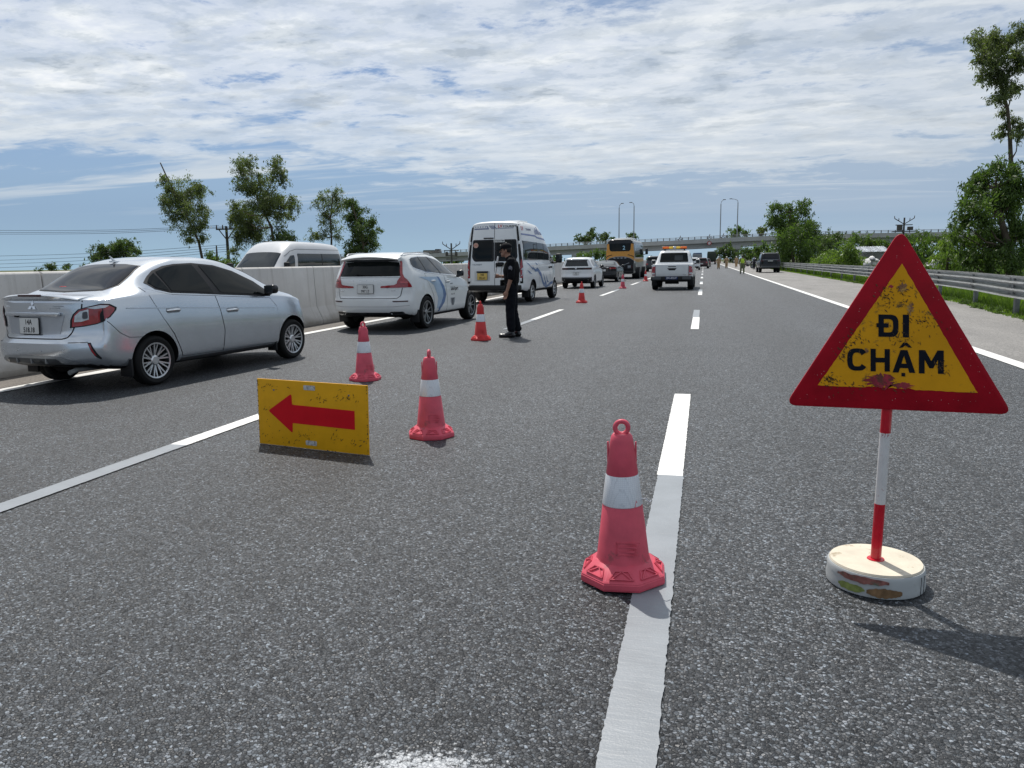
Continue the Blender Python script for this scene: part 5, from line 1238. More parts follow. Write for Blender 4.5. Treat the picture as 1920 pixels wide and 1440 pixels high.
def oncoming_van():
    r = place("oncoming_van", "pale grey high-roofed van beyond the concrete barrier, facing the camera", "van", -16.62, 30.55, 180); r.scale = (1.15, 1.14, 1.0)
    GR = pm("pale_grey_paint", (.52, .53, .545), .35, coat=.5, var=.05, vscale=1.5, dirt=((.40, .40, .40), .66, 2.0))
    b = Body(zt=[(-1.2, 2.24), (-.9, 2.30), (.5, 2.36), (1.9, 2.37), (2.3, 2.33), (2.7, 2.14), (3.1, 1.82), (3.45, 1.52), (3.75, 1.22), (4.05, 1.05), (4.3, .85)],
             zs=[(-1.2, 1.28), (2.4, 1.28), (3.1, 1.22), (3.7, 1.08), (4.3, .7)], w=[(-1.2, .90), (-.8, .94), (3.2, .94), (3.9, .86), (4.3, .72)], wt=[(-1.2, .72), (0, .75), (2.3, .75), (3.2, .76), (3.7, .76), (4.3, .55)],
             zb=[(-1.2, .3), (4.3, .3)], rear=[(.4, 0), (1.2, .03), (2.3, .12)], front=[(.4, .03), (.6, 0), (1.0, .08)], sw_r=.1, p_r=6, sw_f=.35, fil=.05, nx=46, bulge=.06, crown=.14)
    b.finish("body", GR, BLACKP, r, [(0, .36, .42), (3.1, .36, .42)])
    b.decal("side_window", round_poly([(-.95, 1.86), (2.30, 1.86), (2.32, 1.30), (-.95, 1.30)], .05), 'R', GLASSB, r, .005, .08, True)
    b.decal("door_window", round_poly([(2.50, 1.80), (2.72, 1.78), (3.22, 1.40), (3.28, 1.24), (2.52, 1.24)], .04), 'R', GLASSB, r, .005, .08, True)
    b.line("pillar_trim", [(.55, 1.86), (.55, 1.3)], 'R', INK, r, .05, .009, True)
    b.line("roof_gutter", [(-1.0, 2.03), (2.3, 2.03), (2.65, 1.95), (3.0, 1.75)], 'R', pm("gutter_grey", (.18, .19, .20), .5), r, .022, .006, True)
    b.decal("windscreen", [(2.98, -.66), (2.98, .66), (3.70, .72), (3.76, 0), (3.70, -.72)], 'T', GLASSB, r, .006, .07)
    for sg in (1, -1):
        mirror_part(r, 3.35, sg*1.08, 1.4, .15, .2, .26, BLACKP, sg*.9)
        b.decal("head_lamp", [(sg*.48, .92), (sg*.70, .95), (sg*.72, .75), (sg*.50, .74)], 'F', CLEARL, r, .007, .05)
    b.decal("grille", rect(-.4, .74, .4, .86), 'F', BLACKP, r, .006, .06)
    b.decal("front_bumper", rect(-.6, .34, .6, .5), 'F', BLACKP, r, .006, .06)
    plate(r, b, 0, .6, .34, .17, ["29B", "307.84"])
    for pts in ([(2.42, 1.25), (2.42, .45)], [(1.1, 1.25), (1.1, .45)], [(3.34, 1.2), (3.3, .5)]): b.line("door_seam", pts, 'R', INK, r, .01, .003, True)
    axle_set(r, b, (0, 3.1), .80, .35, .2, 'steel', .20, RIMS)
    return r

def far_car(name, label, X, Y, yaw, paint, h=1.48, lamp=True, kind='hatch', group=None, roof=None):
    r = place(name, label, "car", X, Y, yaw, group)
    hs = h/1.5
    b = Body(zt=[(-.9, 1.4*hs if kind == 'hatch' else 1.05), (-.5, 1.47*hs if kind == 'hatch' else 1.08), (.3, 1.5*hs*.98), (1.0, 1.5*hs), (1.6, 1.32*hs), (2.1, 1.06), (3.0, .92), (3.3, .72)], zs=[(-.9, 1.0), (2, .98), (3.3, .62)],
             w=[(-.9, .82), (-.4, .88), (2.5, .88), (3.3, .70)], wt=[(-.9, .62), (1.2, .62), (2.2, .7), (3.3, .55)], zb=[(-.9, .3), (3.3, .26)], rear=[(.3, .06), (.5, 0), (.9, .05), (1.4, .22)], front=[(.3, .05), (.5, 0), (.8, .1)], nx=26, ns=3)
    b.finish("body", paint, BLACKP, r, [(0, .33, .38), (2.5, .33, .38)])
    b.decal("rear_window", [(-.62, 1.08*hs), (.62, 1.08*hs), (.54, 1.35*hs), (-.54, 1.35*hs)], 'B', GLASS, r, .006, .1)
    b.decal("side_window", [(-.5, 1.06), (-.3, 1.36*hs), (1.2, 1.38*hs), (1.9, 1.04)], 'R', GLASS, r, .006, .1, True)
    for sg in (1, -1): b.decal("tail_lamp", [(sg*.56, .98), (sg*.80, .98), (sg*.80, .80), (sg*.58, .80)], 'B', REDL, r, .008, .07)
    bm = bmesh.new(); h_, n_ = b.cast(0, .72, 'B'); box(bm, (h_.x-.01, 0, .72), (.02, .36, .14), .004); obj("number_plate", bm, PLATEW, r)
    b.decal("rear_bumper", rect(-.75, .32, .75, .48), 'B', BLACKP, r, .006, .1)
    for x in (0, 2.5):
        for sg in (1, -1):
            bm = bmesh.new(); cyl(bm, (x, sg*.68, .33), (x, sg*.86, .33), .33, seg=20); w_ = obj("wheel", bm, TYRE, r)
            bm = bmesh.new(); cyl(bm, (x, sg*.855, .33), (x, sg*.868, .33), .20, .17, 16); obj("rim", bm, RIMD, w_)
    return r

def far_truck(name, label, X, Y, yaw, cargo, cab, L=6.0, H=2.9, Z=0.0, group=None, cat="truck", sc=1.0):
    r = place(name, label, cat, X, Y, yaw, group); r.location.z = Z; r.scale = (sc, sc, sc)
    bm = bmesh.new(); box(bm, (L/2-.8, 0, .78), (L, .9, .22), .02); obj("chassis", bm, BLACKP, r)
    bm = bmesh.new(); box(bm, (L*.33-.9, 0, .95+(H-.95)*.36), (L*.66, 2.2, (H-.95)*.72), .04)
    for i in range(7): box(bm, (-.9+L*.66*(i+.5)/7, 0, .95+(H-.95)*.36), (.07, 2.26, (H-.95)*.70), .01)
    obj("cargo_bed", bm, cargo, r)
    bm = bmesh.new(); prism(bm, round_poly([(L*.70-.9, .6), (L-.8, .6), (L-.75, 1.5), (L-1.05, H*.92), (L*.72-.9, H*.92)], .14), -1.05, 1.05, Matrix.Rotation(math.pi/2, 4, 'X'), .05); c = obj("cab", bm, cab, r)
    bm = bmesh.new()
    for sg in (1, -1): prism(bm, [(L*.76-.9, H*.55), (L-.95, H*.55), (L-1.12, H*.85), (L*.76-.9, H*.85)], sg*1.052-.006, sg*1.052+.006, Matrix.Rotation(math.pi/2, 4, 'X'))
    obj("cab_window", bm, GLASS, c)
    bm = bmesh.new(); box(bm, (-.95, 0, .72), (.1, 2.1, .24), .02); obj("rear_bumper", bm, BLACKP, r)
    for sg in (1, -1):
        bm = bmesh.new(); box(bm, (-1.01, sg*.85, .74), (.03, .3, .12), .01); obj("tail_lamp", bm, REDL, r)
    for x in (.5, L-1.6):
        for sg in (1, -1):
            bm = bmesh.new(); cyl(bm, (x, sg*.72, .48), (x, sg*1.06, .48), .48, seg=20); w_ = obj("wheel", bm, TYRE, r)
            bm = bmesh.new(); cyl(bm, (x, sg*1.055, .48), (x, sg*1.075, .48), .26, .2, 14); obj("rim", bm, RIMD, w_)
    return r

def all_vehicles():
    sedan(); suv_wagon(); tour_van(); pickup(); crossover(); black_sedan(); bus(); black_suv(); oncoming_van()
    DRED = pm("dark_red_paint", (.045, .012, .012), .25, coat=.6, var=.2); GREYC = pm("grey_paint", (.16, .165, .17), .3, .3, coat=.5)
    far_car("people_carrier", "dark grey people carrier seen between the orange bus and the pickup", -5.8, 93.5, 0, pm("charcoal_paint", (.03, .033, .036), .25, coat=.6), 1.85)
    far_car("white_hatchback", "white hatchback half hidden behind the right flank of the pickup", -1.35, 103.5, 0, WHITE, 1.6)
    far_car("dark_red_car", "dark red car just right of the pickup, past the white hatchback", -.25, 119, 4, DRED, 1.6)
    far_car("maroon_car", "maroon car with a dusty tail at the front of the stopped queue", .3, 142, 0, DRED, 1.5, kind='hatch')
    far_car("grey_saloon", "grey car far down the middle lane before the overpass", -2.1, 165, 0, GREYC, 1.5)
    far_car("silver_hatchback", "silver hatchback in the far queue beside the concrete barrier", -6.2, 125, 0, SILVER, 1.55)
    far_car("white_taxi", "small white car far ahead in the left lane beyond the coach", -6.0, 150, 0, WHITE, 1.5)
    far_truck("cargo_truck", "dark green cargo truck stopped far off under the overpass", 1.9, 205, 0, pm("army_green", (.035, .045, .032), .7), pm("dull_green_cab", (.05, .065, .05), .5), 8, 3.6)
    far_truck("box_truck", "grey truck behind the dark green cargo truck near the overpass", -1.6, 195, 0, pm("dull_grey_box", (.22, .23, .24), .6), pm("cab_blue", (.05, .09, .16), .4), 7, 3.2)
all_vehicles()
# ------------------------------------------------------------------ cones
PINKC = pm("faded_red_plastic", (.60, .085, .125), .45, spec=.3, var=.18, vscale=6, dirt=((.30, .075, .085), .63, 13))
ORANGEC = pm("red_orange_plastic", (.58, .045, .045), .42, var=.12, vscale=7)
def band_mat():
    m = bpy.data.materials.new("reflective_band"); m.use_nodes = True
    g = NT(m.node_tree); out = g.n('ShaderNodeOutputMaterial'); b = g.n('ShaderNodeBsdfPrincipled')
    tc = g.n('ShaderNodeTexCoord').outputs['Object']
    v = g.n('ShaderNodeTexVoronoi', {'Vector': tc, 'Scale': 120.0, 'Randomness': 0.25}, feature='DISTANCE_TO_EDGE').outputs['Distance']
    n = g.noise(tc, 9, 5, .6)
    c = g.mix(g.ramp(v, [(0.0, 0.0), (0.12, 1.0)]), (.50, .52, .55), (.66, .68, .71))
    c = g.mix(g.ramp(n, [(.55, 0.0), (.75, .5)]), c, (.40, .41, .43))
    g.set(b, 'Base Color', c); g.set(b, 'Roughness', .35); g.set(b, 'Metallic', .15)
    g.t.links.new(b.outputs[0], out.inputs[0]); return m
BAND = band_mat()

def cone(label, X, Y, mat, yaw=0.0, lean=(0, 0), torn=False, loop_yaw=0.0, s=1.0):
    r = thing("traffic_cone", label, "traffic cone", (X, Y, 0.0085 if abs(X+.3) < .2 else 0.0), yaw, "traffic cones across the road")
    r.scale = (s, s, s); r.rotation_euler = (lean[0], lean[1], yaw)
    bm = bmesh.new()
    lathe(bm, [(.140, .0), (.192, .0), (.197, .006), (.195, .034), (.184, .045), (.128, .092), (.116, .094)], 8, twist=math.pi/8, caps=False)
    bmesh.ops.bevel(bm, geom=[e for e in bm.edges if e.calc_length() > .03], offset=.004, segments=2, affect='EDGES')
    for k in range(8):   # pressed ridges on the sloping top of the foot
        a = 2*math.pi*k/8
        fr = plane_frame((.1535*math.cos(a), .1535*math.sin(a), .0650), (-math.sin(a), math.cos(a), 0), (-.77*math.cos(a), -.77*math.sin(a), .64))
        q = [(-.052, -.020), (.052, -.020), (.028, .019), (-.028, .019)]
        for i in range(4):
            a0, a1 = Vector(q[i]), Vector(q[(i+1) % 4]); d = (a1-a0).normalized(); n2 = Vector((-d.y, d.x))*.0022
            prism(bm, [tuple(a0+n2), tuple(a0-n2), tuple(a1-n2), tuple(a1+n2)], -.002, .0024, fr)
        for x0, x1 in ((-.028, .0), (.028, .0)):
            a0, a1 = Vector((x0*1.6, -.020)), Vector((x1, .019)); d = (a1-a0).normalized(); n2 = Vector((-d.y, d.x))*.0022
            prism(bm, [tuple(a0+n2), tuple(a0-n2), tuple(a1-n2), tuple(a1+n2)], -.002, .0024, fr)
    obj("foot", bm, mat, r, 30)
    bm = bmesh.new()
    R = lambda z: .116+(.047-.116)*(z-.09)/(.645-.09)
    prof = [(R(.088)+.004, .086), (R(.10), .100), (R(.335)+.0015, .335), (R(.337)-.002, .340), (R(.470)-.002, .470), (R(.474)+.0015, .476), (R(.62), .620), (R(.64)-.002, .640), (.038, .650), (.0, .652)]
    lathe(bm, prof, 40)
    box(bm, (-R(.55)-.001, 0, .55), (.008, .010, .13), .003); box(bm, (R(.55)+.001, 0, .55), (.008, .010, .13), .003)
    fr = plane_frame((.025, -R(.165)-.0005, .165), (1, .0, 0), (0, .10, 1))
    for x0, y0, x1, y1 in ((-.05, -.028, .05, -.025), (-.05, .025, .05, .028), (-.05, -.028, -.047, .028), (.047, -.028, .05, .028), (-.04, .006, .04, .014), (-.035, -.014, .03, -.006)):
        prism(bm, rect(x0, y0, x1, y1), -.006, .0016, fr)
    obj("cone_body", bm, mat, r, 40)
    bm = bmesh.new()
    lathe(bm, [(R(.338)+.0005, .338), (R(.338)+.0028, .341), (R(.471)+.0028, .470), (R(.471)+.0005, .473)], 48, caps=False)
    if torn:
        tube(bm, [(.075, -.02, .36), (.10, -.03, .372), (.118, -.025, .352), (.125, -.02, .36)], .003, 5)
    obj("reflective_band", bm, BAND, r, 40)
    if torn:
        bm = bmesh.new(); a = rad(-42); q = R(.36)+.0034
        fr = plane_frame((q*math.cos(a)*.995, q*math.sin(a)*.995, .352), (-math.sin(a), math.cos(a), 0), (-.10*math.cos(a), -.10*math.sin(a), 1))
        prism(bm, [(-.014, -.012), (.010, -.012), (.004, .004), (-.003, .018)], -.004, .0008, fr); obj("tear", bm, mat, r)
    bm = bmesh.new()
    mt = Matrix.Translation((0, 0, .676)) @ Matrix.Rotation(loop_yaw, 4, 'Z') @ Matrix.Rotation(math.pi/2, 4, 'X')
    lathe(bm, [(.028+.0105*math.cos(2*math.pi*k/10), .012*math.sin(2*math.pi*k/10)) for k in range(10)], 28, mt, close=True)
    obj("carry_loop", bm, mat, r, 80)
    return r

cone("faded red cone on the lane line nearest the camera, its white band torn", -.318, 3.275, PINKC, .06, (0, rad(-1.0)), True, .12)
cone("faded red cone standing alone right of the yellow arrow board", -2.14, 5.83, PINKC, .40, (0, 0), False, 1.35)
cone("faded red cone behind the top right corner of the arrow board", -4.0, 8.62, PINKC, .9, (0, 0), False, .2)
cone("bright red cone at the feet of the officer in black", -3.92, 13.45, ORANGEC, .2, (0, 0), False, 1.4)
cone("bright red cone right of the white crossover, fourth ahead of the arrow board", -3.98, 25.9, ORANGEC, .5, (0, 0), False, 1.5)
cone("faded pale red cone between the black saloon and the pickup", -3.93, 39.1, PINKC, .3, (0, 0), False, 1.2)
cone("small distant red cone just left of the pickup's rear wheel", -3.72, 52.0, ORANGEC, .1, (0, 0), False, 1.0)

# ------------------------------------------------------------------ signs
SIGNR = pm("worn_red_sign", (.33, .004, .014), .45, spec=.15, var=.22, vscale=6, dirt=((.10, .012, .016), .63, 7))
SIGNY = pm("worn_yellow_sign", (.68, .32, .008), .5, spec=.15, var=.10, vscale=7, dirt=((.17, .10, .03), .585, 15))
BOARDY = pm("worn_yellow_board", (.72, .36, .010), .5, spec=.15, var=.08, vscale=6, dirt=((.10, .065, .03), .635, 11))
ARROWR = pm("red_arrow_film", (.60, .006, .016), .45, spec=.15, var=.08)
CREAM = pm("cream_concrete", (.60, .545, .44), .8, var=.10, vscale=9, bump=.3, bscale=70, dirt=((.36, .30, .21), .60, 16))

def warning_sign():
    Ys = 3.43
    S = lambda px, py: at(px, py, Ys)
    base = Vector((.752, 3.455, 0))
    r = thing("warning_sign", "triangular red and yellow slow-down sign on a striped pole with a round base", "road sign", base)
    fr = plane_frame((0, Ys, 0), (1, 0, 0), (0, 0, 1))
    P = lambda p: (S(*p).x-base.x, S(*p).z)
    # local plane: x right, z up, at y = Ys-base.y
    m = Matrix.Translation((0, Ys-base.y, 0)) @ Matrix.Rotation(math.pi/2, 4, 'X')
    tri = [P((1690, 428)), P((1472, 760)), P((1900, 778))]
    outer = round_poly(tri, .052, 8)
    bm = bmesh.new(); prism(bm, outer, -.012, .0, m, .003); plate_ = obj("sign_board", bm, SIGNR, r, 30)
    inner = [P((1691.3, 494.2)), P((1533.2, 722.5)), P((1832.6, 736.5))]
    rng = random.Random(3); rag = []
    for i in range(3):
        a, b = Vector(inner[i]), Vector(inner[(i+1) % 3]); n2 = Vector((-(b-a).y, (b-a).x)).normalized()
        for k in range(40):
            t = k/40; j = rng.uniform(-.0012, .0012)
            if i == 1 and .30 < t < .62: j += rng.uniform(.0, .007)
            rag.append(tuple(a.lerp(b, t)+n2*j))
    def flat(name, polys, mat, z, thick=.0012):
        bm = bmesh.new()
        for pl in polys:
            vs = [bm.verts.new((x, y, z)) for x, y in pl]
            for t in tessellate_polygon([[v.co for v in vs]]):
                try: bm.faces.new([vs[k] for k in t])
                except ValueError: pass
        bmesh.ops.recalc_face_normals(bm, faces=bm.faces[:])
        e = bmesh.ops.extrude_face_region(bm, geom=bm.faces[:])
        bmesh.ops.translate(bm, verts=[g for g in e['geom'] if isinstance(g, bmesh.types.BMVert)], vec=(0, 0, thick))
        bmesh.ops.transform(bm, matrix=m, verts=bm.verts[:]); bmesh.ops.recalc_face_normals(bm, faces=bm.faces[:])
        o_ = obj(name, bm, mat, plate_, None)
        return tag(o_, kind='stuff') if name in ('scratches', 'chips') else o_
    flat("yellow_panel", [rag], SIGNY, .0005)
    k = 3.891; K = lambda x, y: P((x/k+1460, y/k+430))
    def letter(loops, x0, y0, x1, y1):
        bm = bmesh.new(); L3 = []
        for lp in loops:
            q = []
            for u_, v_ in lp:
                px = x0+(x1-x0)*u_; py = y0+(y1-y0)*v_+.022*(px-(x0+x1)/2); k_ = K(px, py); q.append(Vector((k_[0], k_[1], .0022)))
            L3.append(q)
        vs = [bm.verts.new(p) for q in L3 for p in q]
        for t in tessellate_polygon(L3):
            try: bm.faces.new([vs[i] for i in t])
            except ValueError: pass
        bmesh.ops.recalc_face_normals(bm, faces=bm.faces[:])
        e = bmesh.ops.extrude_face_region(bm, geom=bm.faces[:])
        bmesh.ops.translate(bm, verts=[g for g in e['geom'] if isinstance(g, bmesh.types.BMVert)], vec=(0, 0, .0010))
        bmesh.ops.transform(bm, matrix=m, verts=bm.verts[:]); bmesh.ops.recalc_face_normals(bm, faces=bm.faces[:])
        obj("sign_lettering", bm, SL, plate_, None)
    arc = lambda rx, ry, a0, a1, n: [(.5+rx*math.cos(rad(a0+(a1-a0)*i/n))*min(1.12, 1/max(.72, (abs(math.cos(rad(a0+(a1-a0)*i/n)))**3+abs(math.sin(rad(a0+(a1-a0)*i/n)))**3)**(1/3))), .5-ry*math.sin(rad(a0+(a1-a0)*i/n))*min(1.12, 1/max(.72, (abs(math.cos(rad(a0+(a1-a0)*i/n)))**3+abs(math.sin(rad(a0+(a1-a0)*i/n)))**3)**(1/3)))) for i in range(n+1)]
    GL = {'D': [round_poly([(0, 0), (1, 0), (1, 1), (0, 1)], [0, .38, .38, 0], 7), round_poly([(.27, .20), (.73, .20), (.73, .80), (.27, .80)], [0, .2, .2, 0], 5)],
          'I': [rect(0, 0, 1, 1)], 'C': [arc(.5, .5, 36, 324, 30)+arc(.24, .31, 326, 34, 26)],
          'H': [[(0, 0), (.27, 0), (.27, .39), (.73, .39), (.73, 0), (1, 0), (1, 1), (.73, 1), (.73, .60), (.27, .60), (.27, 1), (0, 1)]],
          'A': [[(0, 1), (.35, 0), (.65, 0), (1, 1), (.74, 1), (.675, .80), (.325, .80), (.26, 1)], [(.39, .60), (.61, .60), (.5, .25)]],
          'M': [[(0, 0), (.25, 0), (.5, .47), (.75, 0), (1, 0), (1, 1), (.77, 1), (.77, .40), (.575, .77), (.425, .77), (.23, .40), (.23, 1), (0, 1)]]}
    SL = pm("sign_black", (.007, .009, .016), .6, spec=.1, var=.3, vscale=14, dirt=((.09, .065, .03), .66, 22))
    for ch, bb in (("D", (727, 622, 873, 784)), ("I", (905, 622, 950, 788)), ("C", (500, 868, 645, 1030)), ("H", (670, 872, 810, 1036)), ("A", (830, 880, 996, 1045)), ("M", (1022, 882, 1203, 1052))): letter(GL[ch], *bb)
    flat("letter_bar", [[K(712, 684), K(800, 687), K(800, 716), K(712, 713)]], SL, .0036, .0008)
    flat("letter_circumflex", [[K(878, 864), K(908, 826), K(938, 828), K(972, 862), K(945, 862), K(923, 845), K(903, 862)]], SL, .0022, .001)
    flat("letter_dot", [[K(895, 1046), K(922, 1047), K(922, 1073), K(895, 1072)]], SL, .0022, .001)
    def smear(cx, cy, rx, ry, n, seed):
        rg = random.Random(seed); return [K(cx+rx*math.cos(2*math.pi*i/n)*rg.uniform(.40, 1.15), cy+ry*math.sin(2*math.pi*i/n)*rg.uniform(.40, 1.15)) for i in range(n)]
    SMR = pm("smeared_red", (.34, .03, .05), .5, var=.4, vscale=16, dirt=((.14, .04, .03), .5, 20))
    for q in (smear(742, 1108, 118, 66, 44, 1), smear(905, 1142, 80, 26, 34, 2), smear(822, 417, 22, 13, 12, 3)): flat("paint_smear", [q], SMR, .0024, .0006)
    for q in (smear(905, 425, 46, 40, 40, 8), smear(960, 575, 30, 54, 40, 9), smear(640, 885, 18, 22, 24, 10)): flat("scrape", [q], pm("brown_scrape", (.22, .11, .055), .6, var=.5, vscale=40, dirt=((.50, .29, .06), .47, 30)), .0024, .0006)
    rg = random.Random(5); sc = []
    for i in range(380):
        ex = rg.choice([(900, 470, 90, 90), (780, 480, 60, 80), (1060, 690, 110, 70), (560, 790, 60, 60), (480, 900, 50, 60), (700, 1150, 260, 60), (1180, 1000, 60, 60), (380, 1100, 70, 40), (900, 800, 130, 60)])
        cx, cy = rg.gauss(ex[0], ex[2]*.6), rg.gauss(ex[1], ex[3]*.6); a = rg.gauss(rad(48), .5); L = rg.uniform(6, 36); w_ = rg.uniform(.9, 4.4)
        dx, dy = math.cos(a)*L/2, math.sin(a)*L/2; nx, ny = -math.sin(a)*w_, math.cos(a)*w_
        sc.append([K(cx-dx, cy-dy), K(cx+nx, cy+ny), K(cx+dx, cy+dy), K(cx-nx, cy-ny)])
    flat("scratches", sc, pm("scratch_brown", (.085, .045, .018), .6, var=.3), .0030, .0004)
    sc = []
    for i in range(60):
        t = rg.random(); q = rg.choice([((930, 110), (200, 1200)), ((930, 110), (1560, 1230)), ((150, 1220), (1600, 1270))])
        cx = q[0][0]+(q[1][0]-q[0][0])*t+rg.uniform(-30, 30); cy = q[0][1]+(q[1][1]-q[0][1])*t+rg.uniform(-18, 18); s_ = rg.uniform(1.5, 4.5)
        sc.append([K(cx-s_, cy), K(cx, cy+s_*.8), K(cx+s_, cy), K(cx, cy-s_)])
    flat("chips", sc, pm("chip_pink", (.48, .20, .20), .6), .0008, .0004)
    # pole in painted bands, leaning a touch
    top = Vector((S(1667, 757).x-base.x, .003, S(1667, 757).z)); bot = Vector((.0, .0, .095))
    lerp = lambda t: bot.lerp(top, t)
    bm = bmesh.new(); cyl(bm, lerp(0), lerp(1.10), .0200, seg=20); pole = obj("pole", bm, SIGNR, r, 40)
    bm = bmesh.new(); cyl(bm, lerp(.37), lerp(.815), .0212, seg=20); obj("white_band", bm, pm("chipped_white", (.62, .61, .60), .5, var=.12, dirt=((.30, .05, .05), .60, 30)), pole, 40)
    bm = bmesh.new(); cyl(bm, lerp(.0), lerp(.37), .0216, seg=20); obj("red_band", bm, pm("glossy_red", (.50, .006, .020), .3, coat=.4, var=.12, vscale=20), pole, 40)
    bm = bmesh.new(); cyl(bm, lerp(.815), lerp(.985), .0212, seg=20); obj("red_band", bm, pm("glossy_red", (.50, .006, .020), .3, coat=.4, var=.12, vscale=20), pole, 40)
    bm = bmesh.new(); box(bm, (top.x, .016, top.z+.12), (.05, .02, .06), .004); box(bm, (top.x, .016, top.z+.32), (.4, .018, .03), .004); obj("back_bracket", bm, GALVP, r)
    bm = bmesh.new()
    lathe(bm, [(.0, .0), (.188, .0), (.196, .006), (.198, .03), (.192, .06), (.196, .082), (.190, .094), (.0, .097)], 56)
    foot = obj("round_base", bm, pm("base_sleeve", (.42, .44, .44), .5, var=.10, vscale=8, dirt=((.28, .27, .24), .62, 12)), r, 40)
    bm = bmesh.new(); lathe(bm, [(.0, .0965), (.187, .0955), (.183, .1035), (.0, .1045)], 56); obj("concrete_fill", bm, CREAM, foot, 40)
    def wrap(a0, a1, z0, z1, mat, seed, name):
        bm = bmesh.new(); n = 16; rg = random.Random(seed)
        lo = [bm.verts.new((.1995*math.cos(rad(a0+(a1-a0)*i/n)), .1995*math.sin(rad(a0+(a1-a0)*i/n)), z0+rg.uniform(0, .006)+(z1-z0)*.5*(1-math.sin(math.pi*min(.97, max(.03, i/n)))**.35))) for i in range(n+1)]
        hi = [bm.verts.new((.1995*math.cos(rad(a0+(a1-a0)*i/n)), .1995*math.sin(rad(a0+(a1-a0)*i/n)), z1-rg.uniform(0, .006)-(z1-z0)*.45*(1-math.sin(math.pi*min(.97, max(.03, i/n)))**.35))) for i in range(n+1)]
        for i in range(n): bm.faces.new((lo[i], lo[i+1], hi[i+1], hi[i]))
        obj(name, bm, mat, foot, 60)
    wrap(-148, -86, .058, .092, pm("fruit_print_red", (.24, .10, .085), .5, var=.5, vscale=40, dirt=((.12, .14, .10), .52, 25)), 1, "printed_label")
    wrap(-146, -112, .012, .050, pm("fruit_print_green", (.20, .24, .07), .5, var=.4, vscale=30, dirt=((.02, .03, .02), .60, 20)), 2, "printed_label")
    wrap(-110, -70, .008, .054, pm("fruit_print_brown", (.20, .12, .06), .5, var=.5, vscale=22, dirt=((.30, .28, .25), .60, 14)), 3, "printed_label")
    bm = bmesh.new()
    for a in (-40, -32): tube(bm, [(.1985*math.cos(rad(a)), .1985*math.sin(rad(a)), z) for z in (.004, .03, .06, .085)], .0012, 5)
    obj("crack", bm, INK, foot)
    bm = bmesh.new(); lathe(bm, [(.0216, .104), (.036, .1046), (.034, .1080), (.0216, .110)], 20, Matrix.Identity(4)); obj("weld_collar", bm, pm("glossy_red", (.50, .006, .020), .3, coat=.4, var=.12, vscale=20), foot)
    return r
warning_sign()

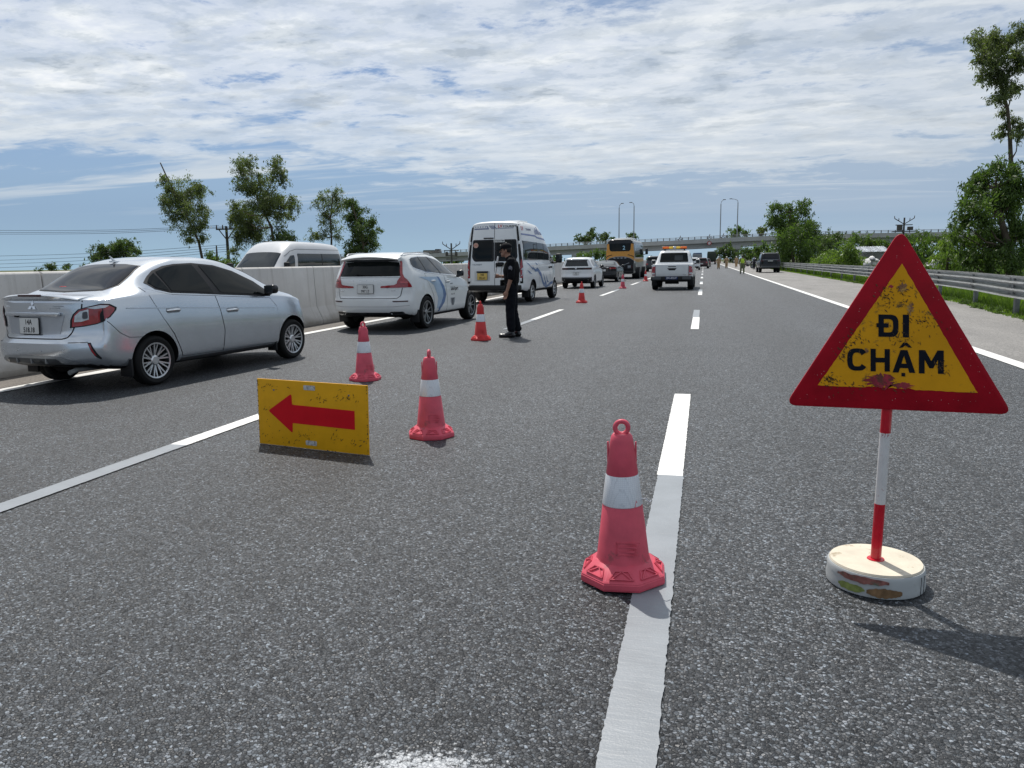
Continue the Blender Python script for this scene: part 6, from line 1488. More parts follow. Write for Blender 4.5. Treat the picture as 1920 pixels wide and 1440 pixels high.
def arrow_board():
    A, B = Vector((-3.405, 5.32, 0)), Vector((-2.372, 5.11, 0))
    u = (B-A).normalized(); W_ = (B-A).length; H_ = .525
    yaw = math.atan2(u.y, u.x)
    r = thing("arrow_board", "yellow board with a red left-pointing arrow standing on the road", "road sign", (A+B)/2, yaw)
    m = Matrix.Rotation(rad(90-2.0), 4, 'X')
    bm = bmesh.new(); prism(bm, rect(-W_/2, .004, W_/2, H_), -.014, 0, m, .003); bd = obj("board", bm, BOARDY, r)
    Q = lambda a, b: (-W_/2+a*W_, .004+(1-b)*(H_-.004))
    def flat(name, pl, mat, z, thick=.0012):
        bm = bmesh.new()
        for q in pl:
            vs = [bm.verts.new((x, y, z)) for x, y in q]
            for t in tessellate_polygon([[v.co for v in vs]]):
                try: bm.faces.new([vs[k] for k in t])
                except ValueError: pass
        bmesh.ops.recalc_face_normals(bm, faces=bm.faces[:])
        e = bmesh.ops.extrude_face_region(bm, geom=bm.faces[:]); bmesh.ops.translate(bm, verts=[g for g in e['geom'] if isinstance(g, bmesh.types.BMVert)], vec=(0, 0, thick))
        bmesh.ops.transform(bm, matrix=m, verts=bm.verts[:]); bmesh.ops.recalc_face_normals(bm, faces=bm.faces[:])
        o_ = obj(name, bm, mat, bd, None)
        return tag(o_, kind='stuff') if name == 'scratches' else o_
    ar = round_poly([Q(.100, .478), Q(.325, .195), Q(.328, .359), Q(.888, .376), Q(.888, .648), Q(.328, .636), Q(.325, .79)], [.02, .02, .008, .002, .002, .008, .02])
    flat("arrow", [ar], ARROWR, .0005)
    TAPE = pm("silver_tape", (.50, .50, .49), .4, .2, var=.3, vscale=40, dirt=((.16, .15, .14), .52, 40))
    flat("tape_patch", [round_poly([Q(.44, .055), Q(.545, .055), Q(.545, .125), Q(.44, .125)], .008)], TAPE, .0006)
    flat("tape_patch", [round_poly([Q(.445, .875), Q(.545, .875), Q(.545, .945), Q(.445, .945)], .008)], TAPE, .0006)
    rg = random.Random(9); sc = []
    for i in range(120):
        ex = rg.choice([(.84, .12, .10, .08), (.80, .20, .10, .06), (.88, .85, .08, .08), (.08, .55, .03, .25), (.15, .1, .12, .05), (.45, .80, .12, .05), (.30, .9, .2, .05), (.6, .25, .05, .05), (.72, .78, .05, .06)])
        cx, cy = rg.gauss(ex[0], ex[2]*.6), rg.gauss(ex[1], ex[3]*.7); cx = min(.985, max(.015, cx)); cy = min(.985, max(.015, cy))
        a = rg.gauss(rad(40), .6); L = rg.uniform(.006, .035); w_ = rg.uniform(.001, .0028)
        dx, dy = math.cos(a)*L/2, -math.sin(a)*L; nx, ny = math.sin(a)*w_, math.cos(a)*w_*2
        sc.append([Q(cx-dx, cy-dy), Q(cx+nx, cy+ny), Q(cx+dx, cy+dy), Q(cx-nx, cy-ny)])
    for i in range(60):  # chipped rim
        t = rg.random(); side = rg.choice('LRB'); s_ = rg.uniform(.004, .011)
        c = {'L': (.004, t), 'R': (.996, t), 'B': (t, .993)}[side]
        sc.append([Q(c[0]-s_*.5, c[1]), Q(c[0], c[1]+s_), Q(c[0]+s_*.5, c[1]), Q(c[0], c[1]-s_)])
    flat("scratches", sc, pm("scratch_black", (.03, .022, .015), .6), .0024, .0004)
    bm = bmesh.new()
    for x in (-.36, .36):
        tube(bm, [(x, .02, .45), (x, .20, .012)], .012, 6); tube(bm, [(x, .025, .30), (x, .09, .26)], .006, 5)
    tube(bm, [(-.36, .19, .03), (.36, .19, .03)], .010, 6); obj("back_stand", bm, GALVP, r)
arrow_board()

# ------------------------------------------------------------------ people
def ellip(bm, c, r, sub=2):
    r = (r, r, r) if isinstance(r, (int, float)) else r
    bmesh.ops.create_icosphere(bm, subdivisions=sub, radius=1.0, matrix=Matrix.Translation(c) @ Matrix.Diagonal((*r, 1)))

def figure(name, chains, voxel, mat, parent, smooth=4, grow=0.0, folds=0.0):
    """one continuous skin grown round chains of tapering limbs"""
    allm = bmesh.new()
    for ch in chains:
        if len(ch) == 1: ellip(allm, ch[0][0], ch[0][1]); continue
        for (a, ra), (b, rb) in zip(ch, ch[1:]):
            t = bmesh.new(); g_ = lambda r: tuple(x+grow for x in ((r, r, r) if isinstance(r, (int, float)) else r))
            ellip(t, a, g_(ra)); ellip(t, b, g_(rb))
            h = bmesh.ops.convex_hull(t, input=t.verts[:])
            dead = [v for v in set(h['geom_interior']+h['geom_unused']) if isinstance(v, bmesh.types.BMVert)]
            bmesh.ops.delete(t, geom=dead, context='VERTS')
            loose = [f for f in t.faces if not f.is_valid]
            me = bpy.data.meshes.new("tmp"); t.to_mesh(me); t.free(); allm.from_mesh(me); bpy.data.meshes.remove(me)
    o = obj(name, allm, mat, None, None)
    md = o.modifiers.new("skin", 'REMESH'); md.mode = 'VOXEL'; md.voxel_size = voxel
    sm = o.modifiers.new("smooth", 'SMOOTH'); sm.factor = .5; sm.iterations = smooth
    dg = bpy.context.evaluated_depsgraph_get(); dg.update()
    me = bpy.data.meshes.new_from_object(o.evaluated_get(dg)); old = o.data; o.modifiers.clear(); o.data = me; bpy.data.meshes.remove(old)
    me.polygons.foreach_set('use_smooth', [True]*len(me.polygons))
    if not me.materials: me.materials.append(mat)
    if folds:      # creases in the cloth
        ns = [v.normal.copy() for v in me.vertices]; cs = [v.co.copy() for v in me.vertices]
        for v, c, n_ in zip(me.vertices, cs, ns):
            q = Vector((c.x*6, c.y*6, c.z*15+c.x*8))
            v.co = c+n_*folds*(mnoise.noise(q)+.4*mnoise.noise(q*2.1)-.1)
    o.parent = parent
    return o

SKIN = pm("skin", (.30, .165, .115), .5, var=.10, vscale=12)
HAIR = pm("black_hair", (.012, .010, .010), .5)
def pose_chains(P):
    """skeleton chains of a standing adult; P overrides joints"""
    J = dict(hipL=(-.02, .09, .91), kneeL=(.0, .10, .49), ankL=(-.05, .10, .09), heelL=(-.075, .10, .045), toeL=(.13, .115, .035),
             hipR=(-.02, -.09, .91), kneeR=(-.02, -.10, .49), ankR=(-.07, -.10, .09), heelR=(-.095, -.10, .045), toeR=(.11, -.115, .035),
             shL=(-.02, .185, 1.39), elL=(-.05, .235, 1.10), wrL=(.02, .245, .86), shR=(-.02, -.185, 1.39), elR=(-.05, -.235, 1.10), wrR=(.02, -.245, .86),
             head=(.045, 0, 1.60), neck=(.0, 0, 1.44))
    J.update(P); return {k: Vector(v) for k, v in J.items()}

def hand_chains(w, d, side, grip=None):
    """palm, four fingers of unequal length with bent knuckles, and a thumb from the side of the palm; w wrist, d pointing direction"""
    d = d.normalized(); out = []
    s_ = Vector((0, 0, 1)) if abs(d.z) < .6 else Vector((1, 0, 0))
    s_ = (s_-d*s_.dot(d)).normalized(); n = d.cross(s_).normalized()*(1 if side == 'L' else -1)
    pc = w+d*.05
    out.append([(w, .026), (w+d*.03, .027), (w+d*.075, .024)]); out.append([(w+d*.03+s_*.022, .016), (w+d*.085+s_*.026, .013)]); out.append([(w+d*.03-s_*.020, .016), (w+d*.08-s_*.028, .012)])
    for i, L in enumerate((.066, .076, .072, .058)):
        b = w+d*.085+s_*(.027-.018*i); k1 = b+d*L*.48-n*.006; k2 = k1+d*L*.30-n*.018; k3 = k2+d*L*.14-n*.018
        if grip is not None:
            k1 = b+d*.018-n*.016; k2 = k1-n*.024-d*.002; k3 = k2-d*.026-n*.004
        out.append([(b, .0098), (k1, .0095), (k2, .0085), (k3, .0075)])
    t0 = w+d*.030+s_*.024; t1 = t0+d*.030+s_*.022-n*.012; t2 = t1+d*.026-n*.012
    if grip is not None: t1 = t0+d*.028-n*.020+s_*.010; t2 = t1-n*.020+d*.010
    out.append([(t0, .013), (t1, .0105), (t2, .009)])
    return out

def person(label, loc, yaw, J, mats, voxel=.012, cap=None, scale=1.0, sleeve=1.0, vest=None, group=None, grip=None, fine=False, boots=BLACKP):
    r = thing("person", label, "person", loc, yaw, group); r.scale = (scale,)*3
    J = pose_chains(J)
    hd = J['head']; nk = J['neck']
    body = []
    for s in 'LR':
        body.append([(J['hip'+s], .088), (J['knee'+s], .058), (J['ank'+s], .042)]); body.append([(J['heel'+s], .040), (J['toe'+s], .034)]); body.append([(J['ank'+s], .042), (J['heel'+s], .040)])
        body.append([(J['sh'+s], .056), (J['el'+s], .042), (J['wr'+s], .028)])
        f = J['wr'+s]-J['el'+s]
        body += hand_chains(J['wr'+s], f, s, grip if s == 'R' else None)
    body.append([(J['hipL'], .10), (J['hipR'], .10)])
    mid = (J['hipL']+J['hipR'])/2; ch = (J['shL']+J['shR'])/2
    torso = [(mid, (.105, .150, .09)), (mid.lerp(ch, .36), (.100, .140, .09)), (mid.lerp(ch, .72), (.118, .160, .11)), (ch+Vector((0, 0, -.02)), (.085, .165, .06))]
    body.append(torso); body.append([(ch, .075), (nk, .060), (hd+Vector((-.015, 0, -.06)), .054)])
    H = lambda x, y, z: hd+Vector((x, y, z))
    body += [[(H(0, 0, .015), (.098, .076, .108))], [(H(-.02, 0, .0), (.075, .072, .09)), (H(.045, 0, -.065), (.048, .052, .042))],
             [(H(.062, 0, -.095), (.030, .030, .020)), (H(.03, 0, -.08), (.04, .045, .03))],
             [(H(.088, 0, .015), (.012, .012, .02)), (H(.112, 0, -.022), (.013, .017, .012))],
             [(H(.085, 0, -.052), (.016, .026, .008)), (H(.08, 0, -.06), (.014, .024, .010))],
             [(H(.080, .032, .030), (.016, .024, .010)), (H(.080, -.032, .030), (.016, .024, .010))]]
    for s in (1, -1): body += [[(H(-.012, s*.078, .0), (.020, .010, .032))]]
    figure("body", body, voxel, mats['skin'], r, 3)
    if fine:
        bm = bmesh.new()
        for s in (1, -1): ellip(bm, H(.083, s*.032, .006), (.010, .013, .007)); ellip(bm, H(.082, s*.034, .034), (.012, .020, .005))
        obj("eyes_and_brows", bm, HAIR, r, 60)
        bm = bmesh.new(); ellip(bm, H(.095, 0, -.055), (.009, .022, .004)); obj("mouth", bm, pm("lips", (.22, .075, .065), .5), r, 60)
    bm = bmesh.new(); ellip(bm, H(-.018, 0, .030), (.094, .082, .100), 3); bmesh.ops.bisect_plane(bm, geom=bm.verts[:]+bm.edges[:]+bm.faces[:], plane_co=H(.03, 0, -.02), plane_no=Vector((.75, 0, -.55)), clear_outer=True)
    obj("hair", bm, HAIR, r, 60)
    sh = [torso]
    for s in 'LR':
        e = J['el'+s]; w = J['wr'+s]
        end = [(J['sh'+s].lerp(e, sleeve), .050)] if sleeve <= 1 else [(e, .050), (e.lerp(w, sleeve-1), .037)]
        sh.append([(J['sh'+s], .064)]+end)
    sh.append([(J['shL'], .060), (J['shR'], .060)]); sh.append([(ch, .078), (nk+Vector((-.01, 0, -.005)), .066)])
    figure("shirt", sh, voxel*1.1, mats['shirt'], r, 9, .020, .009 if fine else 0)
    tr = [[(J['hipL'], .108), (J['hipR'], .108)], [(mid+Vector((0, 0, .10)), (.112, .148, .03)), (mid, (.112, .152, .06))]]
    for s in 'LR': tr.append([(J['hip'+s], .098), (J['hip'+s].lerp(J['knee'+s], .5), .086), (J['knee'+s], .074), (J['knee'+s].lerp(J['ank'+s], .6), .070), (J['ank'+s]+Vector((0, 0, .07)), .060)])
    figure("trousers", tr, voxel*1.1, mats['trousers'], r, 5, .017, .008 if fine else 0)
    bt = []
    for s in 'LR':
        up = Vector((0, 0, .10)); bt += [[(J['heel'+s], .046), (J['toe'+s]+Vector((.012, 0, .0)), .038)], [(J['ank'+s]+up, .050), (J['ank'+s], .050), (J['heel'+s], .046)], [(J['ank'+s], .052), (J['toe'+s].lerp(J['heel'+s], .45)+Vector((0, 0, .012)), .042)]]
    bo = figure("boots", bt, voxel, boots, r, 1)
    for v in bo.data.vertices:
        if v.co.z < .012: v.co.z = .002 if v.co.z > -.05 else v.co.z
    if cap == 'cap':
        bm = bmesh.new(); ellip(bm, H(-.006, 0, .062), (.112, .090, .088), 3)
        bmesh.ops.bisect_plane(bm, geom=bm.verts[:]+bm.edges[:]+bm.faces[:], plane_co=H(0, 0, .045), plane_no=Vector((-.12, 0, -1)), clear_outer=True)
        c = obj("cap", bm, mats['cap'], r, 60)
        bm = bmesh.new(); prof = [(.07+.115*math.cos(a), .082*math.sin(a)) for a in np.linspace(-math.pi/2, math.pi/2, 15)]
        prism(bm, prof, -.004, .004, Matrix.Translation(H(0, 0, .048)) @ Matrix.Rotation(rad(12), 4, 'Y'), .002); obj("visor", bm, mats['cap'], c, 40)
        bm = bmesh.new(); ellip(bm, H(.098, 0, .098), (.008, .020, .020)); ellip(bm, H(-.006, 0, .150), .010); obj("cap_badge", bm, pm("silver_thread", (.50, .48, .42), .5), c, 60)
    elif cap == 'helmet':
        bm = bmesh.new(); ellip(bm, H(-.004, 0, .045), (.122, .105, .105), 3)
        bmesh.ops.bisect_plane(bm, geom=bm.verts[:]+bm.edges[:]+bm.faces[:], plane_co=H(0, 0, .005), plane_no=Vector((.30, 0, -1)), clear_outer=True)
        c = obj("helmet", bm, mats['cap'], r, 60)
    if vest:
        vt = [[(mid.lerp(ch, .22), (.112, .150, .03)), (mid.lerp(ch, .70), (.135, .170, .09)), (ch+Vector((0, 0, -.03)), (.105, .135, .05))], [(J['shL']*.72+ch*.28, .052), (J['shR']*.72+ch*.28, .052)]]
        figure("vest", vt, voxel*1.1, vest, r, 9, .026, .005 if fine else 0)
    return r, J

def officer():
    BLK = pm("black_uniform", (.0045, .005, .007), .85, spec=.15, var=.35, vscale=12, bump=1.0, bscale=15); NVY = pm("navy_trousers", (.0055, .0065, .010), .85, spec=.15, var=.35, vscale=10, bump=1.0, bscale=11)
    loc = Vector((-3.50, 14.05, 0)); yaw = math.pi+.10
    J = dict(head=(.075, 0, 1.605), neck=(.015, 0, 1.45), shL=(-.04, .185, 1.40), shR=(-.02, -.185, 1.40), elL=(-.045, .245, 1.10), wrL=(.03, .245, .87),
             elR=(-.01, -.245, 1.115), wrR=(.225, -.185, 1.135), kneeL=(.0, .10, .49), ankL=(-.02, .10, .09), heelL=(-.05, .10, .045), toeL=(.17, .12, .035), kneeR=(-.03, -.09, .49), ankR=(-.11, -.10, .09), heelR=(-.135, -.10, .045), toeR=(.07, -.13, .035))
    r, J = person("officer in black uniform and cap holding up a white baton by the minibus", loc, yaw, J, dict(skin=SKIN, shirt=BLK, trousers=NVY, cap=BLK), .0065, 'cap', 1.0, .92, pm("black_vest", (.006, .006, .007), .8, spec=.15, var=.3, vscale=20, bump=.5, bscale=30), grip=True, fine=True, boots=pm("polished_boots", (.010, .010, .011), .22, coat=.5, var=.2))
    bm = bmesh.new(); ellip(bm, (-.045, .282, 1.285), (.038, .010, .048)); obj("sleeve_badge", bm, pm("grey_badge", (.16, .16, .18), .6, var=.5, vscale=50), r, 60)
    bm = bmesh.new()
    for y in (.10, .0, -.10): box(bm, (.150, y, 1.02), (.05, .075, .11), .014)
    box(bm, (-.11, .09, .98), (.05, .09, .15), .014); box(bm, (.02, .175, .95), (.10, .045, .17), .014); obj("belt_pouches", bm, pm("black_vest", (.006, .006, .007), .8), r, 40)
    bm = bmesh.new(); lathe(bm, [(.146, .985), (.157, .985), (.157, 1.03), (.146, 1.03)], 28, Matrix.Diagonal((.86, 1.14, 1, 1)), True); obj("belt", bm, BLACKP, r, 40)
    bm = bmesh.new(); tube(bm, [(.06, .10, 1.40), (.145, .09, 1.30), (.165, .075, 1.18), (.14, .085, 1.06)], .006, 6); obj("shoulder_cord", bm, pm("cord", (.42, .38, .28), .6), r)
    bm = bmesh.new()
    for s in (1, -1): box(bm, (-.03, s*.165, 1.468), (.05, .10, .012), .004)
    obj("epaulettes", bm, pm("epaulette", (.11, .11, .10), .6), r)
    bm = bmesh.new(); ellip(bm, (.072, .115, .62), (.008, .010, .010)); obj("pocket_stud", bm, PLATEW, r)
    # baton in the right hand, its own thing
    w = J['wrR']; d = (J['wrR']-J['elR']).normalized(); c = w+d*.098
    mw = Matrix.Translation(loc) @ Matrix.Rotation(yaw, 4, 'Z')
    lo = mw @ (c+Vector((.008, .020, -.065))); hi = mw @ (c+Vector((-.075, .020, .365)))
    b = thing("baton", "white traffic baton with a black middle held in the officer's hand", "baton", lo)
    D = hi-lo; t = lambda k: D*k
    bm = bmesh.new(); cyl(bm, t(0), t(.22), .0145, seg=14); cyl(bm, t(.22), t(.24), .019, seg=14); obj("grip", bm, PLATEW, b, 40)
    bm = bmesh.new(); cyl(bm, t(.24), t(.52), .0165, seg=14); obj("lower_tube", bm, pm("baton_white", (.75, .75, .74), .3), b, 40)
    bm = bmesh.new(); cyl(bm, t(.52), t(.72), .0155, seg=14); obj("black_band", bm, INK, b, 40)
    bm = bmesh.new(); cyl(bm, t(.72), t(.97), .0175, seg=14); cyl(bm, t(.97), t(1.0), .0175, .010, seg=14); obj("upper_tube", bm, pm("baton_white", (.75, .75, .74), .3), b, 40)
officer()

def bystanders():
    TAN = pm("tan_uniform", (.40, .27, .15), .8, var=.12); WH = pm("white_helmet", (.75, .74, .70), .4, coat=.3); OLV = pm("olive_trousers", (.13, .145, .075), .8); HIV = pm("hi_vis_yellow", (.42, .60, .05), .6, var=.1)
    SHB = pm("pale_blue_shirt", (.38, .44, .55), .8); DRK = pm("dark_trousers", (.015, .017, .022), .8)
    tan = dict(skin=SKIN, shirt=TAN, trousers=TAN, cap=WH)
    up = math.pi/2
    person("officer in tan uniform and white helmet, leftmost of three on the road, arms hanging", (1.93, 109, 0), up, dict(elL=(-.02, .26, 1.12), elR=(-.02, -.26, 1.12)), tan, .018, 'helmet', .98, 1.85)
    person("officer in tan uniform and white helmet with elbows bent, between two others", (3.16, 116, 0), up-.2, dict(elL=(-.06, .29, 1.14), wrL=(.14, .16, 1.10), elR=(-.06, -.29, 1.14), wrR=(.14, -.16, 1.10)), tan, .018, 'helmet', .98, 1.85)
    person("officer in tan uniform and white helmet standing on the shoulder near the dark motorbike", (4.95, 127.5, 0), up+.3, dict(kneeL=(.06, .10, .5), toeL=(.2, .11, .035)), tan, .018, 'helmet', .98, 1.85)
    person("worker in a yellow high-visibility vest walking on the road's edge line", (3.40, 73.7, 0), up, dict(kneeL=(.05, .12, .50), ankL=(.04, .14, .09), heelL=(.02, .14, .045), toeL=(.22, .16, .035), kneeR=(-.02, -.12, .5), ankR=(-.16, -.14, .10), heelR=(-.185, -.14, .055), toeR=(.02, -.16, .035), elL=(-.03, .27, 1.12), elR=(-.08, -.28, 1.13), wrR=(.10, -.30, .95)), dict(skin=SKIN, shirt=OLV, trousers=OLV, cap=HAIR), .014, None, .97, .9, HIV)
    person("man in a pale blue shirt and dark trousers left of the black SUV", (7.0, 117, 0), up+.4, {}, dict(skin=SKIN, shirt=SHB, trousers=DRK, cap=WH), .02, None, .98, 1.6)
    person("person dressed all in black bending beside the black SUV", (6.2, 103, 0), up-.5, dict(head=(.30, 0, 1.42), neck=(.2, 0, 1.32), shL=(.13, .18, 1.28), shR=(.13, -.18, 1.28), elL=(.2, .22, 1.02), wrL=(.35, .2, .9), elR=(.2, -.22, 1.02), wrR=(.35, -.2, .9)), dict(skin=SKIN, shirt=DRK, trousers=DRK, cap=WH), .02, None, .98, 1.6)
bystanders()

def scooter(label, loc, yaw, mat, rider=None, name="motorbike", s=1.0):
    r = thing(name, label, "motorbike", loc, yaw); r.scale = (s,)*3
    for x in (-.62, .62):
        bm = bmesh.new(); lathe(bm, [(.20, -.045), (.28, -.05), (.295, 0), (.28, .05), (.20, .045)], 20, Matrix.Translation((x, 0, .295)) @ Matrix.Rotation(math.pi/2, 4, 'X'), True); w_ = obj("wheel", bm, TYRE, r)
        bm = bmesh.new(); cyl(bm, (x, -.03, .295), (x, .03, .295), .20, seg=16); obj("rim", bm, RIMD, w_)
    bm = bmesh.new(); tube(bm, [(-.85, 0, .80), (-.5, 0, .62), (-.1, 0, .42), (.25, 0, .45), (.45, 0, .80), (.48, 0, .98)], .09, 8, .05); box(bm, (-.05, 0, .42), (.35, .26, .26), .05); obj("frame", bm, mat, r, 50)
    bm = bmesh.new(); box(bm, (-.42, 0, .80), (.75, .24, .10), .04, None, 3); obj("seat", bm, BLACKP, r, 50)
    bm = bmesh.new(); tube(bm, [(.38, .34, 1.06), (.48, .12, 1.0), (.48, -.12, 1.0), (.38, -.34, 1.06)], .017, 6); tube(bm, [(.48, 0, .98), (.62, 0, .30)], .03, 6); box(bm, (.56, 0, .92), (.12, .2, .16), .04); obj("handlebar", bm, BLACKP, r, 50)
    if rider:
        m, lab = rider; z = Vector(loc)
        J = dict(hipL=(-.30, .09, .88), hipR=(-.30, -.09, .88), kneeL=(.12, .16, .78), kneeR=(.12, -.16, .78), ankL=(.10, .15, .38), ankR=(.10, -.15, .38), heelL=(.06, .15, .33), heelR=(.06, -.15, .33), toeL=(.26, .16, .33), toeR=(.26, -.16, .33),
                 shL=(-.18, .18, 1.36), shR=(-.18, -.18, 1.36), elL=(.02, .27, 1.15), elR=(.02, -.27, 1.15), wrL=(.30, .30, 1.07), wrR=(.30, -.30, 1.07), head=(-.06, 0, 1.58), neck=(-.14, 0, 1.42))
        person(lab, loc, yaw, J, dict(skin=SKIN, shirt=m, trousers=pm("dark_trousers", (.015, .017, .022), .8), cap=pm("rider_helmet", (.10, .10, .11), .4)), .03, 'helmet', s, 1.8)
    return r
scooter("dark motorbike left standing by the guard rail near the black SUV", (5.9, 112, 0), rad(15), BLACKC)
# ------------------------------------------------------------------ overpass
BY = 262.0
def overpass():
    pts = [(560, 482), (700, 479.5), (870, 472), (1040, 461.5), (1205, 453.5), (1300, 449), (1385, 444.5), (1545, 438.8), (1790, 434.5), (1960, 433), (2150, 432)]
    W_ = [at(px, py, BY) for px, py in pts]; ZX = Curve1([(p.x, p.z) for p in W_])
    x0, x1 = W_[0].x, W_[-1].x
    r = thing("overpass", "long grey concrete overpass crossing above the motorway on piers", "bridge", (0, BY, 0))
    xs = [x0+(x1-x0)*i/60 for i in range(61)]
    def sweep(name, prof, mat, parent=r, seg=xs):
        bm = bmesh.new(); rows = []
        for x in seg: rows.append([bm.verts.new((x, y, ZX(x)+z)) for y, z in prof])
        n = len(prof)
        for a, b in zip(rows, rows[1:]):
            for i in range(n): bm.faces.new((a[i], a[(i+1) % n], b[(i+1) % n], b[i]))
        bm.faces.new(rows[0]); bm.faces.new(rows[-1]); bmesh.ops.recalc_face_normals(bm, faces=bm.faces[:])
        return obj(name, bm, mat, parent, 30)
    sweep("deck", [(.25, -1.35), (11.75, -1.35), (11.75, -1.05), (.25, -1.05)], CONCD)
    sweep("parapet", [(0, -1.38), (.24, -1.38), (.24, 0), (0, 0)], pm("parapet_concrete", (.42, .42, .41), .9, var=.12, vscale=.3))
    sweep("parapet", [(11.76, -1.38), (12, -1.38), (12, 0), (11.76, 0)], CONCD)
    for k, y in enumerate((1.2, 4.4, 7.6, 10.8)):
        sweep("girder", [(y-.45, -3.0), (y+.45, -3.0), (y+.35, -2.75), (y+.15, -2.5), (y+.15, -1.36), (y-.15, -1.36), (y-.15, -2.5), (y-.35, -2.75)], CONCD)
    bm = bmesh.new(); n = int((x1-x0)/2.0)
    for i in range(n):
        x = x0+1+2.0*i
        box(bm, (x, .12, ZX(x)+.42), (.26, .2, .84), .02)
    for a, b in zip(xs, xs[1:]):
        for dz in (.35, .75): cyl(bm, (a, .12, ZX(a)+dz), (b, .12, ZX(b)+dz), .065, seg=6)
    obj("railing", bm, pm("rail_grey", (.17, .175, .18), .6, .3), r)
    for px in (1076, 1381, 1640, 890):
        X = at(px, 478, BY).x; z = ZX(X)-3.0
        bm = bmesh.new(); w_ = 2.1 if px == 1381 else 1.2
        box(bm, (X, 6, z/2-.9), (w_, 1.8, z+.2), .15); p = obj("pier", bm, CONCD, r)
        bm = bmesh.new(); box(bm, (X, 6, z-.45), (w_+.6, 10.8, .9), .08); obj("pier_cap", bm, CONCD, p)
    X = at(1330, 456, BY).x; Z = at(1330, 456, BY).z
    s_ = thing("height_limit_sign", "round red-rimmed sign hung on the side of the overpass", "road sign", (X, BY-.12, Z))
    m = Matrix.Rotation(math.pi/2, 4, 'X')
    bm = bmesh.new(); lathe(bm, [(0, -.1), (.68, -.1), (.68, 0), (0, 0)], 28, m); obj("sign_disc", bm, pm("red_sign_face", (.40, .03, .035), .5), s_)
    bm = bmesh.new(); lathe(bm, [(0, .004), (.46, .004), (.46, .02), (0, .02)], 28, m); obj("white_disc", bm, pm("pale_sign_face", (.55, .50, .50), .5), s_)
    bm = bmesh.new(); box(bm, (0, .05, 0), (.2, .12, 2.0), .01); obj("hanger", bm, GALVP, s_)
    D = lambda px: (at(px, 460, BY).x, BY+3.0, ZX(at(px, 460, BY).x)-1.05)
    x, y, z = D(794); far_truck("lorry", "dark cargo lorry driving along the overpass at the left", x, y, 90, pm("army_green", (.035, .045, .032), .7), pm("dark_cab", (.03, .03, .032), .4), 6.2, 2.9, z)
    x, y, z = D(717); c = far_car("dark_car", "dark car on the low end of the overpass above the SUV's roof", x, y, 90, BLACKC, 1.5); c.location.z = z
    S1 = pm("dark_red_scooter", (.10, .015, .015), .4); SH = pm("dark_shirt", (.03, .03, .035), .8); SH2 = pm("brown_jacket", (.07, .05, .04), .8)
    for px, a, b, sh in ((1276, "small motorbike crossing the overpass above the pickup", "rider in dark clothes on the overpass above the pickup", SH), (1331, "small motorbike on the overpass above the round sign", "rider in a brown jacket on the overpass above the round sign", SH2), (1357, "small motorbike on the overpass beside the street lamp", "rider in black on the overpass beside the street lamp", SH)):
        x, y, z = D(px); scooter(a, (x, BY+1.2, z+.35), 0.0, S1, (sh, b), s=1.25)
overpass()

LAMPG = pm("lamp_post_grey", (.30, .315, .33), .5, .4)
def street_lamp(label, px, ptop, side, Y=292, reach=1.0):
    t = at(px, ptop, Y); r = thing("street_lamp", label, "street lamp", (t.x, Y, -1.5), 0, "street lamps by the overpass")
    h = t.z+1.5
    bm = bmesh.new(); tube(bm, [(0, 0, 0), (0, 0, h*.5), (0, 0, h-1.2)], .24, 10, .16); obj("pole", bm, LAMPG, r, 50)
    bm = bmesh.new()
    e = (side*.9, 0, h+.25) if side > 0 else (side*reach, 0, h+.1)
    tube(bm, [(0, 0, h-1.3), (side*.12, 0, h-.5), (e[0]*.5, 0, h-.05), e], .11, 8, .08); obj("arm", bm, LAMPG, r, 50)
    bm = bmesh.new(); box(bm, (e[0]+side*.25, 0, e[2]+.03), (1.0, .5, .24), .08); obj("lamp_head", bm, pm("lamp_head_dark", (.10, .105, .11), .5), r)
street_lamp("grey street lamp above the orange bus, left one of its pair", 1161, 383, 1)
street_lamp("grey street lamp above the orange bus, right one of its pair, arm to the left", 1189, 380, -1)
street_lamp("grey street lamp above the pier, left one of its pair", 1352, 376, 1)
street_lamp("grey street lamp above the pier, right one of its pair, arm to the left", 1384, 373, -1, reach=2.2)

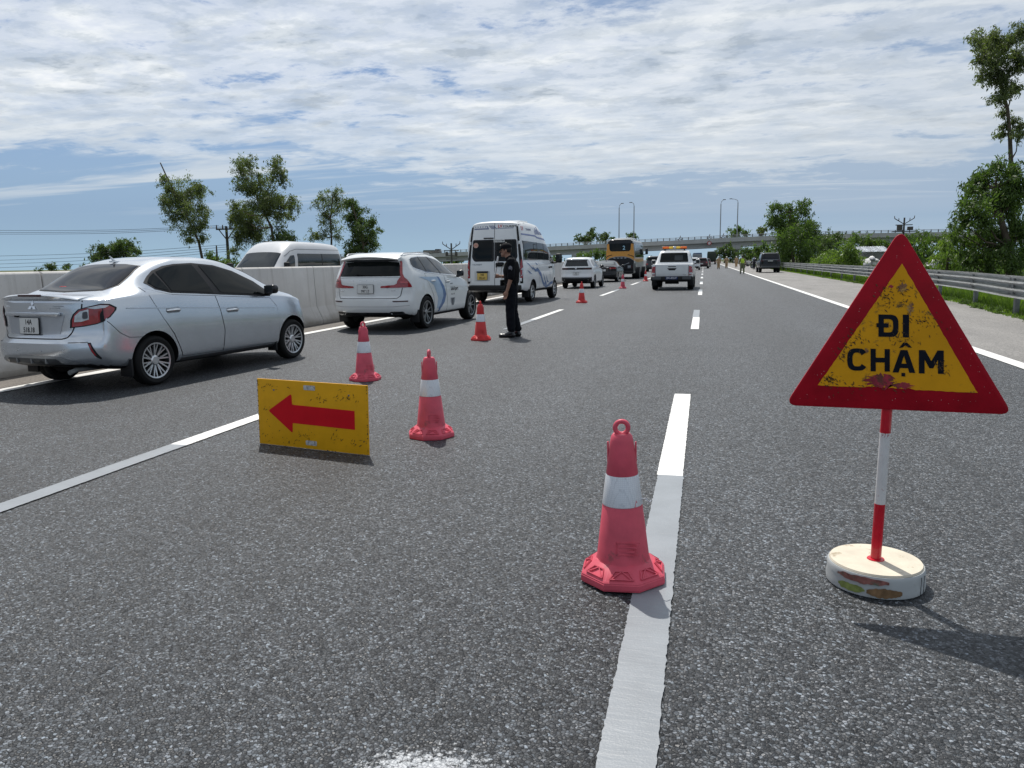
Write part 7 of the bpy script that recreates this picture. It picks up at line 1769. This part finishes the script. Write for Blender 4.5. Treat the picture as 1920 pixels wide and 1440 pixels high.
POLEC = pm("pole_concrete", (.085, .080, .075), .85, var=.2)
def power_pole(label, px, ptop, Y, kind):
    t = at(px, ptop, Y); r = thing("power_pole", label, "power pole", (t.x, Y, -1.2)); h = t.z+1.2
    bm = bmesh.new(); cyl(bm, (0, 0, 0), (0, 0, h), .17, .11, 10); obj("pole", bm, POLEC, r, 50)
    bm = bmesh.new(); ins = bmesh.new()
    if kind == 'T':
        box(bm, (0, 0, h-.25), (2.0, .12, .12), .01)
        for s in (1, -1): tube(bm, [(s*.75, 0, h-.27), (0, 0, h-1.2)], .045, 6)
        for x in (-.95, -.35, .35, .95): cyl(ins, (x, 0, h-.2), (x, 0, h+.12), .06, .04, 8)
    else:
        for s in (1, -1):
            tube(bm, [(0, 0, h-.9), (s*.7, 0, h-.45), (s*1.25, 0, h-.1)], .06, 6)
            cyl(ins, (s*1.25, 0, h-.1), (s*1.3, 0, h+.25), .06, .04, 8); cyl(ins, (s*.7, 0, h-.4), (s*.72, 0, h-.05), .06, .04, 8)
        box(bm, (0, 0, h-1.0), (2.2, .12, .12), .01)
        if kind == 'V':
            for z in (1.7, 2.2): box(bm, (0, 0, h-z), (1.6, .12, .12), .01)
            for s in (1, -1): box(bm, (s*.7, 0, h-1.5), (.3, .4, .6), .04)
        else:
            box(bm, (0, 0, h-1.9), (3.0, .8, .14), .01); cyl(bm, (-.55, 0, h-1.8), (-.55, 0, h-1.0), .38, seg=12); box(bm, (.8, 0, h-1.5), (.7, .5, .5), .04)
    obj("crossarm", bm, POLEC, r, 40); obj("insulators", ins, pm("insulator_brown", (.10, .06, .045), .3), r, 40)
    return t
power_pole("power pole with a flat crossarm among the trees behind the grey van", 424, 424, 60, 'T')
power_pole("power pole with branching arms beside the tall minibus", 846, 456, 105, 'V')
power_pole("power pole with a transformer platform right behind the sign's tip", 1696, 408, 120, 'P')
def wire(label, pts, Y0, Y1, r_=.016):
    a = [at(px, py, Y0+(Y1-Y0)*i/(len(pts)-1)) for i, (px, py) in enumerate(pts)]
    bm = bmesh.new(); q = catmull([tuple(p) for p in a], 5); o = a[0]
    tube(bm, [Vector(p)-o for p in q], r_, 5); w_ = obj("overhead_wire", bm, INK, None, 60, o); tag(w_, label, "wire", "overhead wires on the left")
wire("uppermost overhead wire running left from the crossarm pole", [(-140, 430), (0, 432), (220, 431), (410, 423)], 66, 60)
wire("second overhead wire from the top left of the crossarm pole", [(-140, 434), (0, 436), (220, 434), (424, 425)], 66, 60)
wire("third overhead wire from the top left of the crossarm pole", [(-140, 438), (0, 439), (220, 437), (440, 426)], 66, 60)
wire("fourth overhead wire from the top, uppermost of the low bundle", [(-140, 482), (0, 480), (200, 474), (425, 459)], 66, 60)
wire("fifth overhead wire from the top, passing behind the round far trees", [(-140, 490), (0, 488), (200, 480), (426, 463)], 66, 60)
wire("sixth overhead wire from the top, just above the lowest one", [(-140, 497), (0, 495), (200, 486), (427, 467)], 66, 60)
wire("lowest overhead wire, just above the barrier", [(-140, 504), (0, 502), (200, 492), (427, 471)], 66, 60)

# ------------------------------------------------------------------ trees
c6 = (280, 280, 4.3636)
tree("acacia_tree", "leaning thin tree with a bare twig at its top, left of the crossarm pole", 58, [(140, 260, 50), (165, 330, 65), (130, 430, 60), (240, 400, 90), (340, 350, 90), (415, 330, 60), (300, 480, 100), (220, 550, 75), (350, 560, 90), (430, 480, 55), (380, 660, 80), (445, 600, 40), (330, 740, 45), (430, 720, 40), (110, 230, 25)], LEAFE, .115, 1.25, [(435, 905), (405, 760), (330, 600), (240, 420), (140, 220), (90, 110)], c6, r0=.13, zb=-.5)
tree("acacia_tree", "tall two-headed tree between the crossarm pole and the grey van", 58, [(760, 150, 65), (810, 130, 65), (760, 240, 65), (770, 330, 65), (860, 330, 75), (910, 270, 65), (900, 205, 40), (1050, 95, 42), (1040, 150, 60), (1075, 200, 60), (1085, 265, 50), (1015, 250, 40), (960, 380, 100), (1060, 420, 100), (1150, 460, 60), (1170, 400, 35), (1120, 540, 65), (1000, 500, 80), (900, 480, 80), (820, 540, 100), (740, 560, 80), (700, 470, 50), (680, 580, 50), (800, 660, 110), (720, 720, 70), (880, 680, 90), (700, 830, 50)], LEAFE, .115, 1.35, [(1015, 760), (1000, 640), (950, 540), (900, 420)], c6, r0=.15, zb=-.5)
tree("round_bush", "small dark round bush right behind the roof of the grey van", 57, [(1090, 690, 65), (1130, 720, 50), (1050, 730, 50)], LEAFD, .125, 1.5, None, c6, cat="bush", zb=-.5)
tree("acacia_tree", "airy pale tree behind the right end of the grey van", 62, [(1420, 400, 65), (1370, 440, 48), (1520, 350, 58), (1530, 420, 65), (1470, 470, 58), (1450, 540, 55), (1540, 500, 55), (1430, 600, 52), (1500, 640, 72), (1530, 720, 52), (1350, 710, 58), (1420, 700, 48), (1600, 450, 50)], LEAFE, .110, 1.0, [(1490, 900), (1490, 720), (1480, 560), (1500, 400)], c6, r0=.12, zb=-.5)
tree("dense_tree", "dense dark leaning tree left of the white pearl SUV", 60, [(1650, 440, 45), (1680, 510, 75), (1720, 590, 80), (1640, 560, 55), (1740, 660, 80), (1820, 600, 48), (1830, 680, 52), (1810, 760, 70), (1740, 740, 62), (1690, 790, 70), (1650, 850, 60), (1760, 840, 70), (1700, 690, 60)], LEAFD, .125, 1.6, [(1740, 940), (1750, 780), (1710, 620), (1660, 460)], c6, r0=.14, zb=-.5)
tree("dead_stump", "bare broken trunk between the leaning thin tree and the crossarm pole", 56, [(560, 900, 12), (600, 925, 14)], LEAFM, .12, .5, [(555, 940), (553, 860), (548, 785)], c6, r0=.13, cat="tree stump", zb=-.5)
tree("low_bush", "pale green bush at the foot of the broken trunk", 56, [(490, 870, 40), (520, 900, 45), (640, 940, 50), (590, 930, 40)], LEAFL, .12, 1.2, None, c6, cat="bush", zb=-.5)
tree("far_tree", "left one of two round dark trees above the silver sedan's roof", 110, [(188, 466, 10), (182, 480, 12), (198, 474, 12), (176, 484, 7), (200, 486, 9)], LEAFD, .26, 1.5, [(190, 496), (189, 480)], r0=.2, zb=-.5)
tree("far_tree", "right one, wider, of two round dark trees above the silver sedan's roof", 110, [(222, 462, 13), (240, 460, 13), (252, 472, 9), (214, 472, 12), (234, 476, 16), (250, 484, 9), (216, 484, 10), (256, 488, 7)], LEAFD, .26, 1.5, [(232, 500), (232, 480)], r0=.25, zb=-.5)
tree("far_bush", "tiny dark bush showing over the barrier at the far left", 110, [(92, 501, 6), (99, 502, 7)], LEAFD, .24, 1.5, None, cat="bush", zb=-.5)
tree("far_bush", "thin weed tops showing over the barrier left of the sedan's roof", 100, [(118, 502, 3), (124, 503, 3)], LEAFM, .18, .7, None, cat="bush", zb=-.5)

c5 = (1320, 360, 3.2)
tree("broad_tree", "broad tree with ragged top standing right of the black SUV", 92, [(440, 100, 45), (415, 160, 40), (445, 190, 42), (400, 190, 22), (520, 110, 45), (600, 75, 36), (605, 130, 36), (550, 190, 70), (500, 250, 80), (620, 250, 50), (560, 330, 90), (480, 350, 60), (640, 330, 60), (500, 400, 60), (600, 405, 62)], LEAFM, .19, 1.5, [(540, 470), (530, 330), (510, 200), (520, 120)], c5, r0=.22)
tree("broad_tree", "rounded dark tree leaning out behind the ragged tree's right side", 105, [(640, 210, 45), (670, 220, 30), (660, 250, 36), (625, 190, 26), (650, 290, 50)], LEAFD, .20, 1.1, [(630, 460), (640, 330), (650, 220)], c5, r0=.2)
tree("round_bush", "bright round bush behind the rail, left of the metal-roofed shed", 58, [(860, 370, 62), (800, 410, 55), (900, 400, 50), (840, 430, 50), (920, 430, 35)], LEAFL, .13, 1.5, None, c5, cat="bush")
tree("round_bush", "lower pale bush behind the rail beside the ragged broad tree", 70, [(725, 400, 48), (690, 425, 36), (760, 425, 40)], LEAFL, .15, 1.5, None, c5, cat="bush")
tree("dark_tree", "dark tree in front of the overpass, right of the ragged broad tree", 130, [(740, 300, 60), (790, 290, 45), (720, 350, 50), (770, 350, 60), (690, 300, 40)], LEAFD, .28, 1.5, [(750, 440), (750, 330)], c5, r0=.25)
tree("dark_tree", "dark low tree behind the metal-roofed shed", 110, [(880, 310, 40), (950, 300, 45), (1030, 305, 40), (920, 340, 40), (990, 330, 40), (1080, 330, 45)], LEAFM, .24, 1.5, None, c5)
tree("banana_clump", "lush banana clump to the right of the sign's tip, behind the rail", 55, [(1290, 310, 50), (1340, 340, 55), (1260, 360, 40), (1330, 390, 50), (1390, 400, 45), (1300, 420, 50)], LEAFM, .22, 1.0, None, c5, cat="plant", droop=.2)
tree("green_shrub", "bright green shrub between the banana clump and the big tree", 48, [(1420, 330, 45), (1470, 300, 40), (1480, 360, 55), (1430, 400, 45), (1490, 430, 50), (1400, 450, 30)], LEAFL, .13, 1.35, None, c5, cat="bush")
tree("green_shrub", "tall grassy shrub close behind the rail, right of the sign", 40, [(1340, 455, 30), (1400, 470, 30), (1470, 480, 35), (1530, 480, 40)], LEAFL, .10, 1.2, None, c5, cat="bush")
tree("dark_tree", "low dark trees just under the overpass, right of the power pole", 140, [(1220, 290, 36), (1280, 280, 34), (1180, 310, 30), (1330, 285, 34), (1400, 290, 30), (1450, 280, 34)], LEAFM, .28, 1.4, None, c5)

c4 = (1760, 30, 2.88)
tree("tall_tree", "tall thin tree at the right edge with open tufts high on its trunk", 36, [(205, 140, 34), (240, 130, 42), (290, 130, 42), (320, 170, 45), (265, 200, 50), (225, 240, 30), (300, 250, 48), (270, 320, 38), (230, 330, 25), (320, 310, 38), (345, 350, 36), (400, 150, 50), (445, 90, 45), (420, 220, 48), (390, 300, 38), (440, 260, 30), (350, 430, 46), (400, 405, 36), (325, 450, 28), (355, 530, 26), (340, 640, 30), (400, 575, 24), (440, 600, 36), (430, 650, 28), (350, 600, 18)], LEAFE, .078, 1.5, [(402, 1100), (400, 940), (390, 780), (384, 640), (372, 500), (330, 360), (300, 220)], c4, r0=.12, zb=-1.2)
tree("big_leafy_tree", "big leafy tree at the right edge, spreading over the guard rail", 33, [(200, 890, 42), (180, 940, 42), (260, 860, 50), (330, 815, 44), (375, 850, 50), (430, 850, 40), (180, 1050, 55), (260, 960, 80), (360, 950, 80), (440, 940, 60), (135, 1120, 45), (250, 1090, 90), (380, 1060, 90), (120, 1230, 50), (105, 1170, 36), (230, 1230, 90), (350, 1210, 95), (440, 1160, 60), (150, 1320, 52), (270, 1340, 75), (400, 1330, 80), (480, 1250, 70)], LEAFM, .105, 1.45, [(390, 1420), (380, 1250), (330, 1080), (300, 930)], c4, r0=.2, zb=-1.2)
tree("pale_shrub", "pale yellowish shrub at the left foot of the big leafy tree", 36, [(40, 1250, 36), (60, 1300, 40), (20, 1320, 34), (90, 1340, 36), (30, 1370, 30)], LEAFL, .11, 1.3, None, c4, cat="bush", zb=-1.0)

# beyond and under the overpass
for lab, px, Y, bl, mt in (("tall clump of dark trees above the overpass, left of the orange bus", 1108, 300, [(1086, 449, 8), (1094, 446, 8), (1110, 432, 6), (1106, 438, 7), (1112, 443, 8), (1102, 450, 9)], LEAFD),
                           ("rounded dark tree above the overpass beside the orange bus", 1134, 300, [(1130, 443, 6), (1137, 441, 6), (1132, 449, 8), (1148, 448, 5)], LEAFD),
                           ("small dark treetop above the bus roof by the street lamps", 1184, 300, [(1180, 444, 6), (1186, 440, 5), (1190, 446, 5)], LEAFD),
                           ("wide treetop rising over the overpass by the pier lamps", 1382, 300, [(1370, 437, 7), (1384, 431, 8), (1396, 437, 7), (1380, 441, 9)], LEAFM),
                           ("thin treetop above the overpass left of the ragged broad tree", 1428, 300, [(1424, 433, 5), (1432, 430, 5), (1428, 439, 6)], LEAFE),
                           ("dark green tree band under the overpass behind the crossover", 1115, 240, [(1090, 482, 9), (1104, 480, 9), (1118, 478, 10), (1130, 480, 9), (1140, 484, 8)], LEAFM),
                           ("dark tree seen under the overpass left of its thick pier", 1356, 250, [(1344, 476, 6), (1352, 470, 8), (1362, 468, 9), (1370, 472, 9), (1358, 480, 9), (1372, 482, 9)], LEAFD),
                           ("green tree seen under the overpass right of its thick pier", 1400, 225, [(1392, 470, 7), (1400, 474, 9), (1408, 480, 8), (1396, 484, 8), (1412, 470, 5)], LEAFM),
                           ("leafy tree under the overpass just left of the black SUV", 1428, 215, [(1420, 466, 8), (1432, 462, 8), (1440, 468, 9), (1424, 474, 9), (1436, 480, 9)], LEAFM)):
    tree("roadside_tree", lab, Y, bl, mt, .0021*Y, 1.5, None, group="trees round the overpass", r0=.3)

def ground_cover():
    # far belt of trees along the horizon
    cs, rs = [], []
    for i in range(230):
        x = RNG.uniform(-420, 420); 
        if -30 < x < 26: continue
        cs.append(np.array([x, RNG.uniform(400, 520), RNG.uniform(0, 3.2)])); rs.append(RNG.uniform(2.0, 4.2))
    P, A, B, T = leaf_cloud(cs, rs, 1.0, 1.3, .3)
    tag(quads("far_treeline", P, A, B, T, LEAFD), "far belt of dark trees along the horizon", "trees", None, 'stuff')
    # grass under and behind the rail
    n = 52000
    Y = 8+RNG.random(n)**2.0*95; X = np.array([RAIL(float(y)) for y in Y])+RNG.uniform(-.32, 1, n)**1*0+np.where(RNG.random(n) < .55, RNG.uniform(-.30, .9, n), RNG.uniform(.3, 4.6, n))
    off = X-np.array([RAIL(float(y)) for y in Y])
    patch = .5+.5*np.sin(Y*1.9+np.sin(X*2.3)*2)*np.sin(Y*.63+1.2); h = (.10+.18*np.clip((off+.3)/.6, .15, 1))*RNG.uniform(.5, 1.25, n)*(.7+.5*patch)*(1+Y/90)*np.where(off < .16, .38, 1.0)
    zg = np.interp(X, [-3000, 7.6, 9.6, 16, 3000], [-.02, -.02, -.05, -1.3, -1.6])
    lean = RNG.normal(size=(n, 2))*.35
    Pm = np.stack([X+lean[:, 0]*h*.5, Y+lean[:, 1]*h*.5, zg+h*.5], 1); A = np.stack([lean[:, 0]*h*.5, lean[:, 1]*h*.5, h*.5], 1)
    ang = RNG.uniform(0, math.pi, n); wd = (.0045+.00035*Y)*RNG.uniform(.7, 1.3, n)
    B = np.stack([np.cos(ang)*wd, np.sin(ang)*wd, np.zeros(n)], 1)
    tag(quads("verge_grass", Pm, A, B, RNG.uniform(0, 1, n)*.6+patch*.4, GRASSM), "bright green grass growing under and behind the guard rail", "grass", None, 'stuff')
    # low creeping weeds at the shoulder's edge
    cs, rs = [], []
    for i in range(90):
        y = 10+RNG.random()**1.6*50; cs.append(np.array([RAIL(float(y))-.20+RNG.normal()*.07, y, .03])); rs.append(RNG.uniform(.06, .14))
    P, A, B, T = leaf_cloud(cs, rs, .022, 1.2, .0); P[:, 2] = np.maximum(P[:, 2], .012)
    tag(quads("edge_weeds", P, A, B, T, LEAFM), "low dark weeds creeping over the shoulder's edge", "weeds", None, 'stuff')
    # rough field beyond the rail
    cs, rs = [], []
    for i in range(420):
        y = RNG.uniform(24, 190); x = RNG.uniform(10.5, 14+y*.38); cs.append(np.array([x, y, -.75+RNG.uniform(-.2, .2)])); rs.append(RNG.uniform(.35, .9)*(1+y/160))
    P, A, B, T = leaf_cloud(cs, rs, .17, .8, .1)
    tag(quads("field_scrub", P, A, B, T, LEAFM), "rough green scrub over the field beyond the rail", "scrub", None, 'stuff')
    cs, rs = [], []
    for i in range(260):
        y = RNG.uniform(40, 200); x = -RNG.uniform(25, 30+y*.75); cs.append(np.array([x, y, -.8+RNG.uniform(-.2, .3)])); rs.append(RNG.uniform(.5, 1.1))
    P, A, B, T = leaf_cloud(cs, rs, .24, .7, .1)
    tag(quads("left_scrub", P, A, B, T, LEAFM), "rough green scrub beyond the opposite carriageway", "scrub", None, 'stuff')
ground_cover()

def shed():
    a = at(1619, 472, 78); b = at(1668, 472, 78); w_ = b.x-a.x
    r = thing("shed", "small shed with a pale corrugated metal roof behind the rail", "shed", ((a.x+b.x)/2, 79, -1.4))
    top = at(1640, 463, 78).z+1.4; ev = at(1640, 472, 78).z+1.4
    bm = bmesh.new(); box(bm, (.15, 1.5, ev/2), (w_*.86, 3.0, ev), .02); obj("wall", bm, pm("shed_wall", (.20, .20, .19), .9, var=.25, vscale=1), r)
    bm = bmesh.new(); n = 36; rows = []
    for i in range(n+1):
        x = -w_/2-.2+(w_+.4)*i/n; z = .05*math.sin(i*math.pi*.9)
        rows.append([bm.verts.new((x, -.5, ev+z+.02)), bm.verts.new((x+.1, 3.3, top+z+.1))])
    for p, q in zip(rows, rows[1:]): bm.faces.new((p[0], q[0], q[1], p[1]))
    bmesh.ops.solidify(bm, geom=bm.faces[:], thickness=.03); obj("roof", bm, pm("tin_roof", (.62, .66, .70), .4, .3, var=.12, vscale=1.2, dirt=((.30, .28, .26), .64, 1.5)), r, 60)
    bm = bmesh.new(); box(bm, (.8, -.02, ev*.42), (.9, .06, ev*.72), .01); obj("door", bm, pm("shed_door", (.10, .105, .11), .6), r)
    bm = bmesh.new(); box(bm, (-.6, -.02, ev*.55), (.7, .06, ev*.3), .01); obj("window", bm, GLASS, r)
shed()
def pile(name, label, px0, px1, py0, py1, Y, mats, n, seed):
    rg = random.Random(seed); a = at(px0, py1, Y); b = at(px1, py0, Y)
    r = thing(name, label, "rubbish pile", ((a.x+b.x)/2, Y, a.z)); bms = [bmesh.new() for _ in mats]
    for i in range(n):
        t = rg.uniform(-1, 1); h = (b.z-a.z)*(1-abs(t)**1.5)*rg.uniform(.2, .95); s_ = rg.uniform(.12, .30)
        bm = bms[rg.randrange(len(mats))]; k = len(bm.verts)
        bmesh.ops.create_icosphere(bm, subdivisions=2, radius=1, matrix=Matrix.Translation((t*(b.x-a.x)/2, rg.uniform(-.6, .6), h)) @ Matrix.Rotation(rg.uniform(0, 3), 4, Vector((rg.random(), rg.random(), 1))) @ Matrix.Diagonal((s_*rg.uniform(.8, 1.6), s_*rg.uniform(.7, 1.2), s_*rg.uniform(.5, .9), 1)))
        bm.verts.ensure_lookup_table()
        for v in bm.verts[k:]: v.co += Vector((rg.uniform(-.03, .03), rg.uniform(-.03, .03), rg.uniform(-.03, .03)))
    for bm, m in zip(bms, mats): tag(obj("heaped_sacks", bm, m, r, 50), kind='stuff')
SACK = pm("white_sacks", (.62, .62, .60), .7, var=.2, vscale=5); DKS = pm("dark_rubbish", (.04, .04, .042), .7, var=.4); GRS = pm("grey_rubbish", (.25, .26, .28), .7, var=.3)
pile("sack_pile", "heap of white sacks in front of the metal-roofed shed", 1617, 1652, 484, 502, 60, [SACK, SACK, GRS], 60, 4)
pile("rubbish_pile", "heap of black and grey rubbish right of the sign behind the rail", 1742, 1786, 488, 503, 46, [DKS, GRS, SACK], 60, 6)
